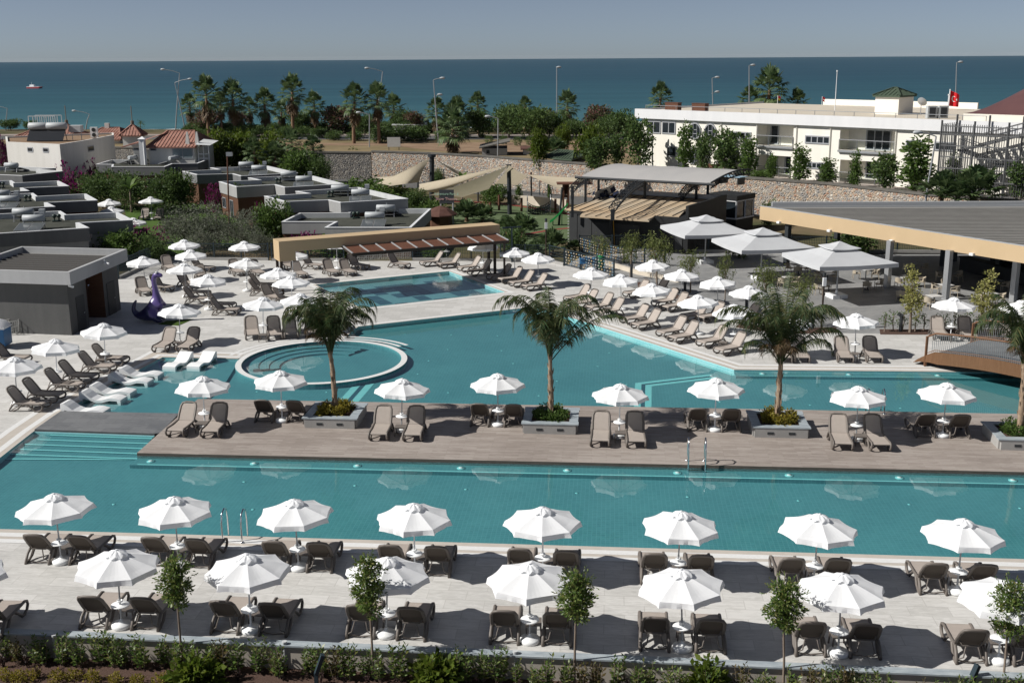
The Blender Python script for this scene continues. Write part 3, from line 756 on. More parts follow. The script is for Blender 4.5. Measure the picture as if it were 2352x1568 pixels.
def umbrella(key, label, apex, base, group, z=0.0, vi=None):
    """apex and base are sightings; the pole leans from the one to the other"""
    a = P(apex[0], apex[1], z + 2.38)
    if base is not None:
        bp = P(base[0], base[1], z + .05); bp = V(bp.x, a.y * .5 + bp.y * .5, z)
    else: bp = V(a.x, a.y, z)
    dx, dy = max(-.13, min(.13, a.x - bp.x)), R.uniform(-.06, .06)
    rz = R.uniform(0, PI / 4)
    ax = V(dx, dy, 2.38).normalized(); q = V(0, 0, 1).rotation_difference(ax) @ Matrix.Rotation(rz, 3, 'Z').to_quaternion()
    k = 'umb%d' % (vi if vi is not None else R.randrange(4))
    o = proto_place(PR, k, lambda: make_umbrella(int(k[-1])), bp, 0, label, group, None, q.to_euler())
    UMB[key] = bp; return bp

def make_lounger():
    t = thing('sun_lounger', '', 'sun lounger')
    b = MB(); pr = [(-.22, .375), (.0, .355), (.3, .345), (.6, .352), (.82, .365), (.9, .35), (.94, .315)]
    vs = [(sx * .29, y, z) for y, z in pr for sx in (-1, 1)]; k = len(pr)
    b.add(vs, [(2 * i, 2 * i + 1, 2 * i + 3, 2 * i + 2) for i in range(k - 1)])
    b.build('seat', M['sling'], t)
    # backrest: mesh panel in a rounded frame, dark on its rear side
    L = .80; ang = math.radians(53); cy, cz = -.22, .375
    def bp(x, s, off=0): return (x, cy - math.cos(ang) * s - math.sin(ang) * off, cz + math.sin(ang) * s - math.cos(ang) * off)
    b = MB(); xs = [-.27, -.14, 0, .14, .27]; ss = [.0, .25, .5, .74]
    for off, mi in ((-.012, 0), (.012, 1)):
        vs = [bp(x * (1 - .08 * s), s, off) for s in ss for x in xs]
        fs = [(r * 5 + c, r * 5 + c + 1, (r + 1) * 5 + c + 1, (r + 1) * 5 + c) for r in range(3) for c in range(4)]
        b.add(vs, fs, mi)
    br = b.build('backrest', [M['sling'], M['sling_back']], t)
    b = MB(); path = [(-.31, 0), (-.315, .3), (-.3, .62), (-.25, .76), (-.12, .8), (.12, .8), (.25, .76), (.3, .62), (.315, .3), (.31, 0)]
    b.tube([bp(x, s) for x, s in path], .04, 6, sx=1.2)
    b.tube([bp(-.25, .22, .03), bp(-.2, .16, .12), bp(.2, .16, .12), bp(.25, .22, .03)], .02, 6)
    b.build('back_frame', M['taupe'], br)
    b = MB()
    for s in (-1, 1): b.tube([(s * .325, -.3, .37), (s * .325, .1, .35), (s * .325, .6, .35), (s * .325, .85, .365)], .042, 6)
    b.beam((-.32, -.2, .35), (.32, -.2, .35), .05, .03); b.beam((-.32, .93, .3), (.32, .93, .3), .04, .03)
    b.build('frame', M['taupe'], t)
    for s in (-1, 1):
        b = MB(); b.tube([(s * .325, .84, .365), (s * .33, .95, .32), (s * .335, .97, .22), (s * .335, .9, .1), (s * .335, .72, .02), (s * .335, .6, .03), (s * .33, .42, .2), (s * .325, .22, .34)], .042, 6); b.build('leg', M['taupe'], t)
        b = MB(); b.tube([(s * .325, -.3, .37), (s * .335, -.44, .28), (s * .34, -.56, .12), (s * .34, -.62, .02), (s * .34, -.45, .025), (s * .335, -.2, .12), (s * .325, .0, .33)], .042, 6); b.build('leg', M['taupe'], t)
    b = MB(); b.tube([(-.3, -.56, .12), (-.2, -.6, .2), (-.14, -.5, .45)], .018, 5); b.tube([(.3, -.56, .12), (.2, -.6, .2), (.14, -.5, .45)], .018, 5)
    b.tube([(-.33, -.5, .06), (0, -.55, .05), (.33, -.5, .06)], .02, 5); b.build('brace', M['taupe'], t)
    return t
def lounger(p, deg, label, group):
    return proto_place(PR, 'lounger', make_lounger, p, math.radians(deg - 90), label, group, (1.16, 1.07, 1.07))
def make_table():
    t = thing('side_table', '', 'side table')
    b = MB(); b.box((0, 0, .4), (.46, .46, .03)); b.box((0, 0, .37), (.4, .4, .03)); b.build('table_top', M['taupe'], t)
    for x in (-1, 1):
        for y in (-1, 1):
            b = MB(); b.beam((x * .19, y * .19, .38), (x * .215, y * .215, 0), .04, .04); b.build('leg', M['taupe'], t)
    return t
def table(p, deg, label, group):
    return proto_place(PR, 'stable', make_table, p, math.radians(deg), label, group)
def at(b, x, y, z=0.0): q = b + E1 * x + E2 * y; return V(q.x, q.y, z)

GU = 'white parasols over the sun loungers'; GL = 'taupe sun loungers around the pools'; GT = 'small brown side tables between loungers'
R1 = [((-50, 1306), (-50, 1424)), ((268, 1262), (277, 1438)), ((567, 1272), (576, 1448)), ((891, 1279), (886, 1459)), ((1216, 1292), (1217, 1471)), ((1564, 1308), (1568, 1487)), ((1935, 1318), (1926, 1500)), ((2306, 1330), (2296, 1518))]
R2 = [((125, 1132), (138, 1292)), ((402, 1137), (408, 1300)), ((676, 1145), (685, 1306)), ((951, 1153), (952, 1318)), ((1246, 1160), (1247, 1329)), ((1564, 1172), (1556, 1338)), ((1881, 1178), (1870, 1348)), ((2213, 1190), (2201, 1361))]
for rn, rows, nm in (('a', R1, 'in the hedge row'), ('b', R2, 'in the front pool row')):
    for i, (a, bs) in enumerate(rows):
        o = ORD[i]
        bp = umbrella(rn + str(i), 'white octagonal parasol, %s from the left %s' % (o, nm), a, bs, GU)
        for s, sd in ((-.74, 'left'), (.74, 'right')):
            lounger(at(bp, s + R.uniform(-.04, .04), .42 + R.uniform(-.05, .05)), 85 + R.uniform(-2, 2), 'lounger %s of the %s parasol from the left %s' % (sd, o, nm), GL)
        table(at(bp, .08, .42), -5 + R.uniform(-4, 4), 'brown side table behind the %s parasol from the left %s' % (o, nm), GT)
MID = [((467, 862), (469, 982), 'F'), ((644, 850), (648, 966), 'B'), ((924, 870), (922, 988), 'F'), ((1143, 858), (1144, 975), 'B'), ((1425, 881), (1422, 1003), 'F'), ((1645, 867), (1642, 987), 'B'), ((1971, 886), (1968, 1011), 'F'), ((2175, 878), (2166, 1001), 'B')]
for i, (a, bs, k) in enumerate(MID):
    o = ORD[i]; nm = 'on the plank deck'
    bp = umbrella('m%d' % i, 'white octagonal parasol, %s from the left %s' % (o, nm), a, bs, GU, WDZ)
    for s, sd in ((-.78, 'left'), (.68, 'right')):
        lounger(at(bp, s, -.42 if k == 'F' else .4, WDZ), (265 if k == 'F' else 85) + R.uniform(-3, 3), 'lounger facing %s, %s of the %s parasol from the left %s' % ('the hedge' if k == 'F' else 'the sea', sd, o, nm), GL)
    table(at(bp, .05, -.5 if k == 'F' else .45, WDZ), -5, 'brown side table at the %s parasol from the left %s' % (o, nm), GT)
# --- the other parasols, each with what it stands beside ---
UL = [
 ('L1', (37, 821), (43, 925), 'white parasol at the left edge beside the five white water loungers'),
 ('L2', (126, 780), (133, 880), 'white parasol second along the slanting left pool edge'),
 ('L3', (238, 742), (243, 838), 'white parasol in front of the dark grey shower hut'),
 ('L4', (410, 699), (415, 787), 'white parasol standing in front of the purple dinosaur'),
 ('U1', (422, 550), None, 'white parasol farthest back by the left corner of the fence'),
 ('U2', (437, 573), None, 'white parasol just in front of the one at the left fence corner'),
 ('U3', (328, 588), None, 'white parasol nearest the shower hut roof corner and ramp'),
 ('U4', (422, 604), None, 'white parasol third in the tight stack left of the back pool'),
 ('U5', (479, 630), (480, 709), 'white parasol over two loungers turned right, behind the dinosaur'),
 ('U6', (560, 554), None, 'white parasol at the back fence left of the ochre pergola'),
 ('U7', (568, 592), (566, 668), 'white parasol between the back fence and the ochre pergola post'),
 ('U8', (637, 615), None, 'white parasol behind another at the left pergola post'),
 ('U9', (668, 633), None, 'white parasol in front of the left pergola post'),
 ('U10', (603, 683), (605, 770), 'white parasol over four loungers behind the round pool'),
 ('U11', (688, 675), (692, 758), 'white parasol partly behind the leftmost palm on the plank deck'),
 ('U12', (670, 574), None, 'white parasol tucked under the left end of the ochre beam'),
 ('U13', (772, 549), None, 'white parasol mostly hidden behind the pergola slats'),
 ('U14', (1025, 530), None, 'white parasol hidden behind the right half of the pergola'),
 ('U15', (1109, 553), None, 'white parasol behind the right pergola post'),
 ('U16', (1182, 568), None, 'white parasol first right of the pergola'),
 ('U17', (1236, 583), (1236, 650), 'white parasol second right of the pergola, nearer the pool'),
 ('V1', (1358, 614), None, 'white parasol beside the green bin and the ramp fence'),
 ('V2', (1426, 633), (1426, 706), 'white parasol over two loungers at the far right pool edge'),
 ('V3', (1498, 600), (1498, 668), 'white parasol farthest back on the right deck below the pepper trees'),
 ('V4', (1496, 655), (1496, 729), 'white parasol in the middle of the slanting right pool edge'),
 ('V5', (1566, 618), None, 'white parasol behind the bark bed on the right deck'),
 ('V6', (1648, 638), (1646, 713), 'white parasol beside the bark bed under the square canopies'),
 ('V7', (1721, 656), None, 'white parasol just left of the third palm crown'),
 ('V8', (1601, 677), (1605, 766), 'white parasol at the pool edge below the bark bed'),
 ('V9', (1683, 703), (1683, 786), 'white parasol nearest the third palm on its left'),
 ('V10', (1812, 722), (1808, 818), 'white parasol hidden behind the third palm'),
 ('V11', (1967, 720), (1964, 816), 'white parasol alone between the third palm and the bridge'),
 ('V12', (2190, 682), (2186, 776), 'white parasol behind the timber bridge'),
 ('V13', (2348, 690), None, 'white parasol cut by the right edge behind the last palm'),
]
for k, a, bs, lb in UL: umbrella(k, lb, a, bs, GU)
for k, a, lb in (('G1', (250, 457), 'white parasol on the garden lawn left of the banana plant'), ('G2', (345, 452), 'white parasol on the garden lawn over two loungers'), ('G3', (255, 474), 'white parasol half hidden behind the nearest flat roof'), ('G4', (305, 500), 'white parasol beside the small blue garden pool')):
    umbrella(k, lb, a, None, 'white parasols in the bungalow garden', GZ)
LL = [
 ('21', 180, 1200, -8, 'lounger nearest the viewer beside the white water loungers'), ('21', 285, 1140, -8, 'lounger second along the slanting left pool edge'),
 ('21', 430, 1070, -8, 'lounger third along the slanting left pool edge'), ('21', 525, 1012, -8, 'lounger fourth along the slanting left pool edge'),
 ('21', 655, 948, -8, 'lounger fifth along the slanting left pool edge'), ('21', 745, 895, -8, 'lounger sixth along the slanting left pool edge'),
 ('21', 70, 888, -8, 'lounger at the left picture edge behind the parasols'),
 ('21', 1145, 790, 262, 'lounger left of the parasol before the dinosaur'), ('21', 1310, 790, 262, 'lounger right of the parasol before the dinosaur'),
 ('21', 985, 420, -60, 'lounger left under the parasol nearest the shower ramp'), ('21', 1105, 398, -35, 'lounger behind the head of the purple dinosaur'),
 ('21', 1160, 262, -60, 'lounger at the left fence corner'), ('21', 1385, 268, -20, 'lounger stretched right beside the fence corner parasols'),
 ('21', 1285, 375, -40, 'lounger under the third parasol of the tight stack'), ('21', 1390, 325, -60, 'lounger right behind the tight stack of parasols'),
 ('21', 1340, 440, -6, 'farther of two loungers turned right behind the dinosaur'), ('21', 1350, 484, -6, 'nearer of two loungers turned right behind the dinosaur'),
 ('21', 1510, 522, -6, 'farther of two loungers right of the dinosaur'), ('21', 1540, 560, -6, 'nearer of two loungers right of the dinosaur'),
 ('21', 1625, 290, -60, 'left lounger at the back fence near the pergola'), ('21', 1765, 295, -60, 'right lounger at the back fence near the pergola'),
 ('21', 1800, 388, -6, 'farther lounger left of the pergola post'), ('21', 1795, 428, -6, 'nearer lounger left of the pergola post'),
 ('21', 1870, 468, -40, 'lounger in front of the left pergola post'), ('21', 1965, 486, -10, 'lounger between pergola post and back pool corner'),
 ('21', 1735, 708, 285, 'first of the four loungers behind the round pool'), ('21', 1890, 708, 285, 'second of the four loungers behind the round pool'),
 ('21', 1998, 702, 285, 'third of the four loungers behind the round pool'), ('21', 2150, 690, 285, 'fourth lounger behind the round pool, by the palm'),
 ('21', 1980, 250, -60, 'lounger under the left end of the ochre beam'), ('21', 2145, 250, -30, 'lounger right of the parasol under the ochre beam'),
 ('21', 2055, 305, -60, 'lounger at the left back corner of the back pool'), ('21', 2275, 290, -60, 'lounger in the pergola shade left of centre'),
 ('22', 105, 252, -45, 'lounger under the pergola beside a side table'), ('22', 38, 290, -60, 'lounger in front of the shaded pergola pair'), ('22', 385, 243, -35, 'single lounger below the middle of the pergola'),
 ('22', 635, 230, 205, 'left lounger of the pair at the back pool right corner'), ('22', 755, 242, 205, 'right lounger of the pair at the back pool right corner'),
 ('22', 895, 264, 209, 'first lounger along the right side of the back pool'), ('22', 965, 290, 209, 'second lounger along the right side of the back pool'),
 ('22', 1100, 324, 209, 'third lounger along the right side of the back pool'), ('22', 1175, 342, 209, 'fourth lounger along the right side of the back pool'),
 ('22', 1255, 367, 209, 'fifth lounger along the right side of the back pool'), ('22', 1345, 390, 209, 'sixth lounger along the right side of the back pool'),
 ('22', 1640, 470, 212, 'first lounger along the slanting right pool edge'), ('22', 1690, 507, 212, 'second lounger along the slanting right pool edge'),
 ('22', 1795, 532, 212, 'third lounger along the slanting right pool edge'), ('22', 1868, 567, 212, 'fourth lounger along the slanting right pool edge'),
 ('22', 2035, 614, 212, 'fifth lounger along the slanting right pool edge'), ('22', 2115, 650, 212, 'sixth lounger along the slanting right pool edge'),
 ('22', 2290, 702, 212, 'seventh lounger along the slanting right pool edge'), ('23', 20, 738, 212, 'eighth lounger along the slanting right pool edge'),
 ('23', 218, 768, 212, 'ninth lounger along the slanting right pool edge'), ('23', 342, 818, 212, 'tenth lounger along the slanting right pool edge'),
 ('22', 2045, 438, 212, 'second-row lounger beside the bark bed, farthest back'), ('22', 2190, 412, 212, 'second-row lounger behind the bark bed'),
 ('22', 2245, 499, 212, 'second-row lounger at the front of the bark bed'), ('22', 2310, 530, 212, 'second-row lounger below the bark bed'),
 ('23', 95, 592, 212, 'second-row lounger left of the parasol nearest the third palm'), ('23', 205, 600, 212, 'second-row lounger under the parasol nearest the third palm'), ('23', 450, 612, 212, 'second-row lounger behind the third palm crown'),
 ('23', 685, 858, 265, 'lounger behind the third palm trunk'), ('23', 805, 858, 265, 'lounger just right of the third palm trunk'),
 ('23', 1103, 858, 265, 'left lounger of the pair between palm and bridge'), ('23', 1300, 858, 265, 'right lounger of the pair between palm and bridge'),
 ('23', 1762, 712, 262, 'left lounger of the pair behind the bridge'), ('23', 1952, 714, 262, 'right lounger of the pair behind the bridge'), ('23', 2240, 708, 262, 'lounger behind the right end of the bridge'),
]
for k, x, y, dg, lb in LL:
    p = PZ(k, x, y, .36); lounger(V(p.x, p.y, 0), dg, lb, GL)
for x, lb in ((1690, 'left lounger on the garden lawn'), (1862, 'right lounger on the garden lawn')):
    p = PZ('r7', x, 1315, GZ + .36); lounger(V(p.x, p.y, GZ), 275, lb, 'loungers in the bungalow garden')
for k, x, y, lb in (('21', 1228, 790, 'brown side table between the loungers before the dinosaur'), ('21', 1812, 738, 'brown side table at the parasol behind the round pool'), ('21', 2080, 705, 'brown side table right of the third lounger behind the round pool'),
    ('22', 178, 258, 'brown side table in the pergola shade'), ('23', 1188, 868, 'brown side table between palm and bridge'), ('23', 1855, 738, 'brown side table behind the bridge'), ('21', 468, 1065, 'brown side table between the third and fourth left loungers'), ('21', 228, 1180, 'brown side table between the first and second left loungers'),
    ('22', 1840, 555, 'brown side table between third and fourth right loungers'), ('22', 2075, 628, 'brown side table between fifth and sixth right loungers'), ('23', 280, 790, 'brown side table between ninth and tenth right loungers'), ('21', 690, 912, 'brown side table between the fifth and sixth left loungers')):
    p = PZ(k, x, y, .38); table(V(p.x, p.y, 0), R.uniform(-40, 40), lb, GT)
# --- white wave-shaped loungers in the shallow water ---
def make_wave():
    pr = [(-1.05, .72), (-.9, .735), (-.7, .62), (-.45, .44), (-.2, .35), (.05, .36), (.3, .43), (.5, .48), (.75, .47), (.95, .43), (1.05, .40)]
    b = MB(); w = .37; k = len(pr)
    low = [(y, max(.02, z - .13)) for y, z in pr]
    low[0] = (-1.05, .0); low[1] = (-.97, .0); low[2] = (-.86, .42); low[-1] = (1.05, .0); low[-2] = (.97, .0); low[-3] = (.86, .34)
    vs = [(-w, y, z) for y, z in pr] + [(w, y, z) for y, z in pr] + [(-w, y, z) for y, z in low] + [(w, y, z) for y, z in low]
    fs = []
    for i in range(k - 1):
        fs += [(i, k + i, k + i + 1, i + 1), (2 * k + i + 1, 3 * k + i + 1, 3 * k + i, 2 * k + i), (i + 1, 2 * k + i + 1, 2 * k + i, i), (k + i, 3 * k + i, 3 * k + i + 1, k + i + 1)]
    fs += [(0, 2 * k, 3 * k, k), (k - 1, 2 * k - 1, 4 * k - 1, 3 * k - 1)]
    b.add(vs, fs)
    return tag(b.build('water_lounger', M['white_plastic']), None, 'water lounger')
for x, y, dg, lb in ((590, 1245, -8, 'white wave-shaped lounger nearest the slate walkway'), (712, 1165, -8, 'second white wave-shaped lounger from the slate walkway'), (780, 1118, -8, 'third white wave-shaped lounger from the slate walkway'), (902, 1045, -8, 'fourth white wave-shaped lounger from the slate walkway'), (975, 1000, -8, 'fifth white wave-shaped lounger, farthest from the slate walkway'), (1228, 920, 258, 'left one of two white wave-shaped loungers facing the viewer'), (1392, 918, 258, 'right one of two white wave-shaped loungers facing the viewer')):
    p = PZ('21', x, y, .12); proto_place(PR, 'wave', make_wave, (p.x, p.y, -.3), math.radians(dg - 90), lb, 'white loungers standing in the shallow water')
# --- big square canopies of the terrace bar ---
def make_square(S=2.8):
    t = thing('square_parasol', '', 'parasol')
    b = MB(); b.tube([(0, 0, .3), (0, 0, 3.6)], .055, 10); b.build('pole', M['pole_grey'], t)
    b = MB(); b.box((-.28, 0, .13), (.52, 1.1, .26)); b.box((.28, 0, .13), (.52, 1.1, .26)); b.tube([(0, 0, .26), (0, 0, .5)], .09, 10); b.build('base', M['white_paint'], t)
    def roof(b, s0, z0, s1, z1, val):
        N = 10; ring0 = []; ring1 = []
        for c in range(4):
            q0 = PI / 4 + c * PI / 2; q1 = q0 + PI / 2
            for i in range(N):
                f = i / N
                for s, z, rg, sag in ((s0, z0, ring0, 0), (s1, z1, ring1, .06)):
                    a = V(math.cos(q0), math.sin(q0), 0) * s * 1.41421; e = V(math.cos(q1), math.sin(q1), 0) * s * 1.41421
                    p = a.lerp(e, f); p.z = z - sag * math.sin(PI * f); rg.append(p)
        n = len(ring0); ring2 = [p + V(p.x, p.y, 0).normalized() * .02 + V(0, 0, -val) for p in ring1]
        mid = [(ring0[i] * .5 + ring1[i] * .5) + V(0, 0, -.05) for i in range(n)]
        vs = ring0 + mid + ring1 + ring2
        b.add(vs, [(k * n + i, (k + 1) * n + i, (k + 1) * n + (i + 1) % n, k * n + (i + 1) % n) for k in range(3) for i in range(n)])
    b = MB(); roof(b, .6, 3.45, S, 2.72, .26); cn = b.build('canopy', M['grey_canvas'], t)
    b = MB(); roof(b, .02, 3.85, 1.02, 3.5, .05); b.build('vent', M['grey_canvas'], cn)
    b = MB()
    for c in range(4):
        q = PI / 4 + c * PI / 2; d = V(math.cos(q), math.sin(q), 0)
        b.beam(d * .05 + V(0, 0, 3.45), d * (S * 1.38) + V(0, 0, 2.68), .04, .05)
    b.build('ribs', M['pole_grey'], t)
    return t
for a, bs, rz, lb in (((1624, 496), (1619, 604), 12, 'large square grey-white canopy beside the black stage'), ((1750, 525), (1747, 642), 12, 'large square grey-white canopy in the middle of the three'), ((1930, 557), (1921, 683), 12, 'large square grey-white canopy nearest the ochre-edged bar')):
    p = P(bs[0], bs[1], 0)
    proto_place(PR, 'square', make_square, p, math.radians(rz), lb, 'large square canopies on the grey terrace')
# --- dining tables and wicker armchairs ---
def make_dtable(mat_):
    t = thing('dining_table', '', 'table')
    b = MB(); b.box((0, 0, .74), (.8, .8, .035)); b.build('table_top', mat_, t)
    b = MB(); b.tube([(0, 0, .72), (0, 0, .04)], .04, 8); b.beam((-.3, 0, .02), (.3, 0, .02), .06, .03); b.beam((0, -.3, .021), (0, .3, .021), .06, .03); b.build('pedestal', M['dark_metal'], t)
    return t
def make_chair():
    t = thing('wicker_armchair', '', 'chair')
    b = MB(); b.box((0, 0, .43), (.5, .48, .05)); b.build('seat', M['wicker'], t)
    b = MB(); N = 12; vs = []
    for k in range(N + 1):
        q = math.radians(200 + 140 * k / N - 0); x, y = .29 * math.cos(q), .26 * math.sin(q)
        h = .83 - .12 * abs(k - N / 2) / (N / 2)
        vs += [(x, y, .45), (x, y * 1.12, h)]
    b.add(vs, [(2 * k, 2 * k + 2, 2 * k + 3, 2 * k + 1) for k in range(N)]); b.build('backrest', M['wicker'], t)
    for s in (-1, 1):
        b = MB(); b.tube([(s * .27, -.1, .68), (s * .3, .05, .66), (s * .3, .22, .63), (s * .27, .26, .5), (s * .25, .25, .0)], .022, 6); b.build('armrest', M['wicker'], t)
        b = MB(); b.tube([(s * .22, -.2, .42), (s * .24, -.25, 0)], .02, 6); b.build('leg', M['wicker'], t)
    return t
TB = [(800, 255, 1), (715, 335, 0), (1000, 313, 0), (1010, 384, 1), (1265, 285, 0), (1280, 356, 1), (1530, 337, 0), (1512, 414, 1), (1815, 392, 0), (1735, 468, 0), (2120, 450, 0), (1600, 248, 1), (2160, 360, 1), (1850, 308, 1)]
TNM = ['under the middle square canopy', 'left of the lamp post by the middle canopy', 'left behind the nearest square canopy pole', 'beside the nearest square canopy base', 'right behind the nearest square canopy', 'in the shade right of the canopy pole', 'left behind the first yellow shrub tree', 'beside the first yellow shrub tree', 'between the two bar columns', 'in front of the bar, by the yellow tree', 'beside the second yellow shrub tree', 'deep in the bar shade, left', 'deep in the bar shade, right', 'deep in the bar shade, middle']
tpos = []
for i, (x, y, g) in enumerate(TB):
    p = PZ('23', x, y, .75); q = V(p.x, p.y, .006); tpos.append(q)
    proto_place(PR, 'dt%d' % g, lambda: make_dtable(M['table_grey'] if g else M['table_stone']), q, math.radians(20 + R.uniform(-8, 8)), ('grey-topped' if g else 'pale-topped') + ' bar table ' + TNM[i], 'bar tables on the grey terrace')
CH = [(735, 275, 0), (795, 292, 0), (835, 280, 0), (690, 372, 1), (755, 366, 1), (945, 312, 2), (967, 340, 2), (1045, 332, 2), (930, 416, 3), (1003, 410, 3), (1205, 312, 4), (1325, 315, 4), (1303, 282, 4), (1270, 396, 5), (1355, 386, 5), (1495, 374, 6), (1645, 370, 6), (1500, 462, 7), (1740, 414, 8), (1880, 430, 8), (1812, 378, 8), (1650, 494, 9), (1700, 508, 9), (2150, 482, 10), (2085, 490, 10), (1545, 280, 11), (1665, 275, 11), (1770, 330, 13), (1900, 330, 13), (2210, 395, 12)]
cnt = {}
for x, y, ti in CH:
    p = PZ('23', x, y, .45); q = V(p.x, p.y, .006); d = tpos[ti] - q
    if d.length < .68: q = tpos[ti] - d.normalized() * .68
    side = 'left' if d.x > .15 else 'right' if d.x < -.15 else ('behind' if d.y < 0 else 'in front')
    k = (ti, side); cnt[k] = cnt.get(k, 0) + 1
    lb = 'wicker armchair %s the table %s' % ({'left': 'left of', 'right': 'right of', 'behind': 'behind', 'in front': 'in front of'}[side], TNM[ti])
    if cnt[k] > 1: lb = 'second ' + lb
    proto_place(PR, 'wchair', make_chair, q, math.atan2(d.y, d.x) - PI / 2, lb, 'wicker armchairs of the terrace bar')
# ================= PLANTS =================
def rnd_dir(rr):
    while True:
        p = V(rr.uniform(-1, 1), rr.uniform(-1, 1), rr.uniform(-1, 1))
        if .05 < p.length < 1: return p.normalized()
def leaf(b, rr, p, size, d=None, wid=.45, mi=0, droop=0.0):
    d = d if d is not None else rnd_dir(rr)
    if droop: d = (d + V(0, 0, -droop)).normalized()
    s = d.cross(rnd_dir(rr))
    if s.length < .05: s = d.cross(V(.3, .5, .8))
    s.normalize(); L = size * rr.uniform(.7, 1.3); w = L * wid * .5
    b.add([p, p + d * L * .5 + s * w, p + d * L, p + d * L * .5 - s * w], [(0, 1, 2, 3)], mi)
def foliage(b, rr, blobs, n, size, wid=.5, droop=0.0, out=.6, mi=0, clump=5):
    vol = [max(1e-6, bl[3] * bl[4] * bl[5]) ** .67 for bl in blobs]; T = sum(vol)
    for bl, v in zip(blobs, vol):
        for _ in range(max(1, int(n * v / T / clump))):
            d = rnd_dir(rr); r = rr.random() ** .38
            c = V(bl[0] + d.x * r * bl[3], bl[1] + d.y * r * bl[4], bl[2] + d.z * r * bl[5])
            for _k in range(clump):
                q = c + rnd_dir(rr) * size * rr.uniform(.2, 1.3)
                dd = (d * out + rnd_dir(rr) * (1.2 - out) + V(0, 0, .15)).normalized()
                leaf(b, rr, q, size, dd, wid, mi, droop)
def crown_blobs(rr, zc, rx, rz, n, spread=.55, s0=.35, s1=.6):
    bl = []
    for i in range(n):
        d = rnd_dir(rr); k = rr.uniform(.35, 1) * spread; s = rr.uniform(s0, s1)
        bl.append((d.x * rx * k * 1.25, d.y * rx * k * 1.25, zc + d.z * rz * k * 1.25, rx * s, rx * s, rz * s))
    return bl
# every kind is built 1 m high and about `w` m wide; copies are scaled to the tree they stand for
KIND = {
    # name: (object name, category, leaf material, trunk share, width, blobs, leaves, leaf size, leaf width, droop)
    'pepper': ('pepper_tree', 'tree', 'l_pepper', .42, .62, 9, 1500, .045, .22, .9),
    'yellow': ('variegated_tree', 'tree', 'l_pale', .32, .30, 9, 1300, .036, .5, 0),
    'leafy': ('street_tree', 'tree', 'l_bush', .14, .62, 14, 2000, .045, .6, 0),
    'cone': ('street_tree', 'tree', 'l_mid', .10, .40, 13, 1500, .045, .6, 0),
    'park': ('coastal_tree', 'tree', 'l_bush', .25, 1.05, 14, 2200, .05, .5, .1),
    'pink': ('flowering_tree', 'tree', 'l_pink', .28, .95, 12, 1800, .05, .5, 0),
    'lime': ('broadleaf_tree', 'tree', 'l_lime', .06, 1.05, 14, 2400, .055, .6, 0),
    'mid': ('garden_tree', 'tree', 'l_mid', .1, .95, 14, 2300, .05, .5, 0),
    'olive': ('olive_tree', 'tree', 'l_olive', .12, 1.15, 15, 3600, .034, .3, 0),
    'dark': ('garden_tree', 'tree', 'l_bush', .08, 1.1, 15, 3000, .045, .42, 0),
    'shrub': ('shrub', 'shrub', 'l_mid', .0, 1.2, 9, 900, .075, .5, 0),
    'dshrub': ('shrub', 'shrub', 'l_bush', .0, 1.25, 9, 1000, .07, .5, 0),
    'boug': ('bougainvillea', 'shrub', 'l_boug', .0, 1.4, 9, 1000, .06, .7, 0),
    'sapling': ('sapling', 'tree', 'l_mid', .3, .4, 7, 260, .06, .45, 0),
}
FD = {'boug': .9, 'pepper': .7, 'sapling': .5, 'yellow': .7, 'cone': 1.05, 'leafy': 1.05, 'olive': 1.6}
def make_tree(kind, vi):
    nm, cat, lm, tr, w, nb, nl, ls, lw, dr = KIND[kind]
    rr = random.Random(hash_of(kind) + vi * 17)
    t = thing(nm, '', cat); rz = (1 - tr) / 2; zc = tr + rz
    if kind in ('cone', 'yellow', 'sapling'):
        bl = [(rr.uniform(-.05, .05), rr.uniform(-.05, .05), tr + (1 - tr) * (.12 + .82 * i / (nb - 1)), w * .5 * (1.0 - .72 * abs(i / (nb - 1) - .28)) * rr.uniform(.6, 1), w * .5 * (1 - .72 * abs(i / (nb - 1) - .28)) * rr.uniform(.6, 1), (1 - tr) * .13) for i in range(nb)]
    else:
        bl = crown_blobs(rr, zc, w / 2, rz, nb)
    b = MB(); r0 = .028 if w > .9 else .02
    lean = V(rr.uniform(-.05, .05), rr.uniform(-.05, .05), 0)
    fork = V(lean.x, lean.y, tr + (1 - tr) * .22)
    b.tube([(0, 0, -.02), lean * .4 + V(0, 0, fork.z * .5), fork], [r0 * 1.25, r0, r0 * .85], 7)
    for x, y, z, *_ in bl[:7]: b.tube([fork - V(0, 0, .03), fork.lerp(V(x, y, z), .5) + V(0, 0, .02), (x, y, z)], [r0 * .7, r0 * .42, r0 * .15], 5)
    b.build('trunk' if cat == 'tree' else 'stem', M['bark'], t)
    b = MB()
    foliage(b, rr, bl, int(nl * FD.get(kind, 1.7)), ls * 1.25, lw, dr)
    mats = [M[lm]]
    if kind == 'boug': foliage(b, rr, [(0, 0, .4, .5, .5, .35)], 700, .06, .5, 0, .6, 1); mats.append(M['l_bush'])
    def pct(k, f): a = sorted(p[k] for p in b.v); return a[int(f * (len(a) - 1))]
    lo = [pct(k, .015) for k in range(3)]; hi = [pct(k, .985) for k in range(3)]; tgt = ((-w / 2, w / 2), (-w / 2, w / 2), (max(.02, tr * .9), 1.0))
    b.v = [tuple(tgt[k][0] + (p[k] - lo[k]) / (hi[k] - lo[k]) * (tgt[k][1] - tgt[k][0]) for k in range(3)) for p in b.v]
    b.build('crown' if cat == 'tree' else 'foliage', mats, t)
    return t
def hash_of(s): return sum((i + 3) * ord(c) for i, c in enumerate(s))
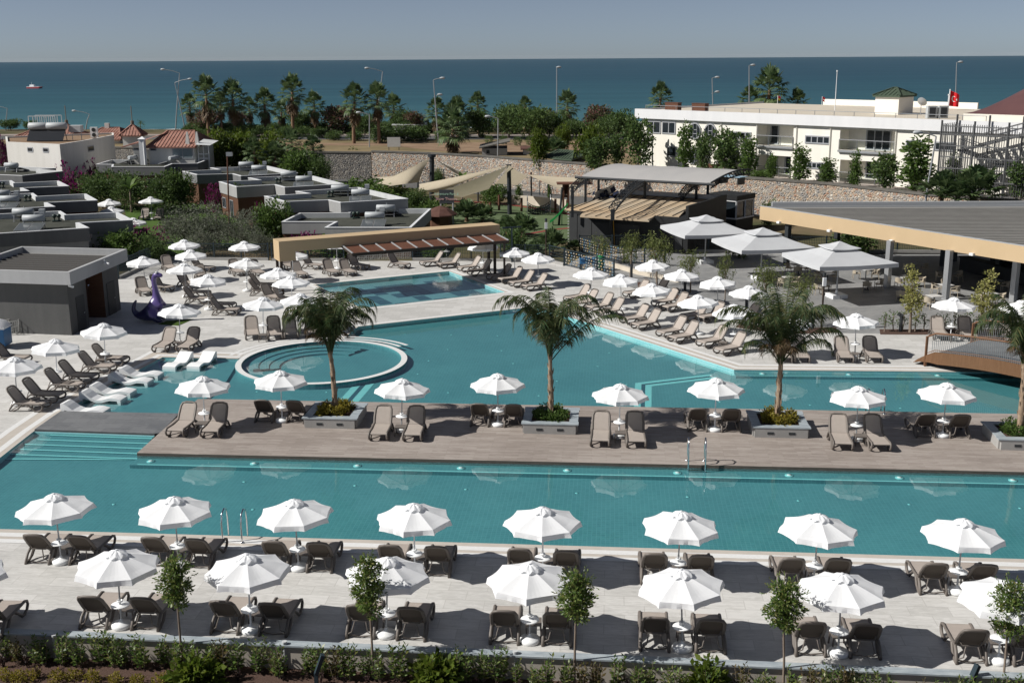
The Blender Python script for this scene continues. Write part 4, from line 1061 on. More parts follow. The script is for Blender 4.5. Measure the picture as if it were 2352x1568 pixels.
def tree(kind, u, vb, vt, wpx, label, z0=0.0, group=None, Y=None, vi=None, wz=1.0):
    p = P(u, vb, z0) if Y is None else V(PY(u, vb, Y).x, Y, z0)
    h = PY(u, vt, p.y).z - z0; W = wpx / FOC * math.hypot(p.y, HC - z0)
    w0 = KIND[kind][4]; vi = R.randrange(3) if vi is None else vi
    s = (W / w0 * 1.02, W / w0 * 1.02, h)
    return proto_place(PR, '%s%d' % (kind, vi), lambda: make_tree(kind, vi), p, R.uniform(0, 6.28), label, group, s)
# --- feather palms in the marble-topped planters ---
def frond(b, rr, base, az, el, L, bend, nl=58, ll=.62, mi=0, wid=.032, twist=0.0):
    pts = []; p = V(*base); e = el; n = 14
    for i in range(n + 1):
        pts.append(p.copy()); d = V(math.cos(az) * math.cos(e), math.sin(az) * math.cos(e), math.sin(e))
        p = p + d * (L / n); e -= bend * 1.2 / n * (.12 + 2.9 * (i / n) ** 2.2) ; e = max(e, -1.5); az += twist / n
    b.tube(pts, [.028 - .022 * i / n for i in range(n + 1)], 5, mi)
    for i in range(nl):
        f = .27 + .73 * i / (nl - 1); k = min(n - 1, int(f * n)); q = pts[k].lerp(pts[k + 1], f * n - k)
        t = (pts[k + 1] - pts[k]).normalized(); s = t.cross(V(0, 0, 1))
        s = s.normalized() if s.length > .05 else V(1, 0, 0)
        lo = ll * (1 - .55 * abs(f - .45) * 1.6) * rr.uniform(.8, 1.15)
        for sg in (-1, 1):
            d = (s * sg * rr.uniform(.5, .85) + t * .55 + V(0, 0, rr.uniform(-.75, -.1))).normalized()
            m = q + d * lo * .5; e2 = q + d * lo + V(0, 0, -lo * .38)
            w = t * (wid / 2)
            b.add([q - w, q + w, m + w, e2, m - w], [(0, 1, 2, 3, 4)], mi)
def feather_palm(label, loc, hz, seed, specs, trunk_r=.105, lean=(0, 0)):
    rr = random.Random(seed); t = thing('feather_palm', label, 'palm', loc, 0, 'palms in the planters on the plank deck')
    b = MB(); n = 12; pts = []; rs = []
    for i in range(n + 1):
        f = i / n; pts.append((lean[0] * f * f + rr.uniform(-.012, .012), lean[1] * f, hz * f)); rs.append(trunk_r * (1.25 - .42 * f) * rr.uniform(.92, 1.08))
    b.tube(pts, rs, 10)
    for i in range(26):      # stubs of cut leaf bases
        f = rr.uniform(.1, .98); a = rr.uniform(0, 6.28); r = trunk_r * (1.2 - .4 * f)
        c = V(lean[0] * f * f + r * math.cos(a), lean[1] * f + r * math.sin(a), hz * f)
        b.tube([c, c + V(math.cos(a) * .05, math.sin(a) * .05, .22)], [.03, .012], 5)
    b.build('trunk', M['palm_bark'], t)
    b = MB(); top = V(lean[0], lean[1], hz)
    for az, el, L, bend in specs:
        frond(b, rr, top + V(.06 * math.cos(az), .06 * math.sin(az), rr.uniform(-.25, .1)), az, el, L, bend)
    b.build('crown', M['l_palm'], t)
    b = MB()
    for i in range(5): frond(b, rr, top, rr.uniform(0, 6.28), rr.uniform(.9, 1.4), rr.uniform(1.4, 2.4), rr.uniform(2.0, 3.6), 30, .42)
    b.build('dry_fronds', M['l_dead'], t)
    return t
def D_(deg): return math.radians(deg)
PLANT = [(771, 945), (1266, 957), (1786, 965), (2342, 992)]
PZP = .52
pal = []
for u, v in PLANT: pal.append(P(u, v, PZP))
Q0, Q1, Q2, Q3 = [(q.x, q.y, PZP - .1) for q in pal]
rnd = lambda seed, n, el, L, bd: [(a * 2.4 + seed, D_(random.Random(seed * 50 + a).uniform(*el)), random.Random(seed * 70 + a).uniform(*L), random.Random(seed * 90 + a).uniform(*bd)) for a in range(n)]
feather_palm('feather palm in the first planter, its fronds drooping on both sides', Q0, 2.9, 11, rnd(1, 12, (82, 89.5), (2.6, 4.6), (2.8, 4.6)) + rnd(6, 8, (82, 89), (2.5, 3.5), (.5, 1.4)) + [(D_(d), D_(e), L, k) for d, e, L, k in ((182, 78, 3.7, 3.4), (172, 80, 4.0, 3.6), (195, 74, 3.3, 3.2), (0, 79, 3.9, 3.5), (-10, 75, 3.5, 3.3), (12, 82, 4.2, 3.5))], .105, (-.12, 0))
feather_palm('feather palm in the second planter with one low frond reaching right', Q1, 2.9, 12, rnd(2, 14, (85, 89.8), (2.4, 4.4), (3.4, 5.2)) + rnd(7, 6, (84, 89), (2.3, 3.1), (.8, 2.0)) + [(D_(d), D_(e), L, k) for d, e, L, k in ((180, 80, 4.4, 2.7), (186, 83, 4.2, 3.0), (-4, 52, 4.0, 1.4), (4, 57, 3.7, 1.6), (0, 84, 4.4, 3.6))], .105, (-.06, 0))
feather_palm('feather palm in the third planter with wide spreading fronds', Q2, 2.8, 13, rnd(3, 12, (74, 89), (2.8, 5.0), (2.2, 3.6)) + rnd(8, 8, (78, 89), (2.8, 3.8), (.4, 1.3)) + [(D_(d), D_(e), L, k) for d, e, L, k in ((180, 66, 4.3, 2.6), (190, 58, 3.8, 2.4), (170, 74, 4.2, 2.7), (0, 66, 4.1, 2.6), (-8, 56, 3.5, 2.5), (10, 74, 4.2, 2.5), (-30, 54, 2.8, 2.4), (210, 54, 2.8, 2.4))], .11, (0, 0))
feather_palm('feather palm in the last planter, cut by the right picture edge', Q3, 3.1, 14, rnd(4, 12, (78, 89), (2.6, 4.5), (2.6, 4.2)) + rnd(9, 6, (82, 89), (2.6, 3.5), (.5, 1.4)) + [(D_(d), D_(e), L, k) for d, e, L, k in ((180, 70, 3.5, 2.9), (190, 78, 3.8, 2.9), (0, 72, 3.5, 2.9))], .12, (-.1, 0))
def small_shrub(lm, seed, n=260, size=.11):
    rr = random.Random(seed); b = MB()
    foliage(b, rr, [(rr.uniform(-.1, .1), rr.uniform(-.1, .1), .16, .2, .2, .17), (rr.uniform(-.15, .15), rr.uniform(-.15, .15), .12, .2, .2, .14)], n, size, .55, 0, .7)
    return tag(b.build('low_shrub', M[lm]), None, 'shrub')
for i, p in enumerate(pal):
    t = thing('planter', ('square concrete planter with marble rim, %s from the left on the plank deck' % ORD[i]), 'planter', (p.x, p.y, WDZ), ROW, 'square planters on the plank deck')
    h = .42; s = 1.12; b = MB()
    for dx, dy, lx, ly in ((0, -s, 2 * s, .14), (0, s, 2 * s, .14), (-s, 0, .14, 2 * s - .14), (s, 0, .14, 2 * s - .14)): b.box((dx, dy, h / 2), (lx, ly, h))
    b.build('wall', M['concrete'], t); b = MB()
    for dx, dy, lx, ly in ((0, -s + .1, 2 * s + .24, .38), (0, s - .1, 2 * s + .24, .38), (-s + .1, 0, .38, 2 * s - .58), (s - .1, 0, .38, 2 * s - .58)): b.box((dx, dy, h + .025), (lx, ly, .05))
    b.build('coping', M['marble'], t)
    b = MB(); b.box((0, 0, h - .06), (2 * s - .16, 2 * s - .16, .04)); b.build('soil', M['mulch'], t)
    for x in (-.45, .45):
        b = MB(); b.box((x, -s - .075, .2), (.27, .02, .1)); b.build('recessed_light', M['dark_metal'], t)
    k = 10
    for j in range(k):
        q = 2 * PI * j / k + R.uniform(-.2, .2); r = R.uniform(.45, .68)
        yel = i in (0, 2)
        proto_place(PR, 'pshrub%d%d' % (yel, j % 3), lambda: small_shrub('l_yellow' if yel else 'l_mid', j + 5, 260, .1 if yel else .085), (p.x + r * math.cos(q), p.y + r * math.sin(q), WDZ + h - .06), R.uniform(0, 6), 'low %s shrub round the palm foot in the %s planter' % ('yellow-green' if yel else 'bright green', ORD[i]), 'shrubs in the %s planter' % ORD[i], R.uniform(.95, 1.35))
# --- fan palms ---
def fan_leaf(b, rr, base, az, el, pet, r, droop, mi=0, nseg=13):
    d = V(math.cos(az) * math.cos(el), math.sin(az) * math.cos(el), math.sin(el))
    c = V(*base) + d * pet; side = V(-math.sin(az), math.cos(az), 0); up = side.cross(d)
    b.tube([base, c], [.03, .018], 4, mi, False)
    for k in range(nseg):
        a = math.radians(-105 + 210 * k / (nseg - 1)); dd = d * math.cos(a) + side * math.sin(a)
        L = r * (1 - .25 * abs(a) / 1.9) * rr.uniform(.85, 1.1); w = up.cross(dd).normalized() * (r * .085)
        m = c + dd * L * .6 + up * .05; e = c + dd * L + V(0, 0, -droop * L)
        b.add([c, m + w, e, m - w], [(0, 1, 2, 3)], mi)
def make_fan(vi, H=9.0, n=34, r=.9):
    rr = random.Random(300 + vi); t = thing('fan_palm', '', 'palm')
    b = MB(); lean = rr.uniform(-.25, .25); pts = [(lean * (i / 8) ** 2, 0, H * i / 8) for i in range(9)]
    b.tube(pts, [.20 - .009 * i for i in range(9)], 8); b.build('trunk', M['fan_trunk'], t)
    top = V(lean, 0, H); b = MB()
    for i in range(n):
        f = i / n; az = i * 2.4 + rr.uniform(-.3, .3); el = D_(82 - 112 * f + rr.uniform(-8, 8))
        fan_leaf(b, rr, top + V(0, 0, .3 - .7 * f), az, el, rr.uniform(.85, 1.25), r * rr.uniform(.8, 1.1), .12 + .4 * f)
    o = b.build('crown', M['l_fan'], t, (lean, 0, H)); o.data.transform(Matrix.Translation((-lean, 0, -H))); b = MB()
    for i in range(20):
        az = rr.uniform(0, 6.28); fan_leaf(b, rr, top + V(0, 0, -.4 - rr.uniform(0, .9)), az, D_(rr.uniform(-80, -48)), rr.uniform(.4, .8), r * .85, .25, 0, 9)
    o = b.build('dead_skirt', M['l_dead'], t, (lean, 0, H)); o.data.transform(Matrix.Translation((-lean, 0, -H)))
    return t
def fan_palm(u, vb, vc, label, z0=None, Y=None, rpx=40):
    z0 = TZ if z0 is None else z0
    p = P(u, vb, z0) if Y is None else V(PY(u, vb, Y).x, Y, z0)
    h = PY(u, vc, p.y).z - z0; vi = R.randrange(3)
    sx = rpx / FOC * p.y / 1.75
    o = proto_place(PR, 'fan%d' % vi, lambda: make_fan(vi), p, R.uniform(0, 6.28), label, 'tall fan palms along the coast road', (sx, sx, h / 9.0), None)
    for c in o.children:
        if c.name.split('.')[0] != 'trunk': c.scale.z = sx / (h / 9.0)
FP = [(480, 317, 217, 40, 'tall fan palm with brown skirt, nearest the left street lamps'), (440, 298, 245, 27, 'small fan palm just right of the leaning street lamp'), (541, 315, 228, 38, 'tall fan palm, second big one from the left'), (510, 306, 240, 26, 'thin fan palm between the first two big palms'), (578, 300, 250, 24, 'small fan palm right of the second big palm'), (611, 313, 240, 34, 'medium fan palm left of the tallest one'), (648, 303, 258, 24, 'small fan palm just left of the tallest palm'), (674, 320, 212, 38, 'tallest fan palm of the left group'), (725, 307, 243, 30, 'fan palm standing alone right of the tallest palm'),
      (813, 330, 234, 38, 'fan palm with heavy crown left of the hidden lamp'), (871, 330, 230, 36, 'fan palm in front of a street lamp'), (906, 302, 250, 30, 'slim fan palm right of the palm at the street lamp'), (1003, 310, 256, 30, 'fan palm behind the double-headed street lamp'), (1052, 318, 262, 36, 'broad fan palm behind the nearest fan palm'), (1099, 310, 242, 28, 'fan palm rising above the round tree'), (1205, 305, 246, 22, 'fan palm rising out of the dark trees'), (1305, 295, 243, 33, 'fan palm right of the plain street lamp'), (1514, 300, 225, 33, 'fan palm behind the left end of the white building'), (1764, 300, 207, 46, 'largest fan palm behind the white building'), (1722, 300, 232, 30, 'fan palm left of the largest one behind the white building'), (1828, 300, 238, 30, 'low fan palm right of the largest one behind the white building')]
for u, vb, vc, r, lb in FP: fan_palm(u, vb, vc, lb, None, None, r)
fan_palm(1042, 353, 296, 'nearest fan palm, full crown just behind the stone wall', TZ, None, 44)
for u, vc, lb in ((563, 348, 'short fan palm before the lime-green trees, left'), (613, 358, 'short fan palm before the lime-green trees, right'), (652, 328, 'short fan palm under the tallest coast palm'), (703, 342, 'short fan palm at the left end of the rubble wall')): fan_palm(u, 0, vc, lb, GZ, 150, 30)
def make_bushpalm(vi):
    rr = random.Random(500 + vi); t = thing('bush_palm', '', 'palm'); b = MB()
    b.tube([(0, 0, -.1), (0, 0, .5)], [.2, .16], 7); b.build('trunk', M['fan_trunk'], t); b = MB()
    for i in range(34):
        f = i / 34; fan_leaf(b, rr, (0, 0, .4), i * 2.4, D_(85 - 75 * f + rr.uniform(-8, 8)), rr.uniform(.9, 1.3), .85 * rr.uniform(.85, 1.15), .25, 0, 13)
    b.build('crown', M['l_fan'], t); return t
def bush_palm(u, vb, hpx, label, z0):
    p = P(u, vb, z0); s = hpx / FOC * p.y / 2.3; vi = R.randrange(3)
    proto_place(PR, 'bp%d' % vi, lambda: make_bushpalm(vi), p, R.uniform(0, 6), label, 'low fan palms with little trunk', s)
for u, vb, h, lb, z in [(1072, 510, 58, 'low fan palm beside the park sign', GZ), (1108, 512, 48, 'low fan palm right of the park sign palm', GZ), (1165, 540, 50, 'low fan palm left of the pergola end', GZ), (1200, 545, 62, 'low fan palm with spreading fans behind the lamp post', GZ), (1268, 585, 66, 'low fan palm in front of the black stage corner', GZ), (1225, 590, 40, 'low fan palm at the deck fence', GZ), (1320, 580, 34, 'low fan palm left of the ramp fence', GZ), (1240, 360, 42, 'low fan palm left of the green roof shelter', TZ), (1272, 362, 52, 'low fan palm behind the green roof shelter', TZ),
    (2160, 468, 84, 'large low fan palm left in the pair before the fire stair', TZ), (2235, 470, 98, 'large low fan palm right in the pair before the fire stair', TZ), (2198, 472, 62, 'smaller low fan palm between the large pair', TZ)]:
    bush_palm(u, vb, h, lb, z)
# --- trees and shrubs, near to far ---
g_ = 'weeping pepper trees on the terrace'
for u, vb, vt, w, lb in [(1375, 606, 541, 44, 'pepper tree by the green bin'), (1447, 640, 534, 44, 'tall thin pepper tree beside the dark bollard'), (1509, 655, 538, 60, 'roundest pepper tree, behind the ramp'), (1586, 672, 575, 52, 'pepper tree left of the first square canopy pole'), (1665, 692, 584, 36, 'small crooked pepper tree below the first square canopy'), (1757, 735, 600, 58, 'pepper tree at the middle square canopy pole'), (1843, 752, 630, 54, 'pepper tree behind the third feather palm')]:
    tree('pepper', u, vb, vt, w, lb, 0, g_)
tree('yellow', 2090, 764, 614, 44, 'slim yellow-green tree, first behind the bridge', 0, 'yellow-green trees at the bar'); tree('yellow', 2252, 764, 624, 50, 'slim yellow-green tree, second behind the bridge', 0, 'yellow-green trees at the bar')
for i in range(11):
    u = 2030 + i * 23 + R.uniform(-5, 5); tree('sapling', u, 762 + R.uniform(-3, 4), 716 + R.uniform(-8, 8), 28, 'thin young shrub in the bark bed behind the bridge', 0, 'young shrubs in the bark bed')
L_ = [
 # bungalow gardens
 ('dark', 235, 478, 398, 92, 'dense dark tree beside the tiled bungalow', GZ), ('dark', 300, 482, 400, 88, 'dense dark tree before the brown bungalow window', GZ), ('dark', 375, 490, 402, 80, 'dark tree right of the garden parasol', GZ), ('mid', 418, 486, 398, 62, 'upright green tree at the brown bungalow corner', GZ), ('dark', 190, 470, 408, 60, 'dark tree below the purple bougainvillea', GZ),
 ('olive', 430, 572, 478, 110, 'grey olive tree, left of the olive group', GZ), ('olive', 505, 570, 470, 120, 'grey olive tree in the middle of the olive group', GZ), ('olive', 556, 578, 488, 88, 'grey olive tree, right of the olive group', GZ), ('olive', 470, 590, 520, 90, 'low grey olive tree at the deck fence', GZ), ('olive', 600, 588, 535, 60, 'small grey olive tree left of the pergola', GZ),
 ('mid', 240, 600, 528, 84, 'glossy garden tree behind the shower hut roof', GZ), ('mid', 290, 606, 535, 80, 'glossy garden tree right of the shower hut roof', GZ), ('dark', 345, 606, 545, 70, 'dark shrub tree with bougainvillea at the fence', GZ), ('dark', 80, 610, 546, 92, 'dark tree left behind the shower hut', GZ), ('dark', 6, 740, 640, 34, 'dark tree at the left edge beside the shower hut', GZ),
 ('boug', 185, 470, 383, 70, 'purple bougainvillea between the left bungalows', GZ), ('boug', 215, 440, 375, 40, 'tall purple bougainvillea against the house wall', GZ), ('boug', 285, 570, 515, 62, 'magenta bougainvillea at the garden pool', GZ), ('boug', 352, 590, 524, 52, 'magenta bougainvillea left of the olive trees', GZ), ('boug', 668, 520, 480, 36, 'purple bougainvillea between two flat roofs', GZ), ('boug', 455, 398, 380, 30, 'purple bougainvillea behind the brown bungalow', GZ), ('boug', 495, 490, 425, 34, 'purple climber at the second bungalow row', GZ), ('boug', 590, 520, 470, 24, 'small magenta climber at the third bungalow', GZ), ('boug', 695, 590, 540, 80, 'magenta bougainvillea under the ochre beam', GZ), ('boug', 8, 400, 318, 36, 'dark purple bougainvillea at the left edge by the white house', GZ),
 ('mid', 620, 560, 468, 66, 'garden tree left of the flat roof with tanks', GZ), ('mid', 655, 560, 480, 44, 'climbing shrub at the flat roof corner', GZ), ('mid', 560, 490, 430, 50, 'green climber between the bungalow rows', GZ), ('shrub', 770, 590, 545, 130, 'green shrubs behind the pergola screen', GZ), ('shrub', 60, 425, 395, 70, 'creeper on the left flat roofs', GZ), ('shrub', 185, 492, 468, 60, 'creeper between the left flat roofs', GZ),
 ('lime', 500, 372, 306, 66, 'lime-green round tree left of three', GZ), ('lime', 560, 372, 308, 68, 'lime-green round tree in the middle of three', GZ), ('lime', 618, 372, 310, 62, 'lime-green round tree right of three', GZ), ('mid', 690, 400, 348, 76, 'round green tree at the wall end', GZ), ('dark', 735, 402, 362, 56, 'dark tree in the wall shadow', GZ),
 ('shrub', 830, 462, 412, 100, 'leafy creeper on the left shade sail frame', GZ), ('shrub', 900, 470, 425, 90, 'leafy creeper behind the white flat roof', GZ), ('dark', 960, 490, 438, 66, 'dark creeper under the middle shade sail', GZ), ('shrub', 990, 510, 462, 60, 'yellow-green shrub beside the brown roofed hut', GZ), ('dark', 1010, 430, 390, 30, 'round shrub right of the tall sail post', GZ), ('mid', 1135, 470, 425, 60, 'grassy shrub under the second sail post', GZ), ('dshrub', 1180, 600, 530, 54, 'round fruit shrub right of the pergola', GZ), ('shrub', 1000, 597, 566, 50, 'clipped green shrub behind the fence right of the white screen', GZ), ('cone', 1192, 470, 425, 16, 'thin young conifer by the cream wall', GZ), ('cone', 1262, 465, 425, 9, 'thin cypress sapling at the cream wall', GZ), ('cone', 812, 405, 345, 34, 'slender young tree before the grey rubble wall', GZ),
 ('dshrub', 1700, 592, 540, 60, 'dark shrub behind the first square canopy', 0), ('dshrub', 1960, 582, 535, 90, 'dark shrub behind the bar columns', 0), ('mid', 1765, 520, 465, 34, 'climber at the left corner of the ochre roof', GZ),
 # along the wall foot and the terrace above it
 ('shrub', 1640, 452, 428, 26, 'tuft of weeds on the wall ledge, leftmost', 1.2), ('shrub', 1725, 460, 436, 40, 'tuft of weeds on the wall ledge, second', 1.2), ('shrub', 1830, 468, 446, 40, 'tuft of weeds on the wall ledge, third', 1.2), ('shrub', 1880, 471, 448, 46, 'tuft of weeds on the wall ledge, fourth', 1.2), ('shrub', 1660, 475, 455, 24, 'small shrub below the wall ledge', GZ),
 ('leafy', 1466, 392, 276, 62, 'tallest leafy tree at the left end of the white building', TZ), ('leafy', 1414, 388, 312, 40, 'leafy tree left of the tallest one', TZ), ('lime', 1354, 385, 296, 52, 'light green tree behind the green roof shelter', TZ), ('leafy', 1375, 392, 318, 60, 'dark leafy tree right of the green roof shelter', TZ), ('lime', 1239, 372, 300, 36, 'light green tree above the round bushes', TZ), ('lime', 1289, 348, 290, 36, 'light green tree under the fan palm', TZ),
 ('cone', 1573, 395, 288, 34, 'slender tree at the first round window', TZ), ('leafy', 1613, 399, 308, 36, 'slender tree below the second round window', TZ), ('leafy', 1663, 401, 302, 66, 'broad tree before the first strip window', TZ), ('cone', 1718, 406, 318, 36, 'slender tree before the small lower window', TZ), ('cone', 1771, 413, 358, 24, 'young tree before the first balcony', TZ), ('cone', 1836, 418, 338, 40, 'slender tree right of the first balcony', TZ), ('cone', 1901, 424, 366, 36, 'small tree before the lower strip window', TZ), ('cone', 1963, 430, 352, 26, 'thin tree before the second balcony', TZ), ('leafy', 2029, 437, 356, 62, 'round tree before the second balcony', TZ), ('cone', 2101, 444, 320, 66, 'pointed wide tree before the right windows', TZ), ('cone', 2185, 440, 358, 30, 'tree behind the large low fan palms', TZ), ('leafy', 2345, 462, 375, 62, 'tree at the right edge below the fire stair', TZ), ('shrub', 1745, 410, 392, 40, 'low shrub before the first balcony', TZ), ('leafy', 2260, 440, 350, 50, 'tree behind the fire stair', TZ),
 # coast belt
 ('pink', 478, 306, 254, 54, 'pink-flowering tree under the first big palm', TZ), ('pink', 550, 304, 258, 40, 'pink-flowering tree under the second big palm', TZ), ('park', 692, 306, 256, 52, 'rounded tree between tallest palm and lone palm', TZ), ('pink', 775, 306, 246, 60, 'dark reddish tree left of the heavy-crowned palm', TZ), ('park', 838, 312, 266, 50, 'dark tree between the two road palms', TZ), ('park', 925, 304, 254, 44, 'dark tree right of the road palms', TZ), ('pink', 958, 305, 258, 44, 'pink-flowering tree by the white kiosk', TZ), ('park', 1100, 316, 254, 62, 'round olive-green tree under the fan palm', TZ), ('park', 1168, 318, 248, 80, 'wide dark tree, left of the dense clump', TZ), ('park', 1215, 322, 250, 84, 'wide dark tree in the middle of the dense clump', TZ), ('park', 1262, 316, 258, 64, 'dark tree at the right of the dense clump', TZ), ('pink', 1258, 310, 254, 40, 'reddish tree at the dense clump', TZ), ('park', 1180, 300, 241, 60, 'grey-green tree behind the dense clump', TZ), ('park', 1325, 318, 278, 50, 'low dark tree right of the street lamp palm', TZ), ('pink', 1372, 312, 245, 66, 'large pink-flowering tree left of the white building', TZ), ('park', 1415, 316, 258, 70, 'olive-green tree at the white building corner', TZ), ('park', 1388, 322, 275, 56, 'low olive-green tree before the pink tree', TZ), ('park', 1925, 300, 240, 50, 'brownish treetop behind the white building roof', TZ), ('park', 25, 300, 275, 40, 'dark tree at the left edge behind the tiled roofs', TZ), ('park', 70, 302, 278, 24, 'small dark tree behind the tiled roofs', TZ), ('sapling', 325, 302, 276, 16, 'pale young tree on the beach', TZ)]
YFIX = {500: 158, 560: 159, 618: 157, 690: 147, 735: 146}
for k, u, vb, vt, w, lb, z in L_: tree(k, u, vb, vt, w, lb, z, None, YFIX.get(u) if z == GZ and 304 < vt < 364 else None)
# hedge bushes along the coast road
k = 0
for u0, u1, n, vb, h, kind in ((430, 1000, 26, 305, 22, 'dshrub'), (445, 1010, 18, 300.5, 16, 'shrub'), (1000, 1470, 16, 304, 24, 'dshrub'), (425, 760, 13, 316, 20, 'dshrub'), (770, 820, 2, 322, 22, 'dshrub'), (880, 960, 4, 325, 30, 'dshrub'), (960, 1010, 2, 322, 22, 'shrub'), (1070, 1110, 2, 317, 12, 'shrub'), (1460, 1490, 1, 316, 30, 'dshrub')):
    for i in range(n):
        u = u0 + (u1 - u0) * i / max(1, n - 1) + R.uniform(-6, 6); hh = h * R.uniform(.7, 1.25); k += 1
        tree(kind, u, vb + R.uniform(-2, 2), vb - hh, hh * 1.6, 'rounded oleander bush on the coast road verge between the palms', TZ, 'oleander bushes along the coast road')
def clipped(seed=3):
    rr = random.Random(seed); b = MB(); foliage(b, rr, [(0, 0, .5, .5, .5, .5)], 1100, .08, .6, 0, .9); return tag(b.build('clipped_bush', M['l_bush']), None, 'shrub')
for u, vb, lb in ((1123, 331, 'clipped round bush, first from the left on the brown bank'), (1157, 332, 'clipped round bush, second from the left on the brown bank'), (1189, 335, 'clipped round bush, third from the left on the brown bank'), (1217, 333, 'clipped round bush, fourth from the left on the brown bank')):
    p = P(u, vb, TZ); proto_place(PR, 'clip', clipped, p, 0, lb, 'clipped bushes on the bank', 21 / FOC * p.y)
# banana plants
def banana():
    rr = random.Random(77); t = thing('banana_plant', '', 'plant'); b = MB(); b.tube([(0, 0, 0), (0, 0, 2.2)], [.12, .08], 8); b.build('stem', M['bark'], t); b = MB()
    for i in range(7):
        az = i * 2.4; e = D_(rr.uniform(45, 82)); pts = []; p = V(0, 0, 2.1)
        for k in range(7):
            pts.append(p.copy()); p = p + V(math.cos(az) * math.cos(e), math.sin(az) * math.cos(e), math.sin(e)) * .27; e -= .17
        s = V(-math.sin(az), math.cos(az), 0); w = (.02, .16, .24, .26, .22, .14, .02)
        vs = [q + s * w[k] for k, q in enumerate(pts)] + [q - s * w[k] for k, q in enumerate(pts)]
        b.add(vs, [(k, k + 1, 8 + k, 7 + k) for k in range(6)])
    b.build('leaves', M['l_mid'], t); return t
for u, vb, s, lb in ((303, 488, 1.15, 'banana plant on the garden lawn'), (1062, 462, 1.0, 'banana plant under the second shade sail')):
    p = P(u, vb, GZ); proto_place(PR, 'banana', banana, p, 1, lb, None, s)
# --- foreground bed ---
def make_lolli(vi):
    rr = random.Random(40 + vi); t = thing('standard_tree', '', 'tree')
    H, w, c0 = ((3.4, .82, 2.0), (3.75, .8, 1.95), (3.35, .92, 2.05), (3.3, .95, 1.95), (3.4, .95, 1.85))[vi]
    b = MB(); ln = rr.uniform(-.1, .1); b.tube([(0, 0, -.05), (ln * .3, 0, c0 * .5), (ln, .02, c0)], [.038, .032, .028], 8)
    top = V(ln, .02, c0); rz = (H - c0) / 2; bl = []
    for i in range(11):
        f = i / 10; z = c0 - .1 + (H - c0) * (.08 + .86 * f); k = math.sin(PI * (.16 + .74 * f)) ** .8; a = i * 2.4
        off = w * .25 * k; r = w * .27 * k + .03
        bl.append((ln + off * math.cos(a), off * math.sin(a), z, r, r, .16))
    for x, y, z, *_ in bl: b.tube([top - V(0, 0, .06), (x * .6 + ln * .4, y * .5, z - .15), (x, y, z)], [.016, .011, .004], 5)
    b.build('trunk', M['bark'], t); b = MB(); foliage(b, rr, bl, 2900, .10, .45, 0, .75)
    for i in range(40):     # shoots that stick out
        d = rnd_dir(rr); c = V(ln + d.x * w * .52, d.y * w * .52, c0 + rz + abs(d.z) * rz)
        for k in range(6): leaf(b, rr, c + d * .03 * k, .075, (d + rnd_dir(rr) * .7).normalized(), .42)
    b.build('crown', M['l_hedge'], t); return t
for i, (u, vb, lb) in enumerate([(420, 1532, 'first clipped standard tree from the left in the foreground bed'), (858, 1556, 'second foreground standard tree, tall and narrow, before a parasol'), (1319, 1572, 'third foreground standard tree with a round crown'), (1799, 1590, 'fourth foreground standard tree before a parasol edge'), (2300, 1600, 'fifth foreground standard tree at the right edge')]):
    p = P(u, vb, BZ); t = make_lolli(i); t.location = p; tag(t, lb, None, 'clipped standard trees in the foreground bed')
def make_hedge(vi):
    rr = random.Random(60 + vi); t = thing('laurel_shrub', '', 'shrub'); b = MB(); b2 = MB()
    for s in range(11):
        a = rr.uniform(0, 6.28); r = rr.uniform(.02, .24); h = rr.uniform(.45, 1.05); tip = V(math.cos(a) * r * 1.5, math.sin(a) * r * 1.5, h)
        b.tube([(math.cos(a) * r * .5, math.sin(a) * r * .5, -.02), tip], [.012, .006], 4)
        n = int(h * 24)
        for k in range(n):
            f = (k + 1) / n; 
            if f < .12: continue
            q = V(math.cos(a) * r * .5, math.sin(a) * r * .5, 0).lerp(tip, f); az = k * 2.4 + rr.uniform(-.4, .4)
            leaf(b2, rr, q, .19 * (1.1 - .4 * f), V(math.cos(az), math.sin(az), .25 + .7 * f * f).normalized(), .4)
    b.build('stems', M['bark'], t); b2.build('foliage', M['l_hedge' if vi < 4 else 'l_brown'], t); return t
n = 66
for i in range(n):
    x = -14.9 + 29.6 * i / (n - 1) + R.uniform(-.14, .14); f = (x - deck_front[0].x) / (deck_front[1].x - deck_front[0].x)
    q = deck_front[0] + (deck_front[1] - deck_front[0]) * f + dn * R.uniform(.35, .68)
    vi = 4 + R.randrange(2) if R.random() < .2 else R.randrange(4)
    proto_place(PR, 'hedge%d' % vi, lambda: make_hedge(vi), (q.x, q.y, BZ), R.uniform(0, 6), ('bronze-leaved' if vi > 3 else 'glossy green') + ' laurel shrub in the hedge along the low wall', 'laurel shrubs of the foreground hedge', R.uniform(.72, 1.0))
def seedling(vi):
    rr = random.Random(90 + vi); b = MB()
    for s in range(9):
        a = rr.uniform(0, 6.28); b.tube([(0, 0, 0), (math.cos(a) * .07, math.sin(a) * .07, rr.uniform(.15, .3))], [.008, .004], 3)
        for k in range(5): leaf(b, rr, V(math.cos(a) * .06 * k / 4, math.sin(a) * .06 * k / 4, .06 * k), .05, None, .5)
    return tag(b.build('dark_seedling', M['seed']), None, 'plant')
M['seed'] = leafmat('dark_purple_leaf', [(.035, .018, .02), (.05, .028, .028), (.06, .04, .03)], .1)
for i in range(64):
    u = -20 + 2400 * ((i * .618) % 1); v = 1512 + (i % 3) * 22 + u * .018 + R.uniform(-4, 4)
    p = P(u, v, BZ); proto_place(PR, 'seed%d' % (i % 3), lambda: seedling(i % 3), p, R.uniform(0, 6), 'small dark purple seedling in the bark mulch', 'seedlings in the bark mulch', R.uniform(.9, 1.4))
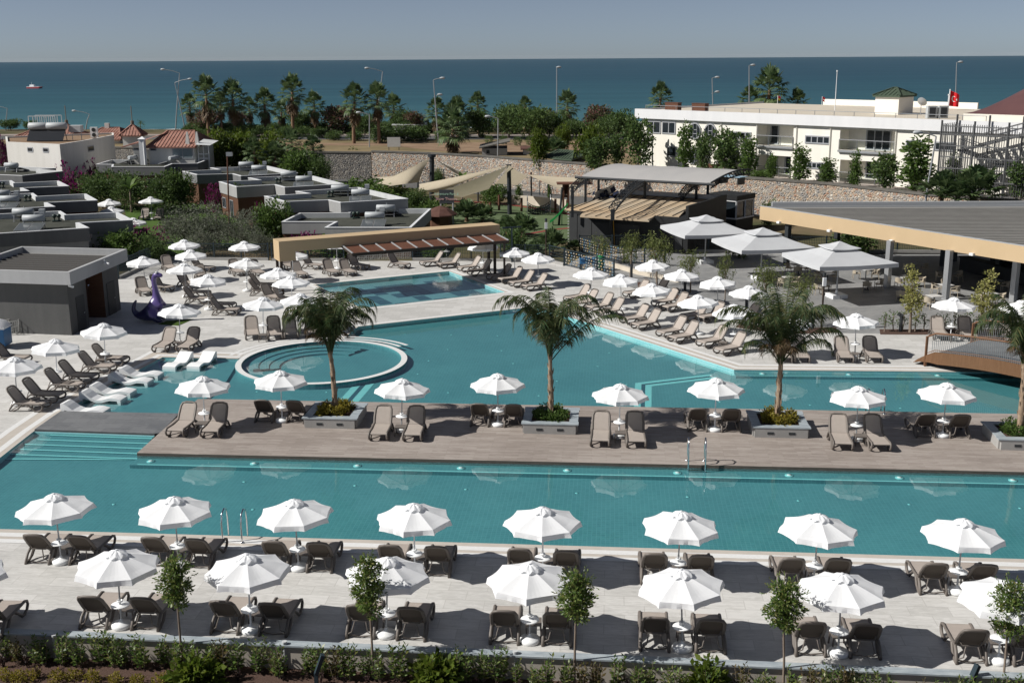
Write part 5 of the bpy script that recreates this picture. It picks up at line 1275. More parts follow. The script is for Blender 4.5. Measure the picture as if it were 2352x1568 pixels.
for i, (u, v) in enumerate([(15, 1558), (45, 1560), (75, 1556), (125, 1564), (165, 1560), (215, 1566), (270, 1568), (320, 1570), (370, 1566)]):
    p = P(u, v, BZ); proto_place(PR, 'yshrub%d' % (i % 2), lambda: small_shrub('l_yellow', 30 + i, 330, .07), p, i, 'low yellow-green shrub in the row at the bottom left', 'yellow-green shrubs at the bottom left', .9)
for u, v, lb in ((443, 1578, 'bright green shrub by the first standard tree'), (1010, 1574, 'bright green shrub right of the second standard tree'), (1625, 1592, 'bright green shrub left of the fourth standard tree')):
    p = P(u, v, BZ); proto_place(PR, 'gshrub', lambda: small_shrub('l_lime', 44, 900, .11), p, v, lb, 'bright green foreground shrubs', 2.1)
# ================= BUILDINGS =================
def ccw(poly):
    poly = [V(p.x, p.y, 0) for p in poly]
    A = sum(poly[i].x * poly[(i + 1) % len(poly)].y - poly[(i + 1) % len(poly)].x * poly[i].y for i in range(len(poly)))
    return poly if A > 0 else poly[::-1]
def ring(b, out, inn, z, mi):
    n = len(out); b.add([(p.x, p.y, z) for p in out] + [(p.x, p.y, z) for p in inn], [(i, (i + 1) % n, n + (i + 1) % n, n + i) for i in range(n)], mi)
def walls(b, poly, z0, z1, mi, inward=False):
    n = len(poly); vs = [(p.x, p.y, z0) for p in poly] + [(p.x, p.y, z1) for p in poly]
    fs = [(i, (i + 1) % n, n + (i + 1) % n, n + i) for i in range(n)]
    b.add(vs, [f[::-1] for f in fs] if inward else fs, mi)
def flat_house(label, polyD, zt, z0=GZ, wall='cladding', fas='grey_render', fh=1.05, name='bungalow', group='flat-roofed bungalows', windows=()):
    poly = ccw(G(polyD, zt)); t = thing(name, label, 'house', (0, 0, 0), 0, group)
    inn = offset_line(poly, .2, True); co = offset_line(poly, -.03, True); w = offset_line(poly, .1, True)
    b = MB(); walls(b, w, z0, zt - fh, 0); b.build('wall', M[wall], t)
    b = MB(); walls(b, poly, zt - fh, zt - .05, 0); ring(b, w, poly, zt - fh, 0); b.build('fascia', M[fas], t)
    b = MB(); walls(b, inn, zt - .5, zt - .002, 0, True); b.build('parapet', M['parapet_white'], t)
    b = MB(); walls(b, co, zt - .05, zt, 0); ring(b, co, inn, zt, 0); b.build('coping', M['white_paint'], t)
    b = MB(); b.prism(inn, zt - .45, zt - .45, sides=False); b.build('roof', M['shingle'], t)
    for (ua, va, ub, vb) in windows:
        pa = near_wall(w, ua, va); pb = near_wall(w, ub, vb)
        if pa and pb: win_box(t, pa, pb)
    return t
def near_wall(poly, u, v):
    r = ray(u, v); best = None
    for i in range(len(poly)):
        a, c = poly[i], poly[(i + 1) % len(poly)]; d = c - a; n = V(d.y, -d.x, 0)
        if n.dot(r) >= 0: continue
        k = n.dot(a - V(0, 0, HC)) / n.dot(r); p = V(0, 0, HC) + r * k
        s = (V(p.x, p.y, 0) - a).dot(d) / d.length_squared
        if -.02 <= s <= 1.02 and (best is None or k < best[0]): best = (k, p, n.normalized(), d.normalized())
    return best
def win_box(t, pa, pb, pane='window', fr=.06, mull=1, name='window', depth=.05, frame='window_frame'):
    _, p, n, d = pa; q = pb[1]
    s1 = (q - p).dot(d); w, h = abs(s1), abs(p.z - q.z); c = p + d * (s1 / 2); c.z = (p.z + q.z) / 2
    rz = math.atan2(d.y, d.x); b = MB(); base = c + n * .012
    for dx, dz, lx, lz in ((0, h / 2, w, fr), (0, -h / 2, w, fr), (-w / 2, 0, fr, h - fr), (w / 2, 0, fr, h - fr)):
        b.box(base + d * dx + V(0, 0, dz), (lx, depth, lz), rz)
    for k in range(mull): b.box(base + d * (w * ((k + 1) / (mull + 1) - .5)), (fr * .7, depth * .9, h - fr), rz)
    o = b.build(name, M[frame], t)
    b = MB(); b.box(c + n * .008, (w, .02, h), rz); b.build('pane', M[pane], o)
ZB = 3.3
flat_house('nearest left bungalow with dark L-shaped parapet and two water tanks', [ZD('r1', *p) for p in ((-300, 1318), (1430, 1210), (1265, 1130), (2135, 1085), (1890, 962), (1065, 1000), (970, 940), (-300, 1000))], ZB, GZ, 'light_grey_render')
flat_house('second left bungalow behind the nearest one', [ZD('r1', *p) for p in ((-300, 922), (885, 870), (750, 805), (1565, 768), (1380, 665), (600, 705), (530, 652), (-300, 690))], ZB)
flat_house('third left bungalow with a notched parapet', [ZD('r1', *p) for p in ((-300, 650), (470, 618), (360, 570), (1105, 540), (940, 457), (240, 490), (180, 450), (-300, 465))], ZB)
flat_house('farthest left bungalow, wedge-shaped parapet below the white house', [ZD('r1', *p) for p in ((-300, 348), (355, 372), (1015, 300), (620, 270), (900, 252), (300, 225), (-300, 240))], ZB)
flat_house('brown-walled bungalow with one curtained window facing the lawn', [(221, 377), (258, 377.5), (256, 383), (378, 383), (396, 376), (454, 375), (478, 366), (255, 367)], ZB, GZ, 'cladding', 'grey_render', 1.05, 'bungalow', 'flat-roofed bungalows', [(336, 411, 367, 429)])
flat_house('right bungalow group, farthest back, low white parapet', [(419, 393), (452, 401), (534, 399), (553, 404), (684, 397), (615, 381), (537, 384), (483, 385), (503, 389)], ZB)
flat_house('brown-clad bungalow with two tall windows at its left end', [(503, 417), (543, 429), (631, 424), (654, 430), (790, 422), (720, 404), (635, 405), (570, 408), (595, 413)], ZB, GZ, 'cladding', 'light_grey_render', 1.15, 'bungalow', 'flat-roofed bungalows', [(511, 453, 520, 478), (528, 459, 538, 502)])
flat_house('bungalow with grey parapet above magenta climbers', [(607, 450), (656, 463), (754, 459), (782, 465), (937, 456), (824, 430), (758, 434), (679, 439), (708, 444)], ZB, GZ, 'cladding', 'light_grey_render')
flat_house('nearest right bungalow, white stepped parapet behind the pergola', [(647, 509), (770, 509), (746, 522), (944, 522), (990, 479), (815, 479), (800, 488), (688, 489)], 2.4, GZ, 'cladding', 'light_grey_render')
def make_heater(kind):
    t = thing('solar_water_heater', '', 'water heater'); s = 1 if kind else -1
    b = MB(); b.tube([(-.85, 0, .85), (-.82, 0, .85), (.82, 0, .85), (.85, 0, .85)], [.2, .28, .28, .2], 14); b.tube([(.1, 0, 1.1), (.1, 0, 1.3)], .03, 6); b.build('tank', M['tank'], t)
    for x in (-.52, .52):
        b = MB(); b.box((x, -s * 1.15, .3), (.98, 1.7, .08), 0, 0, Matrix.Rotation(s * math.radians(13), 3, 'X')); o = b.build('panel', M['steel'], t)
        b = MB(); b.box((x, -s * 1.16, .343), (.9, 1.6, .012), 0, 0, Matrix.Rotation(s * math.radians(13), 3, 'X')); b.build('collector', M['solar_glass'], o)
    b = MB()
    for x in (-.75, .75):
        b.beam((x, 0, .7), (x, s * .25, 0), .05, .05); b.beam((x, 0, .62), (x, -s * 1.7, .1), .04, .04); b.beam((x, -s * .2, .65), (x, -s * .3, 0), .04, .04)
    b.beam((-.75, s * .2, .25), (.75, s * .2, .25), .04, .04); b.build('stand', M['steel'], t)
    if kind:
        b = MB(); b.box((.62, .3, 1.35), (.42, .42, .34)); b.beam((.62, .3, 1.2), (.62, .3, .6), .05, .05); b.build('cistern', M['tank'], t)
    return t
HT = [(77, 501, 1, 5, 'on the nearest left bungalow, panels toward the viewer'), (53, 486, 0, 5, 'on the nearest left bungalow, panels turned away'), (21, 456, 1, 5, 'on the second left bungalow, with a rust band'), (2, 443, 0, 5, 'at the left edge on the second left bungalow'), (26, 379, 0, -10, 'on the wedge-shaped bungalow'), (595, 385, 1, 5, 'on the farthest right bungalow, panels toward the viewer'), (565, 377, 0, 5, 'on the farthest right bungalow, panels turned away'), (698, 410, 1, 5, 'on the two-window bungalow, panels toward the viewer'), (663, 399, 0, 5, 'on the two-window bungalow, panels turned away'), (828, 441, 1, 5, 'on the grey parapet bungalow, panels toward the viewer'), (781, 431, 0, 5, 'on the grey parapet bungalow, panels turned away'), (861, 494, 1, 0, 'on the bungalow behind the pergola, panels toward the viewer'), (886, 477, 0, 0, 'on the bungalow behind the pergola, white tank'), (401, 363, 0, 60, 'on the brown bungalow, seen end-on, right'), (308, 362, 0, 60, 'on the brown bungalow, seen end-on, left')]
for u, v, k, rz, lb in HT:
    zr = (ZB if v < 470 or u < 400 else 2.4) - .45; p = P(u, v, zr + .85); proto_place(PR, 'heat%d' % k, lambda: make_heater(k), (p.x, p.y, zr), math.radians(rz), 'solar water heater ' + lb, 'solar water heaters on the flat roofs')
def vent():
    t = thing('roof_vent', '', 'roof vent'); b = MB(); b.box((0, 0, .06), (.7, .4, .1))
    for x in (-.18, .18): b.lathe([(.06, .1), (.06, .3), (.16, .38), (.19, .5), (.12, .62), (.0, .64)], 10, (x, 0, 0))
    b.build('housing', M['bin_dark'], t); return t
M['bin_dark'] = mat('dark_green_metal', (.03, .05, .042), .5, .4)
for u, v, lb in ((131, 505, 'on the nearest left bungalow'), (65, 459, 'on the second left bungalow'), (4, 428, 'on the third left bungalow'), (335, 373, 'on the brown bungalow, left'), (352, 373, 'on the brown bungalow, right'), (400, 393, 'beside the far right tanks'), (640, 418, 'on the two-window bungalow'), (760, 449, 'on the grey parapet bungalow'), (818, 498, 'on the bungalow behind the pergola')):
    zr = (2.4 if u > 800 else ZB) - .45; p = P(u, v + 4, zr); proto_place(PR, 'vent', vent, (p.x, p.y, zr), .3, 'dark green roof vent pair ' + lb, 'roof vents on the bungalows')
# --- tiled and white houses on the left ---
def gable(b, a, c, depth, z0, zr, mi=0, over=.35, thick=.12):
    pass
def hip_roof(name, parent, poly, z, zr, m, ridge=0.0):
    """roof over a quadrilateral; ridge 0 is a pyramid"""
    poly = ccw(poly); b = MB(); c = sum(poly, V(0, 0, 0)) / 4
    m0, m1 = (poly[0] + poly[3]) / 2, (poly[1] + poly[2]) / 2
    r0, r1 = c + (m0 - c) * ridge + V(0, 0, zr), c + (m1 - c) * ridge + V(0, 0, zr)
    vs = [p + V(0, 0, z) for p in poly] + [r0, r1] + [p + V(0, 0, z - .15) for p in poly]
    b.add(vs, [(0, 1, 5, 4), (1, 2, 5), (2, 3, 4, 5), (3, 0, 4), (0, 6, 7, 1), (1, 7, 8, 2), (2, 8, 9, 3), (3, 9, 6, 0), (9, 8, 7, 6)])
    # rows of tiles as raised courses
    for (a, bb, rr0, rr1) in ((poly[0], poly[1], r0, r1), (poly[2], poly[3], r1, r0), (poly[1], poly[2], r1, r1), (poly[3], poly[0], r0, r0)):
        L = (bb - a).length; n = max(3, int(L / .42))
        for i in range(n + 1):
            f = i / n; p = a.lerp(bb, f) + V(0, 0, z + .03)
            q = rr0.lerp(rr1, max(0, min(1, (f - .5) / max(.05, ridge) + .5))) if ridge > 0 else rr0
            if ridge > 0 and (rr0 - rr1).length > .1:
                e0, e1 = a.lerp(bb, (1 - ridge) / 2), a.lerp(bb, (1 + ridge) / 2)
                if f < (1 - ridge) / 2: k = f / ((1 - ridge) / 2); q = (a + V(0, 0, z)).lerp(rr0, k)
                elif f > (1 + ridge) / 2: k = (1 - f) / ((1 - ridge) / 2); q = (bb + V(0, 0, z)).lerp(rr1, k)
            else:
                k = 1 - abs(f - .5) * 2; q = (a if f < .5 else bb) * (1 - k) + rr0 * k; q.z = z + (rr0.z - z) * k
            b.beam(p, q + V(0, 0, .03), .12, .07)
    for p, r in ((poly[0], r0), (poly[1], r1), (poly[2], r1), (poly[3], r0)): b.beam(p + V(0, 0, z + .06), r + V(0, 0, .06), .2, .12)
    b.beam(r0 + V(0, 0, .06), r1 + V(0, 0, .07), .2, .12)
    return b.build(name, m, parent)
def quad_from(uv0, uv1, z, depth, Y0=None):
    a, c = P(*uv0, z), P(*uv1, z); d = (c - a).normalized(); n = V(-d.y, d.x, 0)
    a.z = c.z = 0; return [a, c, c + n * depth, a + n * depth]
# big white house
W1 = [PY(u, v, Y) for u, v, Y in ((13, 321, 146), (136, 325, 141), (190, 324, 147), (262, 317, 158), (262, 317, 163), (13, 321, 156))]
zt = 5.85; W1 = ccw(W1); t = thing('white_house', 'large white flat-roofed house with small windows and tanks on its roof', 'house')
b = MB(); walls(b, W1, GZ, zt, 0); b.build('wall', M['white_render'], t)
b = MB(); inn = offset_line(W1, .25, True); ring(b, W1, inn, zt, 0); walls(b, inn, zt - .25, zt, 0, True); b.build('parapet', M['white_render'], t)
b = MB(); b.prism(inn, zt - .2, zt - .2, sides=False); b.build('roof', M['soil'], t)
for u0, v0, u1, v1 in ((63, 339, 76, 349), (98.5, 340, 112, 350), (201, 337, 216, 346)):
    a, c = near_wall(W1, u0, v0), near_wall(W1, u1, v1)
    if a and c: win_box(t, a, c, 'window', .14, 0)
def tank(): 
    t = thing('roof_tank', '', 'water tank'); b = MB(); b.tube([(-1.3, 0, 1.9), (-1.2, 0, 1.9), (1.2, 0, 1.9), (1.3, 0, 1.9)], [.35, .48, .48, .35], 14); b.build('tank', M['tank'], t)
    b = MB()
    for x in (-1, 1): b.beam((x, 0, 1.5), (x, .5, 0), .07, .07); b.beam((x, 0, 1.5), (x, -1.6, .1), .07, .07)
    b.build('stand', M['dark_metal'], t); b = MB(); b.box((0, -.8, .85), (2.3, 2.2, .08), 0, 0, Matrix.Rotation(.75, 3, 'X')); b.build('panel', M['solar'], t); return t
for u, lb in ((90, 'left big grey tank on the white house roof'), (131, 'right big grey tank on the white house roof')):
    p = PY(u, 300, 150); proto_place(PR, 'rtank', tank, (p.x, p.y, zt - .2), .05, lb, 'big tanks on the white house roof')
t = thing('roof_cistern', 'square white cistern on legs on the white house roof', 'cistern', (PY(176, 305, 151).x, 151, zt - .2)); b = MB(); b.box((0, 0, 1.5), (1.5, 1.2, .85)); b.build('box', M['parapet_white'], t); b = MB()
for x in (-.6, .6): b.beam((x, 0, 1.1), (x, 0, 0), .07, .07)
b.build('stand', M['steel'], t)
t = thing('ac_unit', 'white twin-fan cooling unit on the white house roof', 'air conditioner', (PY(217, 310, 155).x, 155, zt - .2)); b = MB(); b.box((0, 0, .75), (.95, .4, 1.4)); b.build('housing', M['white_paint'], t); b = MB()
for z in (.42, 1.1): b.tube([(0, -.2, z), (0, -.23, z)], .27, 12)
b.build('fan', M['dark_metal'], t)
# tiled houses behind it
def tiled(label, uv0, uv1, Y, z, zr, depth, ridge, z0=GZ):
    a, c = PY(uv0[0], uv0[1], Y), PY(uv1[0], uv1[1], Y); q = [V(a.x, Y, 0), V(c.x, Y, 0), V(c.x, Y + depth, 0), V(a.x, Y + depth, 0)]
    t = thing('tiled_house', label, 'house', (0, 0, 0), 0, 'tiled houses near the beach')
    b = MB(); walls(b, ccw(offset_line(ccw(q), .3, True)), z0, z - .1, 0); b.build('wall', M['white_render'], t)
    hip_roof('roof', t, q, z, zr, M['rooftile'], ridge)
    m = (q[0] + q[2]) / 2; b = MB(); b.box((m.x - (q[1].x - q[0].x) * ridge * .2, m.y, zr + .25), (.7, .5, .9)); b.build('chimney', M['white_render'], t)
    return t
zz = lambda v, Y: PY(1000, v, Y).z
tiled('wide tiled house at the far left behind the white house', (17, 312), (150, 312), 174, zz(314, 174), zz(288, 178), 12, .4)
tiled('tiled house peeping over the middle of the white house', (178, 312), (276, 312), 174, zz(316, 174), zz(290, 178), 11, .4)
def turret(label, u0, u1, ve, va, Y):
    a, c = PY(u0, ve, Y), PY(u1, ve, Y); w = c.x - a.x; q = [V(a.x, Y, 0), V(c.x, Y, 0), V(c.x, Y + w, 0), V(a.x, Y + w, 0)]
    t = thing('tiled_turret', label, 'house', (0, 0, 0), 0, 'pyramid-roofed turrets'); z = zz(ve, Y)
    b = MB(); walls(b, ccw(offset_line(ccw(q), .4, True)), GZ, z - .1, 0); b.build('wall', M['white_render'], t)
    zr = zz(va, Y + w / 2); hip_roof('roof', t, q, z, zr, M['rooftile'], 0); m = (q[0] + q[2]) / 2
    b = MB(); b.tube([(m.x, m.y, zr - .1), (m.x, m.y, zr + .5)], .25, 8); b.tube([(m.x, m.y, zr + .4), (m.x, m.y, zr + 2.6)], .06, 6); b.build('finial', M['bark'], t)
turret('left pyramid-roofed turret with a finial behind the roof tanks', 125, 168, 303, 278, 172)
turret('right pyramid-roofed turret with a tall mast', 272, 323, 307, 281, 166)
# gabled house with the sliding door
YH = 146; t = thing('gabled_house', 'white house with a red tiled roof, drainpipe and wide glass door', 'house')
x = lambda u, Y=YH: PY(u, 340, Y).x
q = ccw([V(x(336), YH, 0), V(x(449), YH, 0), V(x(449), YH + 10, 0), V(x(336), YH + 10, 0)]); ze, zr = zz(334, YH), zz(297, YH + 5)
b = MB(); walls(b, offset_line(q, .25, True), GZ, ze, 0); b.build('wall', M['white_render'], t)
hip_roof('roof', t, q, ze, zr, M['rooftile'], .55)
q2 = ccw([V(x(300), YH + 1, 0), V(x(336), YH + 1, 0), V(x(338), YH + 10, 0), V(x(300), YH + 10, 0)]); b = MB(); walls(b, q2, GZ, zz(341, YH), 0); b.build('side_wall', M['white_render'], t)
b = MB(); zl, zh = zz(333, YH), zz(312, YH + 5)
b.add([(x(277), YH + .2, zl), (x(334), YH + .2, zz(318, YH)), (x(370), YH + 5, zr), (x(320), YH + 9, zh)], [(0, 1, 2, 3)]); b.add([(x(277), YH + .2, zl - .15), (x(334), YH + .2, zz(318, YH) - .15), (x(334), YH + .2, zz(318, YH)), (x(277), YH + .2, zl)], [(0, 1, 2, 3)]); b.build('lean_to_roof', M['rooftile'], t)
b = MB(); b.box((x(328.5), YH - .15, (zz(315, YH) + GZ) / 2), (.75, .5, zz(315, YH) - GZ)); b.add([(x(328.5) - .5, YH - .5, zz(315, YH)), (x(328.5) + .5, YH - .5, zz(315, YH)), (x(328.5) + .5, YH + .3, zz(315, YH)), (x(328.5) - .5, YH + .3, zz(315, YH)), (x(328.5), YH, zz(309, YH))], [(0, 1, 4), (1, 2, 4), (2, 3, 4), (3, 0, 4)]); b.tube([(x(333), YH - .3, zz(316, YH)), (x(333), YH - .3, GZ)], .16, 8); b.build('chimney_stack', M['white_paint'], t)
for u in (449, 427): b = MB(); b.box((x(u), YH + 1, zz(330, YH) + .6), (.6, .6, 2.0), 0, 0, None, .3); b.build('chimney', M['white_render'], t)
for u0, v0, u1, v1, nm, mu in ((345, 341, 359, 346, 'window', 0), (306, 340, 320, 345, 'window', 0), (396, 341, 443, 364, 'sliding_door', 1)):
    w = offset_line(q, .25, True); a, c = near_wall(w if u0 > 330 else q2, u0, v0), near_wall(w if u0 > 330 else q2, u1, v1)
    if a and c: win_box(t, a, c, 'curtain' if mu else 'window', .12, mu, nm)
t = thing('steel_balcony', 'white metal balcony frame at the right end of the gabled house', 'balcony'); b = MB(); xa, xb = x(450), x(474)
for xx in (xa, (xa + xb) / 2, xb): b.beam((xx, YH + 1, zz(330, YH)), (xx, YH + 1, GZ), .12, .12)
for v in (330, 352, 362): b.beam((xa, YH + 1, zz(v, YH)), (xb, YH + 1, zz(v, YH)), .1, .1)
b.build('frame', M['white_paint'], t); b = MB(); b.add([(xa, YH - .5, zz(328, YH)), (xb + .6, YH - .5, zz(330, YH)), (xb + .6, YH + 4, zz(325, YH)), (xa, YH + 4, zz(321, YH))], [(0, 1, 2, 3)]); b.build('roof', M['parapet_white'], t)
# white lattice lifeguard kiosk on the beach
p = P(114, 300, TZ); t = thing('beach_kiosk', 'white open metal frame kiosk on the beach behind the tiled roofs', 'kiosk', (p.x, 205, TZ - .2)); b = MB(); w = 30 / FOC * 205
for i in range(7): xx = -w + 2 * w * i / 6; b.beam((xx, 0, 0), (xx, 0, 2.9), .12, .12); b.beam((xx, 3, 0), (xx, 3, 2.9), .12, .12)
for z in (.1, 1.5, 2.9): b.beam((-w, 0, z), (w, 0, z), .12, .12); b.beam((-w, 3, z), (w, 3, z), .12, .12)
b.build('frame', M['white_paint'], t)
# --- rubble walls ---
def line_wall(name, label, pts, z0, z1, th, m, cap=None, cat='wall'):
    t = thing(name, label, cat); b = MB(); o = offset_line(pts, th); poly = [V(p.x, p.y, 0) for p in pts] + o[::-1]
    b.prism(poly, z0, z1); b.build('wall', m, t)
    if cap: b = MB(); c0 = offset_line(pts, -.08); c1 = offset_line(pts, th + .08); b.prism(c0 + c1[::-1], z1 + .003, z1 + .2); b.build('coping', cap, t)
    return t
wl = [P(u, v, 3.6) for u, v in WLP]
line_wall('rubble_wall', 'long curving rubble stone retaining wall with a dark cap', [p + V(0, -.5, 0) for p in wl], -.2, 3.62, .45, M['rubble'], M['wall_cap'])
line_wall('rubble_wall', 'dark grey rubble wall left of the long one', [V(-110, 167.6, 0), V(-60, 167.6, 0)] + [P(u, v, 3.6) + V(0, -.25, 0) for u, v in ((700, 347), (784, 348), (852, 348.7))], -.2, 3.4, .4, M['rubble_grey'], M['wall_cap'])
lw = [P(u, v, 1.1) for u, v in ((720, 366), (784, 369.5), (910, 377), (1100, 393), (1284, 413), (1460, 430), (1601, 446), (1755, 462), (1901, 471), (1990, 477))]
line_wall('rubble_wall', 'low rubble wall tier at the foot of the long wall', lw, -.2, 1.1, 1.0, M['rubble'], None)
line_wall('cream_wall', 'low cream concrete wall beside the play area', [P(u, v, .9) for u, v in ((1175, 448), (1230, 452), (1300, 459))], GZ, .9, .25, M['pale_concrete'])
# --- the white two-storey building ---
A0 = P(1568, 390, TZ); B0 = P(2150, 437, TZ); fd = (B0 - A0).normalized(); fn = V(fd.y, -fd.x, 0)
def fs_(u, v):
    r = ray(u, v); k = fn.dot(A0 - V(0, 0, HC)) / fn.dot(r); p = V(0, 0, HC) + r * k; return (p - A0).dot(fd), p.z
def fpt(s, z, o=0.0): return V(A0.x, A0.y, 0) + fd * s + fn * o + V(0, 0, z)
F3 = lambda x, y: fs_(*ZD('13', x, y)); F2 = lambda x, y: fs_(*ZD('12', x, y))
t = thing('seaside_building', 'long two-storey white building with loggias and round windows', 'building')
sl, sr = fs_(1474, 300)[0], fs_(2470, 300)[0]; zb1, zb2 = 9.0, 10.05
def srect(F, x0, y0, x1, y1): (a, c), (d, e) = F(x0, y0), F(x1, y1); return min(a, d), min(c, e), max(a, d), max(c, e)
REC = [srect(F3, 520, 862, 757, 1040), srect(F3, 520, 1065, 740, 1210), srect(F3, 1087, 890, 1455, 1068), srect(F3, 1087, 1100, 1455, 1255)]
REC = [(a, max(c, TZ + .05) if c < 5.5 else 6.75, d, e if c >= 5.5 else min(e, 6.35)) for a, c, d, e in REC]
RW_ = [F3(87, 903), F3(192, 910), F3(75, 1075)]
loops = [[(sl, TZ - .5), (sr, TZ - .5), (sr, zb1), (sl, zb1)]] + [[(a, c), (d, c), (d, e), (a, e)] for a, c, d, e in REC]
b = MB(); vv = [V(s, z, 0) for l in loops for s, z in l]; tr = tessellate_polygon([[V(s, z, 0) for s, z in l] for l in loops])
b.add([fpt(p.x, p.y) for p in vv], tr)
D = 26; b.add([fpt(sl, TZ - .5), fpt(sl, zb1), fpt(sl, zb1, -D), fpt(sl, TZ - .5, -D)], [(0, 1, 2, 3)])
for a, c, d, e in REC:
    k = -1.7; b.add([fpt(a, c), fpt(a, e), fpt(a, e, k), fpt(a, c, k), fpt(d, c), fpt(d, e), fpt(d, e, k), fpt(d, c, k)], [(0, 1, 2, 3), (4, 7, 6, 5), (3, 2, 6, 7), (1, 5, 6, 2), (0, 3, 7, 4)])
b.build('wall', M['cream_render'], t)
b = MB(); o0, o1 = .35, -.1
b.add([fpt(sl - .8, zb1, o0), fpt(sr, zb1, o0), fpt(sr, zb2, o0), fpt(sl - .8, zb2, o0), fpt(sl - .8, zb1, 0), fpt(sr, zb1, 0), fpt(sl - .8, zb2, 0.05), fpt(sr, zb2, .05), fpt(sl - .8, zb1, -D), fpt(sl - .8, zb2, -D)], [(0, 1, 2, 3), (4, 5, 1, 0), (3, 2, 7, 6), (0, 3, 9, 8)])
b.build('roof_band', M['band_render'], t)
b = MB(); b.add([fpt(sl - .8, 9.85, 0), fpt(sr, 9.85, 0), fpt(sr, 9.85, -D), fpt(sl - .8, 9.85, -D)], [(0, 1, 2, 3)]); b.build('roof', M['pale_concrete'], t)
b = MB()
for s0, s1, dz in ((sl + 8, sr - 20, .75),): b.beam(fpt(s0, 10.2, -D), fpt(s1, 10.2, -D), .3, .7)
b.build('parapet', M['cream_render'], t)
b = MB(); s = sl
while s < sr - 8: b.beam(fpt(s, 9.9, -.6), fpt(s, 10.45, -.6), .05, .05); s += 2.2
b.beam(fpt(sl, 10.45, -.6), fpt(sr - 8, 10.45, -.6), .05, .05); b.build('railing', M['steel'], t)
b = MB()
for xx in (267, 513, 787, 1022, 1475, 1700): s, z = F3(xx, 900); b.beam(fpt(s, TZ, .06), fpt(s, zb1, .06), .12, .12)
b.build('drainpipe', M['cream_render'], t)
def fwin(r, mull, name='window', off=0.0, tr_=None, pane='window'):
    a, c, d, e = r; rz = math.atan2(fd.y, fd.x); w, h = d - a, e - c; b = MB(); fr = .13; c0 = fpt((a + d) / 2, (c + e) / 2, off + .03)
    for ds, dz, lx, lz in ((0, h / 2, w + fr, fr), (0, -h / 2, w + fr, fr), (-w / 2, 0, fr, h - fr), (w / 2, 0, fr, h - fr)): b.box(c0 + fd * ds + V(0, 0, dz), (lx, .1, lz), rz)
    for k in range(mull): b.box(c0 + fd * (w * ((k + 1) / (mull + 1) - .5)), (.1, .09, h - fr), rz)
    o = b.build(name, M['window_frame'], t); b = MB(); b.box(fpt((a + d) / 2, (c + e) / 2, off + .015), (w, .03, h), rz); b.build('pane', M[pane], o)
for F, x0, y0, x1, y1, mu in ((F3, 328, 908, 468, 955, 3), (F3, 850, 936, 1012, 992, 3), (F3, 1545, 968, 1645, 1028, 1), (F3, 1745, 980, 1876, 1040, 1), (F3, 863, 1118, 985, 1165, 3), (F3, 340, 1085, 420, 1125, 2), (F3, 1570, 1180, 1650, 1230, 1), (F2, 2110, 835, 2198, 918, 1), (F2, 2215, 840, 2300, 922, 1), (F2, 2250, 1010, 2305, 1080, 0)): fwin(srect(F, x0, y0, x1, y1), mu)
for i, (x0, y0, x1, y1, mu) in enumerate(((550, 920, 596, 1015, 0), (650, 1088, 735, 1195, 1), (1212, 950, 1370, 1050, 2), (1210, 1128, 1312, 1240, 1), (545, 1105, 588, 1195, 0))):
    a, c, d, e = srect(F3, x0, y0, x1, y1); lo = 6.8 if i in (0, 2) else TZ + .1; fwin((a, lo, d, lo + 2.15), mu, 'glass_door', -1.66)
for s, z in RW_:
    b = MB(); N = 28; rx, rzz = .75, .85; c0 = fpt(s, z, .05)
    for k in range(N):
        q0, q1 = 2 * PI * k / N, 2 * PI * (k + 1) / N
        b.beam(c0 + fd * rx * math.cos(q0) + V(0, 0, rzz * math.sin(q0)), c0 + fd * rx * math.cos(q1) + V(0, 0, rzz * math.sin(q1)), .14, .14)
    for sx in (-.25, .25): b.beam(c0 + fd * sx + V(0, 0, -.75), c0 + fd * sx + V(0, 0, .75), .12, .06)
    b.beam(c0 - fd * .25 + V(0, 0, .12), c0 + fd * .25 + V(0, 0, .12), .1, .06); b.beam(c0 - fd * .25 + V(0, 0, -.3), c0 + fd * .25 + V(0, 0, -.3), .1, .06)
    o = b.build('round_window', M['window_frame'], t); b = MB(); vs = [fpt(s, z, .02)] + [fpt(s + rx * math.cos(2 * PI * k / N), z + rzz * math.sin(2 * PI * k / N), .02) for k in range(N)]
    b.add(vs, [(0, 1 + k, 1 + (k + 1) % N) for k in range(N)]); b.build('pane', M['window'], o)
for a, c, d, e in REC:
    up = c > 5.5; b = MB(); z0 = c if up else TZ + .05; n = max(3, int((d - a) / 1.5))
    for k in range(n + 1): s = a + (d - a) * k / n; b.beam(fpt(s, z0, .1), fpt(s, z0 + 1.0, .1), .06, .06)
    b.beam(fpt(a, z0 + 1.02, .1), fpt(d, z0 + 1.02, .1), .07, .07)
    if up: b.beam(fpt(a - .05, z0 - .12, .1), fpt(d + .05, z0 - .12, .1), .3, .2)
    o = b.build('balcony', M['steel'], t); b = MB(); b.add([fpt(a, z0 + .1, .1), fpt(d, z0 + .1, .1), fpt(d, z0 + .92, .1), fpt(a, z0 + .92, .1)], [(0, 1, 2, 3)]); b.build('glass_panel', M['glass'], o)
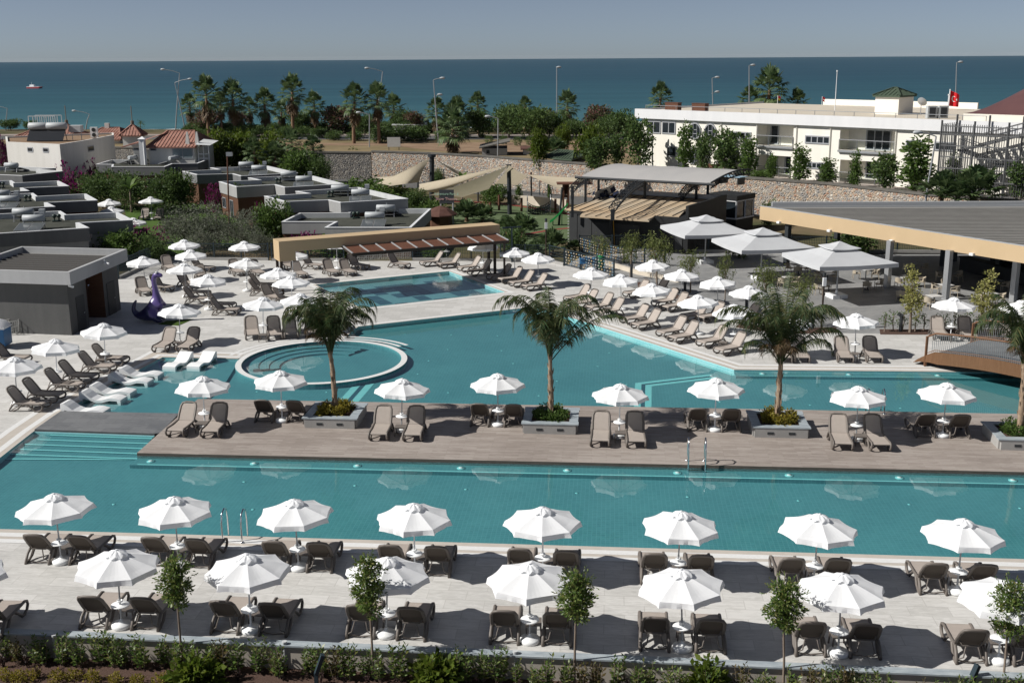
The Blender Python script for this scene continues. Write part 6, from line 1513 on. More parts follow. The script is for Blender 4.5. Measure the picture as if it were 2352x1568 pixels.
# stair head with green hipped roof, standing on the flat roof
s0, s1 = fs_(2000, 250)[0], fs_(2068, 250)[0]; k = -9.0
def hp(u, v, o): # point on a plane o behind the facade
    r = ray(u, v); q = A0 + fn * o; kk = fn.dot(q - V(0, 0, HC)) / fn.dot(r); return V(0, 0, HC) + r * kk
a, c = hp(2008, 265, k), hp(2062, 268, k); tz = hp(2040, 220, k).z
q = [V(a.x, a.y, 0), V(c.x, c.y, 0)]; q += [q[1] - fn * 3.2, q[0] - fn * 3.2]
b = MB(); walls(b, ccw(q), 9.85, tz, 0); o = b.build('stair_head', M['cream_render'], t); o2 = hip_roof('roof', o, offset_line(ccw(q), -.22, True), tz, tz + .75, M['green_roof'], .1)
# barrel roof at the right end
b = MB(); sA, sB = fs_(2198, 280)[0], fs_(2640, 280)[0]; N = 20; vs = []
K = 10; rise = 5.2
for i in range(N + 1):
    f = i / N; s = sA + (sB - sA) * f; hgt = rise * math.sin(PI * .5 * min(1, f * 1.6)) ** .65
    for k in range(K + 1): g = k / K; vs.append(fpt(s, 10.6 + hgt * math.sin(PI * .5 * g), -1.2 - 13 * g))
b.add(vs, [(i * (K + 1) + k, (i + 1) * (K + 1) + k, (i + 1) * (K + 1) + k + 1, i * (K + 1) + k + 1) for i in range(N) for k in range(K)], 0, True); b.build('barrel_roof', M['red_roof'], t)
b = MB(); b.add([fpt(sA, 9.9, -1.3), fpt(sB, 9.9, -1.3), fpt(sB, 10.6, -1.2), fpt(sA, 10.6, -1.2)], [(0, 1, 2, 3)]); b.build('gable', M['cream_render'], t)
t2 = thing('roof_ac_unit', 'pair of grey cooling units on the white building roof', 'air conditioner', hp(2151, 272, -5)); b = MB()
for x in (-.55, .55): b.box((x, 0, .6), (.9, .6, 1.2))
b.build('housing', M['tank'], t2); b = MB()
for x in (-.55, .55): b.box((x, -.31, .6), (.6, .03, .9))
b.build('grille', M['dark_metal'], t2)
t2 = thing('roof_ac_unit', 'white cooling units on the red barrel roof', 'air conditioner', fpt(fs_(2335, 240)[0], 13.0, -14)); b = MB()
for x, w in ((-2.2, 1.6), (0, 2.6), (3, 2.6)): b.box((x, 0, .9), (w, 1.5, 1.9))
b.build('housing', M['parapet_white'], t2)
t2 = thing('satellite_dish', 'small grey satellite dish on the white building roof', 'dish', hp(2114, 262, -7)); b = MB(); b.lathe([(.0, 0), (.3, .06), (.5, .2)], 14); o = b.build('dish', M['steel'], t2); o.location = (0, 0, 1.1); o.rotation_euler = (1.0, 0, 2.3); b = MB(); b.tube([(0, 0, 0), (0, 0, 1.1)], .04, 6); b.build('mast', M['steel'], t2)
for u, lb in ((1546, 'left brown timber crate on the white building roof edge'), (1608, 'right brown timber crate on the white building roof edge')):
    p = hp(u, 255, -1.5); tb = MB(); tb.box((0, 0, .45), (1.8, .7, .9)); tb.box((0, 0, .92), (1.9, .8, .06)); tb.beam((-.9, -.36, .5), (.9, -.36, .5), .04, .1); tag(tb.build('roof_crate', M['post_wood'], None, (p.x, p.y, 9.86), math.atan2(fd.y, fd.x)), lb, 'crate')
# fire stair
M['stair_steel'] = mat('stair_steel', (.12, .122, .125), .5, .4, metal=.2)
t = thing('fire_stair', 'grey steel fire stair with barred screens at the right end of the white building', 'stair'); s0, s1 = fs_(2196, 380)[0], fs_(2352, 380)[0]; s1 += 3
b = MB(); s = s0; n = int((s1 - s0) / .2)
for k in range(n + 1):
    s = s0 + (s1 - s0) * k / n; b.beam(fpt(s, TZ, 3.6), fpt(s, 9.9 - max(0, (s - s0 - 5)) * .25, 3.6), .05, .05)
for z in (TZ + .3, 5, 6, 7, 8, 9, 9.7): b.beam(fpt(s0, z, 3.6), fpt(s0 + 7, z, 3.6), .09, .09)
for k in range(10): b.beam(fpt(s0, TZ, 3.6 - .35 * k), fpt(s0, 9.9, 3.6 - .35 * k), .05, .05)
b.build('screen', M['stair_steel'], t)
for i, (za, zb_, o) in enumerate(((TZ, 5.6, 1.2), (5.6, 7.6, 2.6), (7.6, 9.8, 1.2))):
    b = MB(); a, c = (s0 + 1.5, s1 - .5) if i % 2 == 0 else (s1 - .5, s0 + 1.5)
    for k in range(13): f = k / 12; b.box(fpt(a + (c - a) * f, za + (zb_ - za) * f, o), (.4, 1.1, .05), math.atan2(fd.y, fd.x))
    for oo in (-.55, .55):
        b.beam(fpt(a, za, o + oo), fpt(c, zb_, o + oo), .06, .22); b.beam(fpt(a, za + 1, o + oo), fpt(c, zb_ + 1, o + oo), .06, .06)
        for k in range(9): f = k / 8; b.beam(fpt(a + (c - a) * f, za + (zb_ - za) * f, o + oo), fpt(a + (c - a) * f, za + (zb_ - za) * f + 1, o + oo), .04, .04)
    b.build('flight', M['stair_steel'], t)
b = MB()
for s in (s0, s0 + 3, s0 + 6, s1): b.beam(fpt(s, TZ, .6), fpt(s, 10.6, .6), .14, .14); b.beam(fpt(s, TZ, 3.6), fpt(s, 10.2, 3.6), .14, .14)
b.build('post', M['stair_steel'], t)
# --- shelter with green roof, block shed, little hut on the terrace ---
t = thing('shelter', 'open shelter with a green shingle roof behind the stone wall', 'shelter'); q = [P(1248, 361, TZ + .55), P(1313, 367, TZ + .55), P(1352, 354, TZ + .55), P(1290, 349, TZ + .55)]
hip_roof('roof', t, [V(p.x, p.y, 0) for p in q], TZ + .55, TZ + 1.15, M['green_roof'], .55); b = MB()
for p in q: c = (q[0] + q[2]) / 2; w = p.lerp(c, .12); b.beam((w.x, w.y, TZ), (w.x, w.y, TZ + .6), .15, .15)
b.build('post', M['charcoal_post'], t)
def box_house(name, label, u0, u1, vb, vt, depth, wall, roof, z0, mono=0.0, Y=None, win=()):
    a, c = P(u0, vb, z0), P(u1, vb, z0); c.y = a.y; h = PY((u0 + u1) / 2, vt, a.y).z - z0
    q = [V(a.x, a.y, 0), V(c.x, a.y, 0), V(c.x, a.y + depth, 0), V(a.x, a.y + depth, 0)]; t = thing(name, label, 'hut')
    b = MB(); walls(b, ccw(q), z0, z0 + h, 0); b.build('wall', wall, t); o = offset_line(ccw(q), -.35, True); b = MB()
    vs = [V(p.x, p.y, z0 + h + (mono if p.x > (a.x + c.x) / 2 else 0)) for p in o]; vs += [p + V(0, 0, .15) for p in vs]
    b.add(vs, [(3, 2, 1, 0), (4, 5, 6, 7), (0, 1, 5, 4), (1, 2, 6, 5), (2, 3, 7, 6), (3, 0, 4, 7)]); b.build('roof', roof, t)
    for f0, f1, z1, z2 in win: b = MB(); b.box((a.x + (c.x - a.x) * (f0 + f1) / 2, a.y - .02, z0 + h * (z1 + z2) / 2), ((c.x - a.x) * (f1 - f0), .06, h * (z2 - z1))); b.build('window', M['window'], t)
    return t
box_house('block_shed', 'grey block shed with a sloping roof behind the stone wall', 1107, 1165, 358, 341, 5, M['light_grey_render'], M['wall_cap'], TZ, .8, None, [(.18, .3, .3, .8)])
box_house('small_hut', 'small hut with a dark hipped roof right of the block shed', 1202, 1238, 355, 344, 4, M['white_render'], M['brown_roof'], TZ, 0)
box_house('beach_kiosk_long', 'long white beach kiosk half hidden by coast trees', 905, 978, 306, 288, 4, M['white_paint'], M['white_paint'], TZ, 0)
t = thing('sign_board', 'pale blank board standing on the dry grass', 'sign', P(905, 345, TZ)); b = MB(); b.box((0, 0, 1.1), (1.8, .1, 1.3)); b.build('board', M['table_stone'], t); b = MB()
for x in (-.7, .7): b.beam((x, 0, 0), (x, 0, .5), .08, .08)
b.build('post', M['dark_metal'], t)
# brown roofed octagon hut and the park sign
p = P(1012, 520, GZ); t = thing('round_hut', 'small hut with a brown conical shingle roof below the park sign', 'hut', (p.x, p.y, GZ)); b = MB(); b.lathe([(1.15, 0), (1.15, 1.3)], 8, (0, 0, 0), 0, False); b.build('wall', M['cladding'], t); b = MB(); b.lathe([(1.75, 1.15), (1.7, 1.25), (.9, 1.75), (.0, 2.05)], 8, (0, 0, 0), 0, False); b.build('roof', M['brown_roof'], t)
p = P(1027, 515, GZ); t = thing('park_sign', 'dark sign board with two lines of pale lettering at the adventure park', 'sign', (p.x, p.y, GZ), -.12); sw = 34 / FOC * p.y
b = MB(); b.box((0, 0, 2.75), (sw, .1, 1.35)); b.build('board', M['sign_dark'], t); b = MB(); b.beam((sw * .42, .05, 0), (sw * .42, .05, 2.1), .35, .1); b.beam((-sw * .42, .05, 0), (-sw * .42, .05, 2.1), .15, .1); b.build('post', M['parapet_white'], t)
def text(s, size, m, parent, loc, name='lettering'):
    cu = bpy.data.curves.new('txt', 'FONT'); cu.body = s; cu.size = size; cu.align_x = 'CENTER'; cu.extrude = .01
    o = bpy.data.objects.new('txt', cu); COL.objects.link(o); dg = bpy.context.evaluated_depsgraph_get(); me = bpy.data.meshes.new_from_object(o.evaluated_get(dg)); bpy.data.objects.remove(o)
    k = bpy.data.objects.new(name, me); COL.objects.link(k); me.materials.clear(); me.materials.append(m); k.parent = parent; k.location = loc; k.rotation_euler = (PI / 2, 0, 0); return k
text('Adventure Park &', .34, M['sign_green'], t, (0, -.07, 2.9)); text('Show Theatre', .38, M['sign_pink'], t, (0, -.07, 2.4))
# ================= HUT, PERGOLA, BAR, STAGE, SAILS, BRIDGE =================
# --- shower hut ---
hA, hB, hC = P(165, 770), P(278, 711), P(17, 764); e1 = (hB - hA); e2 = (hC - hA); e2 = e2.normalized() * max(e2.length, 6.5)
t = thing('shower_hut', 'dark grey shower hut with a pale roof band and timber-lined shower niche', 'building'); HW, HT_ = 3.2, 3.95
d1, d2 = e1.normalized(), e2.normalized(); n1 = V(d1.y, -d1.x, 0)
if n1.dot(e2) > 0: n1 = -n1
L = e1.length; q = lambda s, o=0.0: hA + d1 * s + n1 * o
nz = (.34 * L, .68 * L); b = MB()
prof = [hA, q(nz[0]), q(nz[0], -1.1), q(nz[1], -1.1), q(nz[1]), hB, hB + e2, hA + e2]
walls(b, ccw(prof), 0, HW, 0); b.build('wall', M['hut_wall'], t)
b = MB()
for s0_, s1_, o in ((nz[0] + .02, nz[1] - .02, -1.08),): b.add([q(s0_, o), q(s1_, o), q(s1_, o) + V(0, 0, HW), q(s0_, o) + V(0, 0, HW)], [(0, 1, 2, 3)])
b.add([q(nz[1] - .02, -1.08), q(nz[1] - .02, 0), q(nz[1] - .02, 0) + V(0, 0, HW), q(nz[1] - .02, -1.08) + V(0, 0, HW)], [(0, 1, 2, 3)])
b.build('niche_lining', M['cladding'], t)
for i in range(3):
    b = MB(); s = nz[0] + (nz[1] - nz[0]) * (.25 + .25 * i); b.tube([q(s, -1.06) + V(0, 0, 2.3), q(s, -.75) + V(0, 0, 2.3), q(s, -.7) + V(0, 0, 2.22)], .025, 6); b.tube([q(s, -.72) + V(0, 0, 2.22), q(s, -.7) + V(0, 0, 2.17)], .09, 10); b.tube([q(s, -1.05) + V(0, 0, 1.0), q(s, -.98) + V(0, 0, 1.0)], .05, 8); b.build('shower_head', M['chrome'], t)
for s0_, s1_ in ((.13 * L, .28 * L), (.74 * L, .9 * L)):
    b = MB(); b.beam(q((s0_ + s1_) / 2, .012) + V(0, 0, .02), q((s0_ + s1_) / 2, .012) + V(0, 0, 2.1), s1_ - s0_, .05) if False else b.box(q((s0_ + s1_) / 2, .012) + V(0, 0, 1.05), (s1_ - s0_, .05, 2.1), math.atan2(d1.y, d1.x)); o = b.build('door', M['dark_panel'], t)
    b = MB(); b.tube([q(s1_ - .12, .06) + V(0, 0, 1.0), q(s1_ - .25, .07) + V(0, 0, 1.0)], .02, 6); b.build('handle', M['steel'], o)
oh = .55; ro = offset_line(ccw([hA, hB, hB + e2, hA + e2]), -oh, True); ri = offset_line(ro, .22, True)
b = MB(); walls(b, ro, HW - .02, HT_, 0); ring(b, ro, ri, HT_, 0); walls(b, ri, HT_ - .5, HT_, 0, True); ring(b, offset_line(ro, oh - .02, True), ro, HW - .02, 0); b.build('roof_band', M['hut_fascia'], t)
b = MB(); b.prism(ri, HT_ - .42, HT_ - .42, sides=False); d = e2.normalized(); n = 11; w0 = e1.length + 2 * oh - .5
for i in range(n): c = q(-oh + .3 + (L + 2 * oh - .6) * i / n, 0) ; b.beam(c - d2 * (oh - .3) + V(0, 0, HT_ - .38), c + d2 * (e2.length + oh - .3) + V(0, 0, HT_ - .38), .1, .16, 1)
M['rib_shade'] = mat('roof_rib_shade', (.11, .105, .1), .6)  # dark rib colour stands in for the shadow stripes the ribs cast
b.build('roof', [M['grey_sheet'], M['rib_shade']], t)
for c, lb in ((q(-.35, .3) + V(0, 0, HW - .1), 'security camera at the front corner of the shower hut'), (q(L * .55, .65) + V(0, 0, HW + .5), 'floodlight on the shower hut roof band')):
    b = MB(); b.tube([c, c + V(.3, -.1, -.06)], .07, 8); b.beam(c, c + V(0, 0, .2), .05, .05); b.build('camera' if 'camera' in lb else 'floodlight', M['white_paint'], t)
# --- ochre pergola portal ---
t = thing('pergola', 'ochre portal beam on dark posts with a red-brown slatted canopy', 'pergola'); zt_, zb_ = 3.75, 2.98
a, c = P(640, 555, zt_), P(1148, 516, zt_); a.z = c.z = 0; d = (c - a).normalized(); n = V(-d.y, d.x, 0); D1 = 1.5
b = MB(); b.prism([a, c, c + n * D1, a + n * D1], zb_, zt_, 0, True, True)
for e in (a, c - d * 1.15): b.prism([e, e + d * 1.15, e + d * 1.15 + n * D1, e + n * D1], 2.35, zb_ - .002, 0, True, True)
b.build('beam', M['gold'], t)
for e in (a + d * .15, c - d * .35):
    for o in (.2, D1 - .2): b = MB(); b.box(e + n * o + V(0, 0, 1.175), (.17, .17, 2.34), math.atan2(d.y, d.x)); b.build('post', M['brown_metal'], t)
b = MB(); zs = 2.8; f0, f1 = a + d * ((c - a).length * .27), c - d * .35; off = -2.2
for s in range(11):
    p = f0.lerp(f1, s / 10); b.beam(p + n * .1 + V(0, 0, zs + .22), p + n * off + V(0, 0, zs), .12, .14)
b.beam(f0 + n * off + V(0, 0, zs), f1 + n * off + V(0, 0, zs), .14, .2); b.beam(f0 + n * .1 + V(0, 0, zs + .22), f1 + n * .1 + V(0, 0, zs + .22), .12, .14)
o = b.build('canopy_frame', M['brown_metal'], t); b = MB()
for s in range(11): p = f0.lerp(f1, s / 10); b.beam(p + n * .1 + V(0, 0, zs + .33), p + n * off + V(0, 0, zs + .11), .09, .06)
b.build('rafter', M['pole_grey'], o)
b = MB(); m = 26
for k in range(m): f = (k + .5) / m; oo = .1 + (off - .1) * f; z = zs + .22 - .22 * f + .06; b.beam(f0 + n * oo + V(0, 0, z), f1 + n * oo + V(0, 0, z), .085, .02)
b.build('slats', M['slat_brown'], o)
for f in (.97,): p = f0.lerp(f1, f) + n * off; b = MB(); b.box(p + V(0, 0, zs / 2 - .05), (.12, .12, zs - .1), math.atan2(d.y, d.x)); b.build('post', M['brown_metal'], t)
p0, p1 = P(800, 600.5), P(944, 597); t = thing('lattice_screen', 'white patterned screen standing behind the pergola', 'screen'); b = MB(); dd = (p1 - p0); m = 34
for i in range(m + 1): x_ = p0 + dd * (i / m); b.beam(x_ + V(0, 0, .1), x_ + V(0, 0, 1.5), .05, .03)
for k in range(9): b.beam(p0 + V(0, .03, .1 + 1.4 * k / 8), p1 + V(0, .03, .1 + 1.4 * k / 8), .03, .05)
for i in range(0, m - 1): x_ = p0 + dd * (i / m); x2 = p0 + dd * ((i + 2) / m); b.beam(x_ + V(0, .06, .1 + (i % 4) * .35), x2 + V(0, .06, .45 + (i % 4) * .35), .06, .03)
b.build('lattice', M['lattice'], t)
# --- bar pavilion with ochre fascia ---
t = thing('bar_pavilion', 'open bar pavilion under a wide grey roof with ochre fascia', 'building'); zf0, zf1 = 3.25, 4.3
a, c = P(1746, 474, zf1), P(2352, 566, zf1); a.z = c.z = 0; d = (c - a).normalized(); c = c + d * 14; n = V(-d.y, d.x, 0)
bk = P(2352, 472, zf1); bk.z = 0; bk2 = a + (bk - a) * 1.6
b = MB(); b.prism([a, c, c + n * .12, a + n * .12], zf0, zf1); b.build('fascia', M['gold'], t); b = MB(); b.prism([a + d * .3, bk2, bk2 + V(0, .15, 0), a + d * .3 + V(0, .15, 0)], zf0 + .3, zf1 + .02); b.build('back_trim', M['pole_grey'], t)
b = MB(); i0 = a + n * .12; b.add([V(i0.x, i0.y, zf1 - .08), V(c.x, c.y, zf1 - .08) + n * .12, V(bk2.x + 8, bk2.y, zf1 - .08), V(a.x + .2, a.y + .02, zf1 - .08)], [(0, 1, 2, 3)])
b.add([V(i0.x, i0.y, zf0 + .1), V(c.x, c.y, zf0 + .1) + n * .12, V(bk2.x + 8, bk2.y, zf0 + .1), V(a.x + .2, a.y + .02, zf0 + .1)], [(3, 2, 1, 0)])
m = 46; Lf = (c - a).length
for i in range(2, m):
    p = a + d * (Lf * i / m) + n * .15; hit = (bk2.y - p.y); u = V(1, .02, 0)
    yy = p.y; b.beam(V(p.x, yy, zf1 - .05), V(p.x + 60, yy + (bk2.y - a.y) / (bk2.x - a.x) * 60, zf1 - .05), .07, .08)
b.build('roof', M['grey_sheet'], t)
b = MB(); b.prism([a, c, c + n * .16, a + n * .16], zf1 + .002, zf1 + .06); b.build('edge_trim', M['pole_grey'], t)
b = MB(); b.beam(V(a.x + 1, a.y + .3, zf1 + .12), V(bk2.x, bk2.y + .3, zf1 + .12), .5, .35); b.build('gutter', M['pole_grey'], t)
for u, v in ((2037, 660), (2171, 688), (2326, 692), (1806, 607), (1920, 585), (2165, 612), (2190, 600), (2290, 640)):
    p = P(u, v); b = MB(); b.box((p.x, p.y, zf0 / 2 + .05), (.36, .36, zf0 + .1), math.atan2(d.y, d.x)); b.build('column', M['steel'] if v > 650 else M['dark_metal'], t)
for f in (.06, .2, .355, .53): p = a + d * (Lf * f) - n * .12; b = MB(); b.box((p.x, p.y, zf0 + .05), (.28, .2, .16), math.atan2(d.y, d.x)); b.build('floodlight', M['white_paint'], t)
p0, p1 = P(2211, 620), P(2420, 672); t2 = thing('bar_counter', 'dark bar counter in the shade of the pavilion', 'bar counter'); b = MB(); dd = (p1 - p0).normalized(); b.box((p0 + p1) / 2 + V(0, 0, .5), ((p1 - p0).length, .7, 1.0), math.atan2(dd.y, dd.x)); b.build('counter', M['dark_panel'], t2); b = MB(); b.box((p0 + p1) / 2 + V(0, 0, 1.04), ((p1 - p0).length + .1, .85, .06), math.atan2(dd.y, dd.x)); b.build('counter_top', M['black_panel'], t2)
b = MB(); nn = V(-dd.y, dd.x, 0); b.box((p0 + p1) / 2 + nn * 2.6 + V(0, 0, 1.6), ((p1 - p0).length, .2, 3.1), math.atan2(dd.y, dd.x)); b.build('back_wall', M['dark_panel'], t2)
# --- black stage with tan roof and membrane canopy ---
R6 = lambda x_, y_, z: PZ('r6', x_, y_, z)
t = thing('stage_building', 'black stage building with a tan ribbed roof and curved grey canopy on trusses', 'building')
f0 = R6(112, 1105, 0); f1 = R6(1590, 1232, 0); d = (f1 - f0).normalized(); n = V(-d.y, d.x, 0); dep = 9.0; zfr, zbk = 3.0, 3.55
b = MB(); Ls = (f1 - f0).length
b.prism([f0, f1, f1 + n * dep, f0 + n * dep], 0, zfr - .06, 0)
for f_, w_, h0, h1 in ((.30, .06, 0, 2.2),): pass
b.build('wall', M['black_panel'], t)
b = MB()
for s0_, s1_, z0_, z1_ in ((.0, .07, 0, 2.7), (.075, .20, 0, 2.55), (.205, .62, 0, 2.1), (.92, .98, 0, 1.6)):
    p0, p1 = f0 + d * (Ls * s0_), f0 + d * (Ls * s1_); b = MB(); b.box((p0 + p1) / 2 - n * .03 + V(0, 0, (z0_ + z1_) / 2 + .02), ((p1 - p0).length, .05, z1_ - z0_), math.atan2(d.y, d.x)); b.build('panel', M['dark_panel'], t)
zc = 2.95
rp = [R6(*p, zc) for p in ((70, 655), (300, 680), (248, 735), (1135, 795), (1215, 735), (1520, 755), (1588, 705))]
for p in rp: p.z = 0
back = [f0 + d * Ls + n * dep, f0 + n * dep]
poly = rp + [V(p.x, p.y, 0) for p in back]
def rz_(p): k = max(0, min(1, (V(p.x, p.y, 0) - f0).dot(n) / dep)); return zc + (zbk - zc) * k
b = MB(); tr = tessellate_polygon([poly]); vs = [V(p.x, p.y, rz_(p)) for p in poly]; b.add(vs, tr)
np_ = len(poly); b.add(vs + [p - V(0, 0, .14) for p in vs], [(i, (i + 1) % np_, np_ + (i + 1) % np_, np_ + i) for i in range(np_)])
rib = MB()
front = rp
def front_at(s):
    best = None
    for i in range(len(front) - 1):
        a_, c_ = front[i], front[i + 1]; sa, sb = (a_ - f0).dot(d), (c_ - f0).dot(d)
        if (sa - s) * (sb - s) <= 0 and abs(sa - sb) > .3: p = a_.lerp(c_, (s - sa) / (sb - sa)); o = (p - f0).dot(n); best = o if best is None or o < best else best
    return best
i = 0; s = -.2
while s < Ls:
    o = front_at(s)
    if o is not None:
        p0, p1 = f0 + d * s + n * o, f0 + d * s + n * dep; rib.beam(V(p0.x, p0.y, rz_(p0) + .04), V(p1.x, p1.y, rz_(p1) + .015), .05, .04)
    s += .95
b.build('roof', M['tan_sheet'], t); rib.build('roof_rib', M['charcoal_post'], t)
b = MB(); b.beam(f0 + d * .8 + n * (dep - .25) + V(0, 0, zbk + .2), f1 + n * (dep - .25) + V(0, 0, zbk + .2), .5, .35); b.build('gutter', M['parapet_white'], t)
b = MB(); b.prism([f1, f1 + d * .25, f1 + d * .25 + n * dep, f1 + n * dep], 0, 4.0); b.build('side_wall', M['black_panel'], t)
b = MB(); b.add([f0 + n * (dep * .55) + V(0, 0, zbk - .2), f0 + n * dep + V(0, 0, zbk), f0 + n * dep + V(0, 0, zbk + .85), f0 + n * (dep * .55) + V(0, 0, zbk + .5)], [(0, 1, 2, 3)]); b.build('side_panel', M['steel'], t)
zcan = 5.2; ca, cb = R6(262, 248, zcan), R6(1918, 335, zcan); ca.z = cb.z = 0; dc = (cb - ca).normalized(); ncn = V(-dc.y, dc.x, 0); CW = 5.5; Lc = (cb - ca).length
b = MB(); N = 12; K = 14; vs = []
for i in range(N + 1):
    for k in range(K + 1):
        f, g = i / N, k / K; z = zcan + .95 * math.sin(PI * (.08 + .92 * g) * .62) - .1 * math.sin(PI * ((f * 5) % 1)); p = ca + dc * (Lc * f) + ncn * (CW * g) + dc * (1.6 * g); vs.append((p.x, p.y, z))
b.add(vs, [(i * (K + 1) + k, (i + 1) * (K + 1) + k, (i + 1) * (K + 1) + k + 1, i * (K + 1) + k + 1) for i in range(N) for k in range(K)], 0, True); b.build('canopy', M['membrane'], t)
b = MB(); b.tube([ca - dc * .6 + V(0, 0, zcan), cb + dc * .4 + V(0, 0, zcan)], .12, 8)
for k in range(K):
    f = lambda g: cb + ncn * (CW * g) + dc * (1.6 * g + .1) + V(0, 0, zcan + .95 * math.sin(PI * (.08 + .92 * g) * .62))
    b.beam(f(k / K), f((k + 1) / K), .12, .12); b.beam(f(k / K) - V(0, 0, .45), f((k + 1) / K) - V(0, 0, .45), .1, .1); b.beam(f(k / K), f((k + 1) / K) - V(0, 0, .45), .05, .05)
b.build('canopy_frame', M['charcoal_post'], t)
def truss(pa, pb, pc, wid):
    b = MB(); N = 13; rails = []
    for sx, sz in ((-wid, 0), (wid, 0), (0, -.55)):
        row = []
        for i in range(N + 1):
            f = i / N; p = pa * (1 - f) ** 2 + pc * (2 * f * (1 - f)) + pb * f * f; row.append(p + dc * sx + V(0, 0, sz))
        rails.append(row); b.tube(row, .05, 5)
    for i in range(N):
        for r_, s_ in ((0, 1), (1, 2), (2, 0)): b.beam(rails[r_][i], rails[s_][i + 1], .035, .035); b.beam(rails[r_][i], rails[s_][i], .035, .035)
    b.build('truss', M['charcoal_post'], t)
for xa, ya, xb, yb in ((150, 385, 380, 255), (668, 640, 1050, 280), (1560, 470, 1760, 325)):
    pa = R6(xa, ya, 3.9); pb = R6(xb, yb, zcan); pb = V(pb.x, pb.y, zcan) + ncn * .3; pm = (pa + pb) / 2 + V(0, 0, .75); truss(pa, pb, pm, .35)
    b = MB(); b.box(pa + V(0, 0, -.55), (.3, .3, .9)); b.build('truss_foot', M['charcoal_post'], t)
for x_, yb in ((150, 600), (318, 495), (485, 440), (930, 400), (1080, 498), (1740, 520), (1888, 495)):
    p = R6(x_, yb, zbk); kk = max(0, min(1, (V(p.x, p.y, 0) - ca).dot(ncn) / CW)); b = MB(); b.beam((p.x, p.y, 2.5), (p.x, p.y, zcan + .6 * kk), .22, .22); b.build('post', M['charcoal_post'], t)
p = f0 + d * (Ls * .405) - n * .25; b = MB(); b.tube([p + V(0, 0, 0), p + V(-.25, .2, 2.6)], .14, 8); b.build('raking_strut', M['charcoal_post'], t); b = MB(); b.tube([p + V(.1, -.12, .1), p + V(-.05, -.02, 2.8)], .035, 6); b.build('yellow_cable', M['yellow_plastic'], t)
b = MB()
for k in range(11): b.box(f0 - d * .1 - n * .05 + V(0, 0, .2 + .26 * k), (.12, .06, .08))
b.build('edge_lights', M['white_paint'], t)
b = MB(); rr = random.Random(4); p = R6(555, 485, zbk)
for k in range(26): q0 = p + V(rr.uniform(-1, 1), rr.uniform(-.5, .5), rr.uniform(-.05, .35)); leaf(b, rr, q0, .7, None, .7)
tag(b.build('net_heap', M['navy']), 'dark crumpled net heap on the tan stage roof', 'net')
# control cabin right of the stage
t = thing('control_cabin', 'black cabin with white-framed sliding windows right of the stage', 'cabin'); p0, p1 = R6(1880, 760, 1.0), R6(2250, 800, 1.0); p0.z = p1.z = 0; dd = (p1 - p0).normalized(); nn = V(-dd.y, dd.x, 0); w = (p1 - p0).length; q = [p0, p1, p1 + nn * 3, p0 + nn * 3]
b = MB(); walls(b, ccw(q), 0, 1.1, 0); walls(b, ccw(offset_line(ccw(q), -.1, True)), 2.85, 3.3, 0); b.prism(offset_line(ccw(q), -.1, True), 3.3, 3.302, sides=False); b.build('wall', M['black_panel'], t)
b = MB()
for z in (1.15, 2.8): b.beam(p0 + V(0, 0, z), p1 + V(0, 0, z), .12, .12); b.beam(p1 + V(0, 0, z), p1 + nn * 3 + V(0, 0, z), .12, .12)
for e in (p0, (p0 + p1) / 2, p1, p1 + nn * 1.5, p1 + nn * 3): b.beam(e + V(0, 0, 1.1), e + V(0, 0, 2.85), .12, .12)
o = b.build('window_frame', M['white_paint'], t); b = MB(); walls(b, ccw(offset_line(ccw(q), .06, True)), 1.1, 2.85, 0); b.build('pane', M['window'], o)
# --- shade sails on charcoal posts ---
def sail(label, pts, sag=.8, pf=.35):
    """pts: four corners, each (u, v, z)"""
    c = [P(*p) for p in pts]; N = 10; b = MB(); vs = []; cen = sum(c, V(0, 0, 0)) / 4
    for i in range(N + 1):
        for j in range(N + 1):
            f, g = i / N, j / N; p = c[0] * (1 - f) * (1 - g) + c[1] * f * (1 - g) + c[2] * f * g + c[3] * (1 - f) * g
            e = 1 - min(1, 4 * max(f * (1 - f), g * (1 - g)) ) ; pull = .22 * (4 * f * (1 - f) * (1 if g in (0, 1) else abs(2 * g - 1) ** 2) + 4 * g * (1 - g) * (abs(2 * f - 1) ** 2))
            p = p.lerp(cen, pull * pf); p.z -= sag * 16 * f * (1 - f) * g * (1 - g) * .5 + sag * .3 * pull; vs.append(p)
    b.add(vs, [(i * (N + 1) + j, (i + 1) * (N + 1) + j, (i + 1) * (N + 1) + j + 1, i * (N + 1) + j + 1) for i in range(N) for j in range(N)], 0, True)
    return tag(b.build('shade_sail', M['sail']), label, 'shade sail', 'sand-coloured shade sails of the play park')
Z4 = lambda x_, y_, z: (*ZD('r4', x_, y_), z); Z5 = lambda x_, y_, z: (*ZD('r5', x_, y_), z)
sail('sand shade sail left of the tallest post, drooping to the creeper', [Z4(1325, 195, 5.1), Z4(1150, 580, 2.3), Z4(690, 640, 2.2), Z4(470, 600, 2.0)], .5)
sail('narrow sand sail strip far left behind the tallest post', [Z4(1320, 190, 5.1), Z4(860, 470, 2.4), Z4(430, 500, 2.2), Z4(590, 550, 2.0)], .4)
sail('sand shade sail right of the tallest post, seen from below', [Z4(1390, 190, 5.1), Z4(1780, 400, 3.0), Z4(2170, 440, 2.7), Z4(1880, 540, 2.1)], .8)
sail('long sand shade sail in front of the tallest post', [Z4(1150, 610, 2.4), Z5(320, 305, 5.1), Z4(1430, 750, 1.6), Z4(1090, 715, 1.9)], .5)
sail('sand shade sail left of the second post', [Z5(340, 310, 5.2), Z5(20, 690, 2.4), Z4(1850, 820, 1.4), Z4(1310, 790, 1.7)], .4)
sail('small sand sail hanging behind the second post', [Z5(345, 305, 5.2), Z5(120, 600, 2.9), Z5(480, 630, 2.2), Z5(650, 480, 2.9)], .5)
